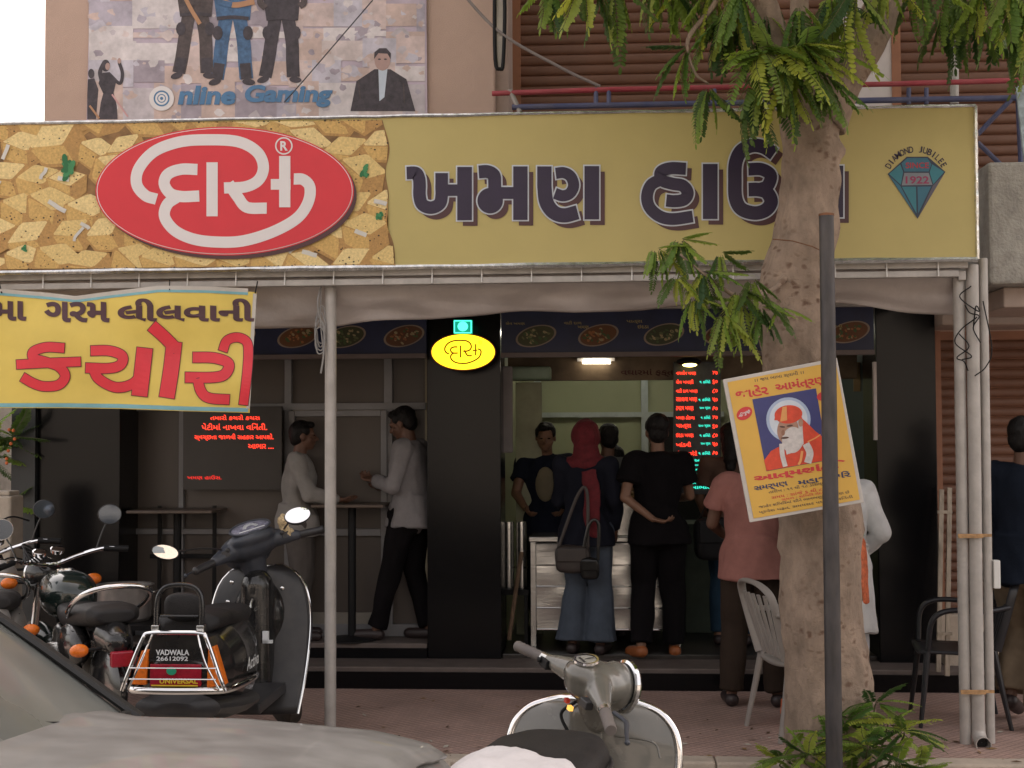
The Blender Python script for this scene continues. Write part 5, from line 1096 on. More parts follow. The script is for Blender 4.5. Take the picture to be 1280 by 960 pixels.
# cooking pot on a stand at left
ck = thing('cooking_pot', 'large aluminium cooking pot behind the motorcycle seat', 'pot', (PX(156, 8.6, 745), 8.6, PZ(775, 8.6, 156)))
Hp = PZ(732, 8.6, 156) - PZ(775, 8.6, 156); MB().lathe([(.001, 0), (.15, 0), (.165, .02), (.17, Hp), (.185, Hp + .004), (.185, Hp + .01), (.165, Hp + .008), (.16, .03), (.001, .02)], n=32).build('pot_body', mat('dull_aluminium_pot', (.30, .28, .27), .4, .7, var=.25), ck)
for sx in (-1, 1): MB().tube(cr([(sx * .17, -.04, Hp * .8), (sx * .21, -.03, Hp * .85), (sx * .21, .03, Hp * .85), (sx * .17, .04, Hp * .8)], 5), .007, 8).build('handle', m_steel, ck)
sv = thing('low_table', 'low black table holding the aluminium cooking pot', 'table', (ck.location.x, 8.6, 0)); zt_ = ck.location.z - .002
MB().box(-.3, .3, -.25, .25, zt_ - .03, zt_).build('table_top', m_black, sv, smooth=0)
for a in (-1, 1):
    for b_ in (-1, 1): MB().box(a * .27 - .02, a * .27 + .02, b_ * .22 - .02, b_ * .22 + .02, 0, zt_ - .031).build('leg', m_black, sv, smooth=0)
# ================================================================== VEHICLES
m_blk = mat('black_gloss_paint', (.006, .007, .009), .14, var=.3, coat=.2, dust=.04, scale=8)
m_blkp = mat('black_trim_plastic', (.014, .015, .019), .4, var=.2, dust=.05, scale=10)
m_slate = mat('slate_handle_cover', (.030, .038, .055), .38, var=.15, dust=.06, scale=10)
m_seat = mat('black_seat_vinyl', (.008, .008, .010), .55, var=.2, bump=.3, bscale=200, dust=.03, spec=.35)
m_amber = mat('amber_lens', (.75, .17, .015), .25, var=.2, scale=60, bump=.3, bscale=120)
m_redl = mat('red_lens', (.35, .012, .03), .22, var=.2, scale=60)
m_mirr = mat('mirror_glass', (.9, .9, .9), .02, 1, var=0)
m_white_s = mat('sticker_white', (.65, .67, .68), .5); m_yel_s = mat('sticker_yellow', (.72, .50, .03), .5); m_grn_s = mat('sticker_green', (.02, .30, .17), .5)
def xf(mb, M, k0=0):
    mb.v[k0:] = [tuple(M @ V(v)) for v in mb.v[k0:]]; return mb
def wheel(t, y, r, wd, M=None, x=0, spokes=False):
    tr = MB(); prof = [(r * .62, -wd / 2), (r * .85, -wd * .5), (r * .97, -wd * .36), (r, -wd * .12), (r, wd * .12), (r * .97, wd * .36), (r * .85, wd * .5), (r * .62, wd / 2)]
    tr.lathe(prof, (x, y, r), (1, 0, 0), 36, cap=False)
    if M is not None: xf(tr, M)
    w_ = tr.build('wheel', m_rubber, t)
    rm = MB(); rm.lathe([(r * .64, -wd * .42), (r * .60, -wd * .3), (r * .56, 0), (r * .60, wd * .3), (r * .64, wd * .42)], (x, y, r), (1, 0, 0), 36, cap=False)
    rm.lathe([(.001, -wd * .5), (r * .22, -wd * .45), (r * .22, wd * .45), (.001, wd * .5)], (x, y, r), (1, 0, 0), 20)
    for i in range(18 if spokes else 5):
        a = 2 * pi * i / (18 if spokes else 5); rm.tube([(x, y + cos(a) * r * .2, r + sin(a) * r * .2), (x, y + cos(a + .2) * r * .6, r + sin(a + .2) * r * .6)], .004 if spokes else .022, 6)
    if M is not None: xf(rm, M)
    rm.build('rim', m_steel, w_)
    return w_
def steer(y0, z0, rake, ang):
    ax = V((0, -sin(rake), cos(rake))); return Matrix.Translation((0, y0, z0)) @ Matrix.Rotation(ang, 4, ax) @ Matrix.Translation((0, -y0, -z0))
def oval(c, rx, rz, yy, n=28):   # ring in the xz plane at depth yy
    return [V((c[0] + rx * cos(2 * pi * k / n), yy, c[1] + rz * sin(2 * pi * k / n))) for k in range(n)]

# ---------------- black scooter ------------------------------------------------
SX, SY = PX(230, 6.05), 6.36
sc_t = thing('motor_scooter', 'black scooter with chrome legshield rim and tail rack, parked facing the shop', 'scooter', (SX, SY, 0.0), radians(.5)); sc_t.scale = (1.07,) * 3
wheel(sc_t, 0, .22, .09); SM = steer(1.16, .55, radians(26), radians(36)); wheel(sc_t, 1.20, .22, .09, SM)
# rear body
b = MB()
rings = []
for y, hw, z0, z1 in ((-.37, .13, .50, .62), (-.34, .175, .46, .685), (-.24, .205, .42, .73), (-.05, .215, .36, .755), (.18, .20, .32, .76), (.34, .165, .34, .74), (.44, .11, .38, .68)):
    ring = []
    for k in range(32):
        a = 2 * pi * k / 32; c_, s_ = cos(a), sin(a); e = .62
        ring.append(V((hw * math.copysign(abs(c_) ** e, c_) * (1 - .18 * max(0, s_)), y, (z0 + z1) / 2 + (z1 - z0) / 2 * math.copysign(abs(s_) ** .75, s_))))
    rings.append(ring)
b.loft(rings); remesh(b, .010, 3).build('rear_body', m_blk, sc_t)
b = MB()   # seat
rings = []
for y, hw, z1, h in ((-.26, .10, .775, .07), (-.22, .135, .80, .09), (-.05, .15, .80, .09), (.12, .145, .775, .09), (.30, .135, .765, .09), (.44, .11, .76, .08), (.52, .06, .74, .05)):
    rings.append([V((hw * math.copysign(abs(cos(a)) ** .7, cos(a)), y, z1 - h / 2 + h / 2 * math.copysign(abs(sin(a)) ** .7, sin(a)))) for a in [2 * pi * k / 28 for k in range(28)]])
b.loft(rings); remesh(b, .010, 2).build('seat', m_seat, sc_t)
b = MB(); b.ell((0, -.285, .83), (.085, .03, .06), 20, 12, e=.7); b.build('backrest_pad', m_seat, sc_t)
# tail face: black panel, red lens, amber indicators, stickers
yt = -.375
def tf(px_, z_, l=0): return V((px_, yt - l + .35 * max(0, abs(px_) - .08) ** 1.5 * 1.2, z_))
def tailquad(name, m, pts, l=.0, th=.02):
    b = MB(); k = len(pts); vs = [tf(p[0], p[1], l) for p in pts]; vs2 = [v + V((0, th, 0)) for v in vs]
    b.add(vs + vs2, [tuple(range(k)), tuple(range(2 * k - 1, k - 1, -1))] + [(i, (i + 1) % k, (i + 1) % k + k, i + k) for i in range(k)]); return b.build(name, m, sc_t, smooth=0, bevel=.003)
tailquad('tail_panel', m_blk, [(-.13, .615), (.13, .615), (.105, .73), (-.105, .73)], .0, .06)
tailquad('tail_lens', m_redl, [(-.115, .515), (.10, .515), (.10, .605), (-.115, .605)], .006, .05)
tailquad('indicator', m_amber, [(-.20, .52), (-.13, .52), (-.12, .66), (-.15, .66)], .012, .05)
tailquad('indicator', m_amber, [(.125, .51), (.20, .52), (.155, .68), (.13, .67)], .012, .05)
def sm(x, y, l): return tf(x, y, .012 + l)
t = MB(); mirror_y = lambda mapf: (lambda x, y, l: mapf(x, -y, l))
fm_ = mirror_y(sm)
t.text('VADWALA', -.085, -.668, .055, -.645, fm_, .008, 0, off=.03); t.text('26612092', -.082, -.64, .05, -.622, fm_, .008, 0, off=.02)
t.text('UNIVERSAL', -.07, -.548, .09, -.528, fm_, .004, 1, off=.035); t.ribbon([(-.105, -.520), (.09, -.520)], .006, fm_, .004, 1, smooth=False); t.disc((-.02, -.58), .021, .017, fm_, .005, 2, 24)
t.build('tail_stickers', [m_white_s, m_yel_s, m_grn_s], sc_t, smooth=0)
bf = tailquad('brake_reflector', mat('glowing_red_reflector', (.75, .05, .02), .3, emit=(.9, .05, .01), estr=.25), [(-.05, .405), (.06, .405), (.06, .43), (-.05, .43)], .02, .02)  # reflector given a faint glow of its own in place of returned light
b = MB(); rings = []
for y, hw, z0, z1 in ((-.40, .10, .40, .45), (-.37, .18, .36, .49), (-.2, .22, .33, .47), (0, .225, .31, .44), (.2, .21, .30, .42)):
    rings.append([V((hw * cos(a), y, (z0 + z1) / 2 + (z1 - z0) / 2 * sin(a))) for a in [2 * pi * k / 24 for k in range(24)]])
b.loft(rings).build('rear_fender', m_blkp, sc_t)
b = MB(); b.tube(cr([(.20, .18, .47), (.235, .0, .49), (.23, -.22, .495), (.20, -.37, .50), (.12, -.425, .505), (0, -.435, .505), (-.12, -.425, .505), (-.20, -.37, .50), (-.23, -.22, .495), (-.235, 0, .49), (-.20, .18, .47)], 6), .010, 10, ratio=1.4); b.build('bumper_bar', m_chrome, sc_t)
b = MB(); b.tube(cr([(-.215, -.425, .505), (-.19, -.43, .57), (-.135, -.415, .71), (-.11, -.405, .735), (0, -.40, .738), (.11, -.405, .735), (.135, -.415, .71), (.19, -.43, .57), (.215, -.425, .505)], 6), .009, 10); b.build('rack_frame', m_chrome, sc_t)
for x_ in (-.10, .10): MB().tube(cr([(x_ * 1.9, -.425, .51), (x_ * 1.35, -.44, .62), (x_ * .95, -.41, .73)], 5), .0045, 8).build('rack_rod', m_chrome, sc_t)
for z_ in (.60, .555): MB().tube([(-.18, -.442, z_), (.18, -.442, z_)], .003, 8).build('rack_wire', m_chrome, sc_t)
b = MB(); b.tube(cr([(-.095, -.36, .74), (-.095, -.35, .85), (-.08, -.345, .90), (-.04, -.345, .925), (.04, -.345, .925), (.08, -.345, .90), (.095, -.35, .85), (.095, -.36, .74)], 6), .011, 10); b.build('grab_hoop', m_blk, sc_t)
for x_ in (-.095, .095): MB().box(x_ - .016, x_ + .016, -.378, -.34, .735, .765).build('hoop_clamp', m_steel, sc_t, bevel=.003, smooth=0)
MB().tube([(-.08, -.35, .80), (.08, -.35, .80)], .006, 8).build('cross_rod', m_blk, sc_t)
t = MB(); fa = lambda x, y, l: V((.222 + l, x, -y)); t.text('Activa', .12, -.60, -.12, -.655, lambda x, y, l: V((.224 + l - .0 * x, .06 - x, -y)) if False else V((.214 + l + .03 * (1 - abs(x) * 2), -x + .0, -y)), .0, 0, off=.01, shear=0)
t = MB(); t.text('Activa', -.10, -.585, .12, -.53, lambda x, y, l: V((.2185 - .25 * max(0, x - .02) ** 2 + l, x, -y)), .004, 0, off=.015, shear=.2); t.build('model_name', m_white_s, sc_t, smooth=0)
# floorboard, leg shield
b = MB(); b.box(-.17, .17, .36, .92, .25, .30); remesh(b, .012, 2).build('floorboard', m_blkp, sc_t)
b = MB(); rows = []; NA, NB = 24, 20
HWA = [(p.x, p.y) for p in cr([(0, .225, 0), (.25, .25, 0), (.6, .262, 0), (.82, .235, 0), (.94, .18, 0), (1, .10, 0)], 6)]
def lsp(u, v):   # u -1..1 across, v 0..1 up
    hw = interp(HWA, v)
    return V((u * hw, .90 + .26 * v + .07 * u * u * (.4 + .6 * v) - .10 * v * v, .14 + .73 * v))
for i in range(NA + 1): rows.append([lsp(-1 + 2 * i / NA, j / NB) for j in range(NB + 1)])
o = b.loft(rows, False, open_ring=True).build('leg_shield', m_blkp, sc_t, smooth=180); md = o.modifiers.new('s', 'SOLIDIFY'); md.thickness = .02; md.offset = 0
rim = [lsp(1, j / 20) for j in range(21)] + [lsp(u, 1) for u in (.6, .2)]
MB().tube(rim, .011, 10).build('shield_rim', m_chrome, sc_t)
MB().tube([V((-p.x, p.y, p.z)) for p in rim], .011, 10).build('shield_rim', m_chrome, sc_t)
b = MB(); b.cap((0, .98, .30), (0, 1.0, .78), .10, .085); b.ell((0, 1.08, .60), (.15, .12, .22), 20, 12); remesh(b, .012, 3).build('front_column', m_blk, sc_t)
b = MB(); b.tube([(.02, .90, .67), (.02, .885, .67)], .010, 10); b.tube([(.0, .90, .72), (0, .87, .70), (0, .86, .68)], .006, 8); b.build('bag_hook', m_steel, sc_t)
for x_, z_ in ((.14, .77), (-.12, .80), (.03, .73), (-.14, .70)): MB().ell((x_, .955, z_), (.012, .008, .012), 12, 8).build('screw_cap', m_chrome, sc_t)
b = MB(); b.box(.055, .085, .885, .905, .50, .56); b.box(.055, .105, .885, .905, .50, .515); b.build('white_clip', m_white_s, sc_t, smooth=0)
b = MB(); b.tube([(.0, 1.16, .42), (0, 1.20, .25)], .03, 12); b.ell((0, 1.20, .34), (.075, .24, .13), 22, 14); xf(b, SM); remesh(b, .012, 2).build('front_fender', m_blk, sc_t)
# headset
hs_ = MB()
hs_.ell((0, 1.02, .99), (.165, .115, .075), 24, 14); hs_.ell((0, 1.10, .95), (.13, .10, .085), 20, 12); hs_.ell((0, .96, 1.03), (.13, .075, .05), 20, 12)
for s_ in (-1, 1): hs_.cap((s_ * .10, .99, .995), (s_ * .225, .925, .975), .055, .028)
hs_.cap((0, 1.02, .98), (0, 1.06, .82), .075, .06)
xf(hs_, SM); remesh(hs_, .009, 3).build('headset', m_slate, sc_t)
b = MB(); DM = SM @ Matrix.Translation((0, .945, 1.082)) @ Matrix.Rotation(radians(34), 4, 'X')
b.ell((0, 0, 0), (.105, .048, .010), 32, 8); xf(b, DM); dial = b.build('speedometer', mat('dial_face', (.20, .20, .26), .15, var=.5, scale=60), sc_t)
b = MB(); b.tube([V((.108 * cos(a), .05 * sin(a), .002)) for a in [2 * pi * k / 40 for k in range(40)]], .006, 8, closed=True); xf(b, DM); b.build('dial_bezel', m_slate, dial)
b = MB()
for k in range(15):
    a = pi * (.1 + .8 * k / 14); b.box(-.001, .001, .012, .02, .0102, .0112, M=Matrix.Translation((.0, -.02, 0)) @ Matrix.Rotation(a - pi / 2, 4, 'Z') @ Matrix.Diagonal((1.6, 2.2, 1, 1)))
b.box(-.07, .07, -.03, -.024, .0085, .0095); xf(b, DM); b.build('dial_marks', m_white_s, dial, smooth=0)
for s_ in (-1, 1):
    b = MB(); b.tube([(s_ * .22, .927, .975), (s_ * .34, .875, .965)], [.019, .020], 14); b.ell((s_ * .345, .872, .965), (.02, .02, .022), 12, 8); xf(b, SM); b.build('grip', m_blkp, sc_t)
    b = MB(); b.tube(cr([(s_ * .21, .965, .975), (s_ * .28, .975, .965), (s_ * .385, .915, .955)], 5), [.010, .009, .007], 10, ratio=.6); b.ell((s_ * .39, .912, .955), (.011,) * 3, 10, 8); xf(b, SM); b.build('brake_lever', m_slate, sc_t)
    b = MB(); b.box(s_ * .165 - .02, s_ * .165 + .02, .915, .935, .98, 1.01); b.ell((s_ * .15, .92, 1.01), (.013, .01, .013), 10, 8); xf(b, SM); b.build('switch', m_blkp, sc_t, smooth=0)
# mirrors: world positions from the photograph, turned into scooter space
Minv = sc_t.matrix_basis.inverted()
def mirror(t, Minv, base, c, rx, rz, face, tilt, glass=m_mirr, back=m_blkp):
    b = MB(); c = V(c); base = V(base); b.tube(cr([base, base.lerp(c, .4) + V((0, 0, .01)), base.lerp(c, .8) + V((0, .0, .0)), c + V((0, .012, 0))], 5), .005, 8); st_ = b.build('mirror_stalk', back, t)
    f_ = Minv.to_3x3() @ V(face); q = f_.normalized().to_track_quat('Z', 'Y').to_matrix() @ Matrix.Rotation(tilt, 3, 'Z')
    def ring(k, d): return [c + q @ V((rx * k * cos(a), rz * k * sin(a), d)) for a in [2 * pi * i / 28 for i in range(28)]]
    MB().loft([ring(.35, -.034), ring(.8, -.022), ring(1.0, -.004), ring(1.04, .002), ring(.99, .006)]).build('mirror_shell', back, t)
    MB().loft([ring(.95, .0055), ring(.96, .0075), ring(.3, .0082)]).build('mirror_glass', glass, t)
rm_c = Minv @ P(372, 645, 6.95); lm_c = Minv @ P(207, 690, 6.62)
mirror(sc_t, Minv, SM @ V((.17, .95, 1.02)), rm_c, .064, .046, (0.18, -.75, .63), .35)
mirror(sc_t, Minv, SM @ V((-.17, .95, 1.02)), lm_c, .062, .032, (.1, -.95, .12), -.2)
b = MB(); rr = random.Random(4); base = SM @ V((.185, .95, 1.03))
b.cap(base + V((0, 0, -.045)), base + V((-.01, 0, .045)), .030, .022); b.ell(base + V((.02, -.01, -.03)), (.03, .025, .03), 10, 8); b.ell(base + V((-.015, -.01, .03)), (.022, .02, .03), 10, 8)
tc_ = remesh(b, .006, 1, .007, 60).build('tied_cloth', mat('gold_white_cloth', (.55, .42, .24), .8, var=.6, scale=70, bump=.5, bscale=120)); tc_.matrix_world = sc_t.matrix_basis
tag(tc_, 'small gold and white cloth knotted on the right mirror of the black scooter', 'cloth')
MB().tube([(.16, -.1, .25), (.17, -.35, .28)], [.045, .055], 16).build('muffler', m_steel, sc_t)

# ---------------- olive grey scooter ------------------------------------------
m_ol = mat('olive_grey_paint', (.105, .103, .09), .20, var=.08, coat=.5, dust=.12, scale=6)
VX, VY = PX(649, 4.02), 3.92
vs_t = thing('vintage_scooter', 'olive grey scooter with chrome headlamp rim and its handlebar turned right', 'scooter', (VX, VY, ROAD), radians(-10.5))
wheel(vs_t, 0, .22, .09); VM = Matrix.Translation((0, 0, .04)) @ steer(1.02, .55, radians(18), radians(-52)); wheel(vs_t, 1.18, .22, .09, Matrix.Translation((0, 0, -.04)) @ VM)
b = MB()
for s_ in (-1, 1): b.ell((s_ * .17, .02, .44), (.12, .36, .22), 24, 16)
b.cap((0, -.28, .48), (0, .38, .56), .15, .13); b.box(-.13, .13, -.3, .4, .4, .66); remesh(b, .012, 4).build('rear_body', m_ol, vs_t)
b = MB(); rings = []
for y, hw, z1, h in ((-.36, .08, .79, .07), (-.30, .135, .82, .10), (-.05, .18, .845, .12), (.20, .195, .855, .13), (.42, .19, .85, .13), (.56, .15, .835, .11), (.63, .08, .80, .05)):
    rings.append([V((hw * math.copysign(abs(cos(a)) ** .65, cos(a)), y, z1 - h / 2 + h / 2 * math.copysign(abs(sin(a)) ** .65, sin(a)))) for a in [2 * pi * k / 28 for k in range(28)]])
b.loft(rings); remesh(b, .009, 2).build('seat', m_seat, vs_t)
MB().tube(cr([(-.17, -.25, .765), (-.195, .0, .765), (-.205, .25, .77), (-.195, .42, .77), (-.13, .59, .76), (0, .64, .75), (.13, .59, .76), (.195, .42, .77), (.205, .25, .77), (.195, 0, .765), (.17, -.25, .765)], 5), .007, 8).build('seat_piping', m_blkp, vs_t)
b = MB(); b.box(-.16, .16, .40, .98, .20, .24); b.cap((0, .42, .25), (0, .95, .25), .05); remesh(b, .012, 2).build('floorboard', m_ol, vs_t)
HWV = [(p.x, p.y) for p in cr([(0, .17, 0), (.3, .265, 0), (.6, .312, 0), (.78, .308, 0), (.90, .265, 0), (.97, .19, 0), (1, .12, 0)], 6)]
def vsp(u, v):
    hw = interp(HWV, v)
    return V((u * hw, .96 + .15 * v + .07 * u * u, .22 + .60 * v + .0 * u))
rows = [[vsp(-1 + 2 * i / 28, j / 24) for j in range(25)] for i in range(29)]
o = MB().loft(rows, False, open_ring=True).build('leg_shield', m_ol, vs_t, smooth=180); md = o.modifiers.new('s', 'SOLIDIFY'); md.thickness = .012; md.offset = 0
rim = cr([vsp(1, j / 24) for j in (0, 4, 8, 12, 15, 18, 20.5, 22.5)] + [vsp(.93, 1.0) + V((.02, 0, -.006)), vsp(.6, 1.006), vsp(.3, 1.006)], 6)
for s_ in (-1, 1): MB().tube([V((s_ * p.x, p.y, p.z)) for p in rim], .017, 12).build('shield_rim', m_chrome, vs_t)
b = MB(); b.cap((0, 1.05, .25), (0, 1.0, .80), .07, .06); remesh(b, .012, 2).build('steering_column', m_ol, vs_t)
b = MB()
for pts in (((-.27, .98, .66), (-.24, 1.0, .71), (-.10, 1.02, .72)), ((.10, 1.02, .72), (.24, 1.0, .71), (.27, .98, .66))): b.tube(cr([(x, y, z) for x, y, z in pts], 5), .004, 6)
b.build('shield_crease', m_ol, vs_t)
b = MB(); b.ell((0, 1.06, .20 + .13), (.10, .24, .16), 22, 14); xf(b, VM); remesh(b, .012, 2).build('front_fender', m_ol, vs_t)
b = MB(); b.ell((0, .98, .885), (.105, .125, .075), 24, 14); b.ell((0, 1.05, .875), (.085, .075, .09), 24, 14); b.cap((0, .98, .86), (0, 1.01, .76), .078, .062); b.ell((0, .91, .915), (.078, .062, .05), 18, 12)
for s_ in (-1, 1): b.cap((s_ * .07, .945, .89), (s_ * .205, .895, .88), .055, .026)
xf(b, VM); remesh(b, .008, 4).build('headset', m_ol, vs_t)
b = MB(); b.lathe([(.084, 0), (.094, .004), (.096, .016), (.088, .026), (.080, .024)], (0, 1.085, .875), (0, 1, -.06), 36, cap=False); xf(b, VM); b.build('headlamp_rim', m_chrome, vs_t)
b = MB(); b.lathe([(.082, .018), (.06, .034), (.001, .042)], (0, 1.085, .875), (0, 1, -.06), 36, cap=False); xf(b, VM); b.build('headlamp_glass', mat('lamp_glass', (.65, .68, .70), .08, .6, var=.1), vs_t)
b = MB(); DM = VM @ Matrix.Translation((0, .915, .966)) @ Matrix.Rotation(radians(12), 4, 'X')
b.lathe([(.041, -.006), (.047, .0), (.045, .008), (.037, .008)], (0, 0, 0), (0, 0, 1), 32, cap=False); xf(b, DM); b.build('dial_bezel', m_chrome, vs_t)
b = MB(); b.lathe([(.037, .004), (.001, .006)], (0, 0, 0), (0, 0, 1), 28, cap=False); xf(b, DM); dl = b.build('speedometer', mat('dial_grey', (.28, .27, .24), .2, var=.3, scale=80), vs_t)
b = MB(); b.box(-.002, .002, -.005, .03, .0065, .0075); b.box(-.02, .02, -.02, -.012, .0065, .0075); xf(b, DM); b.build('dial_needle', m_blkp, dl, smooth=0)
for s_ in (-1, 1):
    b = MB(); b.tube([(s_ * .195, .899, .88), (s_ * .24, .882, .878)], .022, 14); xf(b, VM); b.build('switch_collar', m_steel, vs_t)
    b = MB(); n_ = 14
    path = [(s_ * lerp(.235, .365, i / n_), lerp(.884, .835, i / n_), lerp(.878, .872, i / n_)) for i in range(n_ + 1)]
    b.tube(path, [.0185 + .0025 * (i % 2) for i in range(n_ + 1)], 14); xf(b, VM); b.build('grip', mat('worn_grip', (.085, .075, .075), .6, var=.3, dust=.2), vs_t)
    b = MB(); b.tube(cr([(s_ * .215, .93, .87), (s_ * .27, .95, .86), (s_ * .33, .92, .85), (s_ * .39, .89, .845)], 5), [.011, .010, .008, .007], 10, ratio=.6); b.ell((s_ * .395, .887, .845), (.010,) * 3, 10, 8); xf(b, VM); b.build('brake_lever', m_slate, vs_t)
b = MB(); b.box(-.235, -.175, .865, .895, .855, .89); b.ell((-.225, .86, .875), (.012, .008, .01), 10, 8); xf(b, VM); b.build('switch_box', m_black, vs_t, bevel=.004, smooth=0)
b = MB(); b.box(.10, .15, .86, .89, .845, .875); xf(b, VM); o = b.build('switch_box', m_blkp, vs_t, bevel=.004, smooth=0)
b = MB(); b.box(-.03, -.012, .880, .895, .80, .815); xf(b, VM); b.build('ignition_switch', mat('signal_red', (.5, .04, .03), .4), vs_t, smooth=0)
b = MB(); b.box(.0, .02, .880, .895, .785, .80); xf(b, VM); b.build('indicator_lamp', mat('lit_amber', (.9, .4, .05), .3, emit=(1, .5, .1), estr=.5), vs_t, smooth=0)
b = MB(); b.tube(cr([(-.03, .93, .80), (-.06, .90, .74), (-.02, .93, .68), (0, .99, .62)], 6), .006, 8); xf(b, VM); b.build('control_cable', m_black, vs_t)
# white cloth lying on the seat
b = MB(); rows = []
for i in range(31):
    r_ = []
    for j in range(25):
        u, v = i / 30 * 2 - 1, j / 24; x = u * .27 - .03; y = lerp(-.46, .20 - .13 * max(0, u) - .07 * abs(u + .2), v)
        h = .868 - max(0, abs(x) - .15) ** 1.15 * 1.25 + .020 * noise.noise(V((x * 9, y * 7, 1))) + .012 * noise.noise(V((x * 22, y * 20, 5)))
        if y < -.30: h -= (-.30 - y) * .9
        if v > .93: h -= .03 * (v - .93) / .07
        r_.append((x, y, h))
    rows.append(r_)
cl_ = b.loft(rows, False, open_ring=True).build('white_cloth', mat('white_cotton', (.60, .57, .57), .8, var=.08, scale=8, bump=.3, bscale=40), smooth=180); md = cl_.modifiers.new('s', 'SOLIDIFY'); md.thickness = .006
cl_.matrix_world = vs_t.matrix_basis; tag(cl_, 'crumpled white cloth draped over the seat of the olive grey scooter', 'cloth')
t_ = MB().tube([(-.2, -.36, .45), (0, -.40, .46), (.2, -.36, .45)], .012, 10).build('rear_bumper', m_chrome, vs_t)

# ---------------- motorcycles -------------------------------------------------
m_tank = mat('black_green_tank', (.010, .018, .016), .14, var=.2, coat=.5); m_silver = mat('silver_cowl', (.42, .40, .38), .35, .3, var=.08, dust=.2)
def motorbike(label, loc, rz, tank, cowl):
    t = thing('motorcycle', label, 'motorcycle', loc, rz)
    wheel(t, 0, .30, .09, spokes=True); MS = steer(1.05, .70, radians(27), radians(12)); wheel(t, 1.28, .30, .08, MS, spokes=True)
    b = MB(); rings = []
    for y, hw, z1, h in ((-.36, .09, .86, .06), (-.30, .125, .885, .10), (-.10, .14, .875, .12), (.12, .135, .845, .12), (.32, .12, .815, .11), (.48, .10, .82, .09)):
        rings.append([V((hw * math.copysign(abs(cos(a)) ** .7, cos(a)), y, z1 - h / 2 + h / 2 * math.copysign(abs(sin(a)) ** .7, sin(a)))) for a in [2 * pi * k / 24 for k in range(24)]])
    b.loft(rings); remesh(b, .012, 2).build('seat', m_seat, t)
    b = MB(); b.ell((0, .70, .83), (.135, .27, .125), 24, 16, e=.8); remesh(b, .012, 2).build('fuel_tank', tank, t)
    MB().lathe([(.045, 0), (.045, .012), (.02, .018), (.001, .018)], (0, .76, .945), (0, .1, 1), 24).build('fuel_cap', m_chrome, t)
    b = MB(); b.ell((-.10, .05, .66), (.07, .20, .11), 16, 10); b.ell((.10, .05, .66), (.07, .20, .11), 16, 10); b.cap((0, -.30, .74), (0, -.42, .72), .09, .06); remesh(b, .012, 2).build('side_cowl', cowl, t)
    b = MB(); b.box(-.13, .13, .30, .72, .28, .58); b.cap((0, .55, .4), (0, .72, .62), .09, .075); b.cap((-.15, .45, .38), (.15, .45, .38), .09); remesh(b, .014, 1).build('engine', m_steel, t)
    b = MB(); b.tube([(0, 1.0, .85), (0, .70, .30), (0, .2, .30), (0, -.05, .3)], .022, 10); b.tube([(0, 1.0, .80), (0, .1, .74), (0, -.38, .76)], .02, 10)
    for s_ in (-1, 1): b.tube([(s_ * .09, 0, .30), (s_ * .11, -.05, .74)], .024, 12); b.tube([(s_ * .07, 0, .30), (s_ * .08, .4, .33)], .02, 8)
    b.build('frame', m_black, t)
    b = MB(); b.tube([(.13, .45, .25), (.14, -.1, .26), (.15, -.45, .32)], [.025, .04, .045], 14); b.build('exhaust_pipe', m_chrome, t)
    b = MB(); b.tube(cr([(-.135, .02, .80), (-.165, -.12, .84), (-.17, -.28, .90), (-.14, -.40, .95), (-.06, -.44, .975), (.06, -.44, .975), (.14, -.40, .95), (.17, -.28, .90), (.165, -.12, .84), (.135, .02, .80)], 6), .0125, 12); b.build('grab_rail', m_chrome, t)
    b = MB()
    for s_ in (-1, 1): b.tube([(s_ * .085, 1.28, .30), (s_ * .085, 1.02, .86)], [.026, .018], 12)
    xf(b, MS); b.build('front_fork', m_chrome, t)
    b = MB(); b.tube(cr([(-.36, .86, 1.00), (-.26, .90, 1.02), (-.14, 1.0, .99), (0, 1.02, .96), (.14, 1.0, .99), (.26, .90, 1.02), (.36, .86, 1.00)], 6), .0115, 10); xf(b, MS); b.build('handlebar', m_chrome, t)
    for s_ in (-1, 1):
        b = MB(); b.tube([(s_ * .25, .905, 1.018), (s_ * .37, .855, 1.0)], .018, 12); xf(b, MS); b.build('grip', m_black, t)
        b = MB(); b.tube(cr([(s_ * .22, .95, 1.01), (s_ * .30, .955, 1.0), (s_ * .38, .91, .985)], 5), .007, 8); xf(b, MS); b.build('brake_lever', m_chrome, t)
        b = MB(); b.cap((s_ * .10, 1.10, .86), (s_ * .19, 1.12, .86), .008); b.build('indicator_stem', m_black, t)
        MB().ell((s_ * .225, 1.12, .86), (.045, .035, .032), 16, 10).build('indicator', m_amber, t)
        MB().cap((s_ * .08, -.42, .70), (s_ * .15, -.44, .70), .008).build('indicator_stem', m_black, t); MB().ell((s_ * .18, -.44, .70), (.042, .035, .03), 16, 10).build('indicator', m_amber, t)
        c_ = MS @ V((s_ * .30, .90, 1.20)); mirror(t, Matrix.Identity(4), MS @ V((s_ * .22, .93, 1.02)), c_, .062, .055, (-.15 * s_, -.9, .0), 0, mat('dark_mirror', (.12, .14, .17), .08, .8, var=.1), m_chrome if s_ < 0 else m_blkp)
    b = MB(); b.lathe([(.03, -.13), (.07, -.10), (.09, -.04), (.095, 0)], (0, 1.18, .90), (0, 1, 0), 28); xf(b, MS); b.build('headlamp_shell', m_blk, t)
    b = MB(); b.lathe([(.096, 0), (.10, .012), (.09, .02), (.001, .04)], (0, 1.18, .90), (0, 1, 0), 28); xf(b, MS); b.build('headlamp_rim', m_chrome, t)
    for s_ in (-1, 1): b = MB(); b.lathe([(.036, 0), (.038, .02), (.03, .024), (.001, .022)], (s_ * .05, 1.06, 1.02), (0, -.4, 1), 20); xf(b, MS); b.build('instrument', m_chrome, t)
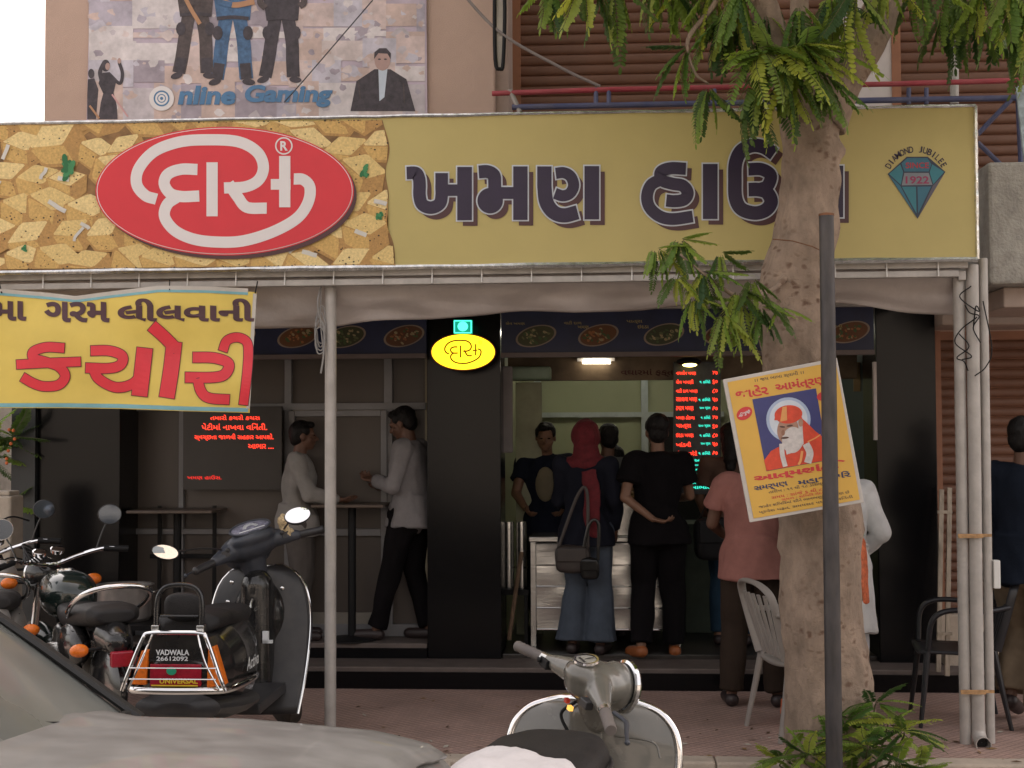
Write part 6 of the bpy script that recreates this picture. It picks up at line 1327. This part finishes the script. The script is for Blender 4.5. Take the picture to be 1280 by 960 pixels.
    b = MB(); b.box(-.05, .05, -.50, -.46, .62, .69); b.build('tail_lamp', m_redl, t, bevel=.008, smooth=0)
    b = MB(); b.ell((0, -.20, .48), (.06, .32, .20), 18, 12); b.build('rear_mudguard', m_blk, t); b = MB(); b.ell((0, 1.30, .48), (.06, .26, .15), 18, 12); xf(b, MS); b.build('front_mudguard', tank, t)
    b = MB()
    for k in range(4): b.tube(cr([(-.2 + .02 * k, .93, 1.0), (-.1, 1.08 + .02 * k, 1.02 + .02 * k), (.03 * k, 1.08, .9), (0, .98, .8)], 6), .005, 6)
    xf(b, MS); b.build('control_cable', m_black, t)
    return t
motorbike('black motorcycle with chrome grab rail and dark green tank, left of the black scooter', (PX(124, 6.45), 6.45, 0), radians(33), m_tank, m_blk)
motorbike('second motorcycle with silver side panels, half cut off at the left edge', (PX(-12, 6.9), 6.95, 0), radians(24), m_silver, m_silver)
# raised concrete apron the two wheelers stand on
MB().box(-7, PX(520, 5.6), 5.3, YK - .003, -.3, -.001).build('parking_apron', m_kerb, kind='structure', smooth=0, bevel=.01)

# ---------------- car ---------------------------------------------------------
m_car = mat('dusty_grey_car_paint', (.05, .05, .048), .30, var=.2, scale=5, dust=.62, dmin=.8, dustcol=(.27, .26, .245), coat=.25, stretch=(1.0, 1.6, 1))
m_glass = mat('dusty_windscreen', (.05, .06, .055), .10, var=.25, scale=1.6, dust=.34, dmin=.7, dustcol=(.34, .34, .32), stretch=(1, 1.5, 1.0), coat=.3)
CXN = PX(548, 4.05); CYC = 3.36; DX = -.13
CR = radians(-14); cc = V((-.90, .70, 0)); cl0 = V((CXN - .055, CYC, ROAD)) + cc - Matrix.Rotation(CR, 3, 'Z') @ V((cc.x * 1.16, cc.y, 0))
car = thing('parked_car', 'dusty dark grey hatchback in the foreground with its bonnet towards the right', 'car', tuple(cl0), CR); car.scale = (1.16, 1, 1)
def sect(x, hw, zt_, zb_, crown=.03, edge=.05, n=9):
    pts = []
    for s_ in (-1, 1):
        half = [(hw * .80, zb_), (hw * .98, zb_ + .10), (hw, lerp(zb_, zt_, .55)), (hw * .985, zt_ - edge * 2.2), (hw * .955, zt_ - edge), (hw * .90, zt_ - edge * .35), (hw * .8, zt_ + crown * .1), (hw * .55, zt_ + crown * .6), (hw * .28, zt_ + crown * .9)]
        pts.append([V((x, s_ * y, z)) for y, z in half])
    return pts[1] + [V((x, 0, zt_ + crown))] + pts[0][::-1]
body = [(.13, .50, .52, .38), (.118, .60, .60, .30), (.10, .67, .73, .24), (.065, .71, .84, .20), (.0, .73, .915, .18), (-.15, .74, .945, .18), (-.5, .745, .955, .18), (-.8, .75, .94, .18), (-.93, .75, .955, .18), (-1.0, .75, .955, .18), (-1.6, .755, .93, .18), (-2.3, .755, .92, .18), (-2.9, .75, .93, .18), (-3.15, .73, .92, .20), (-3.3, .68, .80, .26), (-3.33, .60, .6, .32)]
b = MB(); b.loft([sect(*q, crown=.045 if i > 3 else .02, edge=.05 if i > 3 else .03) for i, q in enumerate(body)]); b.build('body', m_car, car, smooth=50)
# bonnet: panel proud of the body with shut lines and two creases
rows = []
for i in range(21):
    x = lerp(.02, -.905, i / 20); zt_ = interp([(-a, c) for a, _, c, _ in [(q[0], q[1], q[2], q[3]) for q in body]], -x); r_ = []
    for j in range(25):
        y = (j / 24 * 2 - 1) * .60; u = abs(y) / .745
        z = zt_ + .045 * (1 - u ** 2.2) + .008 - .010 * (u > .78) * (u - .78) * 8 + .010 * math.exp(-((abs(y) - .42) / .05) ** 2)
        r_.append((x, y, z))
    rows.append(r_)
o = MB().loft(rows, False, open_ring=True).build('bonnet', m_car, car, smooth=180); md = o.modifiers.new('s', 'SOLIDIFY'); md.thickness = .012; md.offset = 1
# cabin
def cabsec(x, hw, zt_): return x, hw, zt_
A = {s_: [V((-.90, s_ * .70, .955)), V((-1.36, s_ * .585, 1.335))] for s_ in (-1, 1)}
ws = []
for i in range(13):
    t_ = i / 12; r_ = []
    for j in range(21):
        u = j / 20 * 2 - 1; p = V((lerp(-.90, -1.36, t_) + .075 * (1 - u * u), u * lerp(.70, .585, t_), lerp(.955, 1.335, t_) + .03 * (1 - u * u) * (1 - t_) + .02 * t_ * (1 - u * u))); r_.append(p)
    ws.append(r_)
o = MB().loft(ws, False, open_ring=True).build('windscreen', m_glass, car, smooth=180)
MB().tube([p + V((.012, 0, .004)) for p in ws[0]], .013, 8).build('screen_seal', mat('black_seal', (.012, .012, .012), .6), car)
rf = []
for x, hw, z in ((-1.34, .585, 1.335), (-1.5, .59, 1.37), (-2.0, .60, 1.40), (-2.6, .59, 1.38), (-2.85, .57, 1.35)):
    rf.append([V((x, hw, z - .02)), V((x, hw * .93, z)), V((x, hw * .5, z + .03)), V((x, 0, z + .035)), V((x, -hw * .5, z + .03)), V((x, -hw * .93, z)), V((x, -hw, z - .02))])
o = MB().loft(rf, False, open_ring=True).build('roof', m_car, car, smooth=60); md = o.modifiers.new('s', 'SOLIDIFY'); md.thickness = .03
for s_ in (-1, 1):
    MB().tube([V((-.86, s_ * .715, .945)), V((-1.12, s_ * .655, 1.15)), V((-1.38, s_ * .59, 1.35))], .024, 8, ratio=.6).build('windscreen_pillar', mat('black_seal', (.03, .03, .03), .5, dust=.3), car)
    MB().add([(-.98, s_ * .735, .94), (-1.95, s_ * .74, .94), (-1.95, s_ * .60, 1.36), (-1.42, s_ * .60, 1.34)], [(0, 1, 2, 3)]).build('side_window', m_glass, car, smooth=0)
    MB().add([(-2.0, s_ * .74, .94), (-2.85, s_ * .73, .94), (-2.70, s_ * .60, 1.34), (-2.0, s_ * .60, 1.37)], [(0, 1, 2, 3)]).build('side_window', m_glass, car, smooth=0)
    MB().tube([V((-1.97, s_ * .745, .93)), V((-1.97, s_ * .605, 1.38))], .025, 8).build('door_pillar', m_car, car)
    o = MB().box(-2.0, -1.0, s_ * .757 - .006, s_ * .757 + .006, .30, .86).build('door', m_car, car, bevel=.02, smooth=0); MB().box(-1.95, -1.82, s_ * .77 - .01, s_ * .77 + .01, .76, .79).build('handle', m_blkp, o, bevel=.004, smooth=0)
    for wx in (-.55, -2.65):
        tr = MB().lathe([(.17, -.08), (.24, -.085), (.265, -.05), (.27, 0), (.265, .05), (.24, .085), (.17, .08)], (wx, s_ * .67, .27), (0, 1, 0), 32, cap=False).build('wheel', m_rubber, car)
        MB().lathe([(.001, s_ * .06), (.10, s_ * .065), (.165, s_ * .05), (.175, s_ * .08)], (wx, s_ * .67, .27), (0, 1, 0), 24, cap=False).build('rim', m_steel, tr)
    MB().ell((.10, s_ * .56, .62), (.05, .12, .07), 18, 12, e=.7).build('headlight', mat('headlight_glass', (.5, .5, .5), .1, .5, dust=.3), car)
    if s_ < 0: MB().ell((-1.05, s_ * .83, .98), (.05, .09, .06), 16, 10, e=.7).build('wing_mirror', m_blkp, car)
MB().add([(-2.86, .57, 1.34), (-2.86, -.57, 1.34), (-3.14, -.66, .95), (-3.14, .66, .95)], [(0, 1, 2, 3)]).build('rear_window', m_glass, car, smooth=0)
MB().box(.10, .16, -.68, .68, .30, .44).build('front_bumper', m_blkp, car, bevel=.02, smooth=0)
MB().box(.10, .148, -.30, .30, .56, .66).build('grille', m_black, car, bevel=.01, smooth=0)
for y_ in (-.1, .35):
    b = MB(); b.tube([V((-.875, y_, 1.0)), V((-.93, y_ - .25, 1.05)), V((-1.0, y_ - .42, 1.10))], .006, 6); b.build('wiper', m_black, car)
# ================================================================== TREE AND PLANTS
m_bark = mat('pale_bark', (.27, .20, .15), .95, var=.34, scale=9, bump=1.0, bscale=30, stretch=(1, 1, .6))
n = m_bark.node_tree; L = n.links; bs = n.nodes['Principled BSDF']; src = bs.inputs['Base Color'].links[0].from_socket
vt = n.nodes.new('ShaderNodeTexVoronoi'); vt.inputs['Scale'].default_value = 17; tcn = n.nodes.new('ShaderNodeTexCoord'); mpn = n.nodes.new('ShaderNodeMapping'); mpn.inputs['Scale'].default_value = (1, 1, 1.5)
nzd = n.nodes.new('ShaderNodeTexNoise'); nzd.inputs['Scale'].default_value = 8; nzd.inputs['Detail'].default_value = 4
mxv = n.nodes.new('ShaderNodeMix'); mxv.data_type = 'VECTOR'; mxv.inputs[0].default_value = .12
L.new(tcn.outputs['Object'], mpn.inputs[0]); L.new(mpn.outputs[0], nzd.inputs['Vector']); L.new(mpn.outputs[0], mxv.inputs[4]); L.new(nzd.outputs['Color'], mxv.inputs[5]); L.new(mxv.outputs[1], vt.inputs['Vector'])
mr = n.nodes.new('ShaderNodeMapRange'); mr.inputs['From Min'].default_value = .16; mr.inputs['From Max'].default_value = .36; mr.inputs['To Min'].default_value = .9; mr.inputs['To Max'].default_value = 0
L.new(vt.outputs['Distance'], mr.inputs[0])
n5 = n.nodes.new('ShaderNodeTexNoise'); n5.inputs['Scale'].default_value = 3.5; L.new(mpn.outputs[0], n5.inputs['Vector']); r5 = n.nodes.new('ShaderNodeMapRange'); r5.inputs['From Min'].default_value = .40; r5.inputs['From Max'].default_value = .58; L.new(n5.outputs[0], r5.inputs[0])
mu = n.nodes.new('ShaderNodeMath'); mu.operation = 'MULTIPLY'; L.new(mr.outputs[0], mu.inputs[0]); L.new(r5.outputs[0], mu.inputs[1])
mxc = n.nodes.new('ShaderNodeMix'); mxc.data_type = 'RGBA'; L.new(mu.outputs[0], mxc.inputs[0]); L.new(src, mxc.inputs[6]); mxc.inputs[7].default_value = (.13, .075, .05, 1); L.new(mxc.outputs[2], bs.inputs['Base Color'])
vc = n.nodes.new('ShaderNodeTexVoronoi'); vc.feature = 'DISTANCE_TO_EDGE'; vc.inputs['Scale'].default_value = 26; L.new(mxv.outputs[1], vc.inputs['Vector'])
mc = n.nodes.new('ShaderNodeMapRange'); mc.inputs['From Max'].default_value = .06; L.new(vc.outputs['Distance'], mc.inputs[0])
b2_ = n.nodes.new('ShaderNodeBump'); b2_.inputs['Strength'].default_value = .35; b2_.inputs['Distance'].default_value = .008; L.new(mc.outputs[0], b2_.inputs['Height'])
L.new(bs.inputs['Normal'].links[0].from_socket, b2_.inputs['Normal']); L.new(b2_.outputs[0], bs.inputs['Normal'])
YT = 6.92
tree = thing('street_tree', 'big pale barked tree with feathery green leaves growing at the kerb behind the poster', 'tree', (PX(1045, YT, 955), YT, 0))
def organic(path, r, n=28, amp=.03, seed=0, knots=()):
    path = cr(path, 6); m = len(path); tab = [(i / (len(r) - 1), q) for i, q in enumerate(r)]; rings = []
    for i, p in enumerate(path):
        t_ = (path[min(i + 1, m - 1)] - path[max(i - 1, 0)]).normalized(); u = V((0, 1, 0)) if abs(t_.y) < .8 else V((1, 0, 0)); x = t_.cross(u).normalized(); y = t_.cross(x); rad = interp(tab, i / (m - 1)); ring = []
        for k in range(n):
            a = 2 * pi * k / n; d = x * cos(a) + y * sin(a); q = p + d * rad
            dd = amp * noise.noise(V((q.x * 5 + seed, q.y * 5, q.z * 2.2))) + amp * .45 * noise.noise(V((q.x * 14, q.y * 14 + seed, q.z * 8)))
            for (kc, kr, kh) in knots:
                s_ = (q - kc).length
                if s_ < kr * 2: dd += kh * math.exp(-(s_ / kr) ** 2 * 1.5)
            ring.append(q + d * dd)
        rings.append(ring)
    return rings
TP = [(1045, 985, 62), (1043, 940, 56), (1038, 880, 50), (1033, 800, 49), (1026, 720, 49), (1019, 640, 49), (1008, 560, 46), (997, 480, 43), (991, 400, 40), (993, 340, 38), (1004, 290, 39), (1008, 240, 37), (1011, 200, 35), (1013, 165, 36), (1018, 130, 41)]
tpts = [P(x, y, YT) for x, y, _ in TP]; trs = [h * YT / 1700 for _, _, h in TP]
# resample finely
tp2 = cr(tpts, 4); 
knots = [(P(1046, 192, YT) + V((.0, -.05, 0)), .05, .035), (P(1009, 395, YT - .2), .05, .018), (P(985, 355, YT - .2), .04, .015), (P(1010, 600, YT - .2), .06, .012), (P(975, 680, YT), .05, .03), (P(1000, 760, YT - .2), .05, .015)]
rings = organic(tpts, trs, 40, .045, 3, knots)
child(MB().loft(rings), 'trunk', m_bark, tree, smooth=180)
def branch(pts, r, seed=0, name='branch', n=18, amp=.02): return child(MB().loft(organic(pts, r, n, amp, seed)), name, m_bark, tree, smooth=180)
branch([P(1022, 150, YT), P(1050, 100, YT), P(1088, 40, YT + .05), P(1125, -30, YT + .1), P(1190, -170, YT + .1)], [.15, .115, .10, .095, .08], 2)
branch([P(1010, 150, YT), P(985, 100, YT - .05), P(965, 40, YT - .1), P(930, -60, YT - .2), P(850, -200, YT - .3)], [.12, .085, .07, .06, .045], 5)
branch([P(1012, 140, YT + .05), P(1010, 80, YT + .2), P(1000, 0, YT + .3), P(1010, -120, YT + .4)], [.10, .06, .05, .04], 8)
branch([P(930, -50, YT - .2), P(890, 10, YT - .25), P(860, 50, YT - .3), P(868, 90, YT - .3), P(886, 105, YT - .3)], [.03, .016, .010, .006, .004], 3, 'twig', 8, .003)
branch([P(1125, -30, YT + .1), P(1180, -20, YT), P(1240, -40, YT - .1), P(1330, -60, YT)], [.05, .03, .02, .015], 4, 'twig', 8, .003)
branch([P(985, 345, YT - .1), P(960, 365, YT - .25), P(925, 372, YT - .35), P(890, 350, YT - .42), P(850, 318, YT - .45)], [.02, .012, .009, .006, .003], 6, 'twig', 8, .003)
branch([P(990, 100, YT - .05), P(975, 80, YT - .25), P(965, 66, YT - .35)], [.02, .012, .008], 6, 'twig', 8, .003)
branch([P(940, 0, YT - .2), P(900, -30, YT - .3), P(820, -50, YT - .4), P(700, -50, YT - .4)], [.03, .02, .014, .008], 7, 'twig', 8, .003)
o = MB().tube([P(966, 299, YT - .22), P(990, 301, YT - .245), P(1015, 308, YT - .235), P(1036, 318, YT - .18)], .003, 6); child(o, 'tied_wire', m_rust, tree)
# fronds
m_lf = [leafmat('leaf_green', (.19, .32, .06), .5), leafmat('leaf_deep_green', (.065, .13, .03), .4), leafmat('leaf_yellow_green', (.34, .44, .09), .52)]
def frond_mesh(seed, Ln=.30, pairs=11, lf=.048, lw=.016, droop=.35, seg=1):
    rr = random.Random(seed); mb = MB()
    path = []; 
    for i in range(pairs + 2):
        t_ = i / (pairs + 1); path.append(V((Ln * t_ * (1 - .12 * t_ * droop), .02 * sin(t_ * 3 + seed), -droop * Ln * t_ ** 1.8)))
    mb.tube(path, [.0030, .0012], 5, mi=0)
    def leaflet(o_, d, nrm, L_, w_):
        d = d.normalized(); s_ = d.cross(nrm).normalized()
        pts = [(0, 0, 0), (.22, .42, .02), (.6, .5, .0), (.88, .30, -.06), (1, 0, -.10)]
        up = nrm; c = [o_ + d * (L_ * a) + up * (L_ * z_ - .0) for a, w__, z_ in pts]
        l_ = [o_ + d * (L_ * a) + s_ * (w_ * w__) + up * (L_ * z_ - .12 * w_ * (w__ > 0)) for a, w__, z_ in pts]; r_ = [o_ + d * (L_ * a) - s_ * (w_ * w__) + up * (L_ * z_ - .12 * w_ * (w__ > 0)) for a, w__, z_ in pts]
        vs = [c[0], l_[1], l_[2], l_[3], c[4], r_[3], r_[2], r_[1], c[2]]
        mb.add(vs, [(0, 1, 2, 8), (8, 2, 3, 4), (4, 5, 6, 8), (8, 6, 7, 0)], 1)
    for i in range(1, pairs + 1):
        p = path[i]; t_ = i / pairs; tan_ = (path[i + 1] - path[i - 1]).normalized(); L_ = lf * (.65 + .5 * sin(pi * min(1, t_ * .9 + .08))) * rr.uniform(.85, 1.15)
        for s_ in (-1, 1):
            side = V((0, s_, 0)); d = side * .95 + tan_ * .5 + V((0, 0, rr.uniform(-.34, -.06))); nrm = V((0, 0, 1)) + side * rr.uniform(-.15, .3) + tan_ * rr.uniform(-.2, .2)
            leaflet(p, d, nrm.normalized(), L_, lw * rr.uniform(.85, 1.2))
    leaflet(path[-1], (path[-1] - path[-2]), V((0, 0, 1)), lf * .8, lw); return mb
fr_me = {}
def fmesh(v, k):
    if (v, k) not in fr_me:
        o = frond_mesh(v * 7 + 3, .27 + .05 * (v % 3), 15 + v % 4, .052 + .006 * (v % 2), .0195, .12 + .16 * (v % 3)).build('frond', [mat('green_stem', (.10, .10, .04), .6), m_lf[k]], None, smooth=0)
        fr_me[(v, k)] = o.data; bpy.data.objects.remove(o)
    return fr_me[(v, k)]
FR = [0]; big = MB(); rt = random.Random(21)
def frond(par, base, d, s_=1.0, k=0, roll=None, asobj=True):
    d = V(d).normalized(); x = d; up = V((0, 0, 1)); z = (up - x * up.dot(x)); z = z.normalized() if z.length > .1 else V((0, -1, 0)); y = z.cross(x)
    M = Matrix((x, y, z)).transposed() @ Matrix.Rotation(rt.uniform(-.5, .5) if roll is None else roll, 3, 'X')
    me = fmesh(rt.randrange(5), k); W = Matrix.Translation(base) @ M.to_4x4() @ Matrix.Scale(s_, 4)
    if asobj and FR[0] < 290:
        o = bpy.data.objects.new('frond', me); COL.objects.link(o); o.parent = par; o.matrix_basis = par.matrix_basis.inverted() @ W; FR[0] += 1
        return o
    big.add([W @ v.co for v in me.vertices], [tuple(p.vertices) for p in me.polygons], 0)
    big.mi[-len(me.polygons):] = [k + 1 if p.material_index else 0 for p in me.polygons]
def spray(par, px, py, Y, n, s_=1.0, k=0, spread=(0, 2 * pi), down=.3, out=.35, asobj=True):
    c = P(px, py, Y)
    for i in range(n):
        a = lerp(spread[0], spread[1], (i + rt.uniform(.2, .8)) / n)
        d = V((cos(a), -out * rt.uniform(.3, 1.4), sin(a) * .8 - down * rt.uniform(.4, 1.4)))
        frond(par, c + V((cos(a), rt.uniform(-.5, .5), sin(a) * .5)) * .015, d, s_ * rt.uniform(.8, 1.15), k if not callable(k) else k(), asobj=asobj)
mix = lambda *w: (lambda: rt.choices((0, 1, 2), w)[0])
# bright cluster on the trunk
spray(tree, 968, 68, YT - .42, 14, .95, mix(3, 1, 4), (-1.2, 4.2), .75, .5)
spray(tree, 1010, 62, YT - .40, 13, 1.0, mix(4, 1, 4), (-1.2, 4.0), .8, .5)
spray(tree, 950, 60, YT - .45, 9, .8, mix(3, 0, 4), (-2.9, .2), .2, .8); spray(tree, 1000, 55, YT - .45, 9, .8, mix(3, 0, 4), (-2.9, .2), .2, .8)
spray(tree, 985, 95, YT - .35, 9, .9, mix(3, 4, 1), (-3.0, .2), .8, .3)
spray(tree, 940, 110, YT - .30, 6, .85, mix(2, 5, 1), (-2.6, -.4), .7, .3)
spray(tree, 1030, 95, YT - .35, 5, .85, mix(3, 3, 1), (-1.8, .2), .8, .3)
# drooping twig leaves over the shutter
spray(tree, 885, 110, YT - .3, 6, .75, mix(2, 5, 0), (-2.8, .2), .6, .2); spray(tree, 862, 60, YT - .3, 5, .7, mix(2, 5, 0), (1.8, 4.6), .7, .2)
spray(tree, 905, 20, YT - .25, 7, .9, mix(3, 4, 1), (2, 5.5), .9, .2)
# fringe along the top edge
for px, py in ((690, -28), (735, -30), (770, -22), (820, -32), (850, -18), (890, -15), (925, -10), (960, 0), (1000, 8), (1040, -5), (1070, -10), (1105, -30), (1150, -26), (1190, -14), (1225, -10), (1262, -18), (1290, -10)):
    spray(tree, px, py, YT - .35 + rt.uniform(-.2, .3), 6, .95, mix(3, 3, 2), (-3.0, -.1), .8, .25)
for px, py in ((925, 30), (955, 20), (1000, 30), (1030, 20), (1075, 15), (1180, 20), (1210, 15), (1255, 25), (1275, 40)):
    spray(tree, px, py, YT - .05 + rt.uniform(-.2, .3), 5, .85, mix(1, 6, 0), (-3.0, -.1), .8, .25)
# lower left bough
for px, py, n_, s_ in ((850, 300, 9, .62), (820, 312, 7, .55), (880, 340, 9, .66), (925, 365, 9, .7), (905, 392, 8, .66), (950, 385, 6, .6), (868, 372, 7, .58), (900, 318, 6, .5), (940, 350, 5, .55), (975, 385, 3, .5), (845, 345, 5, .5)):
    spray(tree, px, py, YT - .42, n_, s_, mix(4, 2, 2), (-2.9, 1.0), .8, .3)
# crown above the frame: one mass of the same fronds
FR[0] = 10 ** 6
for i in range(330):
    px = rt.uniform(520, 1650); py = rt.uniform(-900, -160); Y = YT + rt.uniform(-1.6, 1.4)
    if ((px - 1100) / 620) ** 2 + ((py + 470) / 470) ** 2 > 1: continue
    spray(tree, px, py, Y, 5, 1.2, mix(3, 4, 2), (-3.1, 3.1), .4, .5, asobj=False)
crown = child(big, 'crown', [MATS['green_stem']] + m_lf, tree, smooth=0); crown['kind'] = 'stuff'
# young plant at the foot of the tree
FR[0] = 0
pl_ = thing('young_plant', 'young bushy plant with fresh green feathery leaves at the foot of the tree', 'plant', (PX(1080, 6.75, 960), 6.72, 0))
sm_ = MB()
for px, py in ((1060, 900), (1095, 880), (1110, 905), (1085, 935), (1130, 915), (1010, 945), (980, 950), (1040, 925), (1120, 955), (1150, 960), (1070, 965), (1000, 975)):
    c = P(px, py, 6.55 + rt.uniform(-.1, .15)); sm_.tube(cr([V((PX(1075 + (px - 1075) * .4, 6.7, 960), 6.7, -.02)), (c + V((0, .05, -.05))), c], 4), [.006, .003], 6)
    spray(pl_, px, py, c.y, 8, .62, mix(4, 3, 3), (-.5, 3.7), -.05 + (.25 if py < 920 else .1), .5)
child(sm_, 'stem', mat('green_stem', (.1, .1, .04), .6), pl_)
# shrub with orange flowers at the far left
shb = thing('flowering_shrub', 'green shrub with small orange flowers beside the black pillar at the far left', 'shrub', (PX(8, 9.3), 9.3, 0))
FR[0] = 0
for i in range(16): spray(shb, rt.uniform(-40, 20), rt.uniform(530, 640), 9.2 + rt.uniform(-.2, .3), 4, .8, mix(3, 4, 0), (-.5, 3.7), .2, .4)
for i in range(7): child(MB().ell(P(rt.uniform(2, 20), rt.uniform(535, 580), 8.95), (.012, .010, .012), 8, 6), 'flower', mat('orange_petal', (.50, .12, .03), .6, var=.3), shb)
child(MB().tube([(PX(-5, 9.3), 9.3, 0), P(-5, 600, 9.3)], [.02, .01], 8), 'stem', m_bark, shb)
# trees far behind the street at the left
for (px, Y, h_, w_) in ((36, 30, 6.2, 1.1),):
    t = thing('distant_tree', 'thin far tree top showing against the white sky left of the building', 'tree', (PX(px, Y), Y, ROAD)); MB().tube([(0, 0, 0), (0, 0, h_ * .8)], [.12, .04], 8).build('trunk', m_bark, t)
    q = MB(); rr = random.Random(3)
    for i in range(500):
        a, z_ = rr.uniform(0, 6.28), rr.random(); r_ = w_ * rr.random() * (1 - .6 * z_); c = V((cos(a) * r_, sin(a) * r_, h_ * (.75 + .28 * z_))); s_ = .08
        q.add([c + V((rr.uniform(-s_, s_), rr.uniform(-s_, s_), rr.uniform(-s_, s_))) for _ in range(3)], [(0, 1, 2)])
    o = q.build('crown', m_lf[1], t, smooth=0); o['kind'] = 'stuff'

# small dry leaves and grit lying on the pavement
fl_ = MB(); rr = random.Random(17)
for i in range(260):
    x_, y_ = rr.uniform(-3, 3.2), YK + .02 + abs(rr.gauss(0, .8)); z_ = .004 if y_ > YK + .15 else .009
    if y_ > 8.8: continue
    a = rr.uniform(0, 6.28); L_ = rr.uniform(.008, .034); w_ = L_ * rr.uniform(.25, .45); d = V((cos(a), sin(a), 0)); s_ = V((-sin(a), cos(a), 0)); c = V((x_, y_, z_))
    fl_.add([c - d * L_, c + s_ * w_ + V((0, 0, L_ * .2)), c + d * L_ + V((0, 0, L_ * .1)), c - s_ * w_], [(0, 1, 2, 3)], rr.randrange(3))
fl_ = fl_.build('fallen_leaves', [mat('dry_leaf', (.22, .13, .05), .8), mat('dry_leaf_dark', (.09, .05, .025), .8), mat('pale_grit', (.42, .38, .32), .9)], smooth=0, kind='stuff')
tag(fl_, 'small dry leaves and grit scattered over the pavement', 'leaf litter')

if _tmp[0] is not None: bpy.data.scenes.remove(_tmp[0])
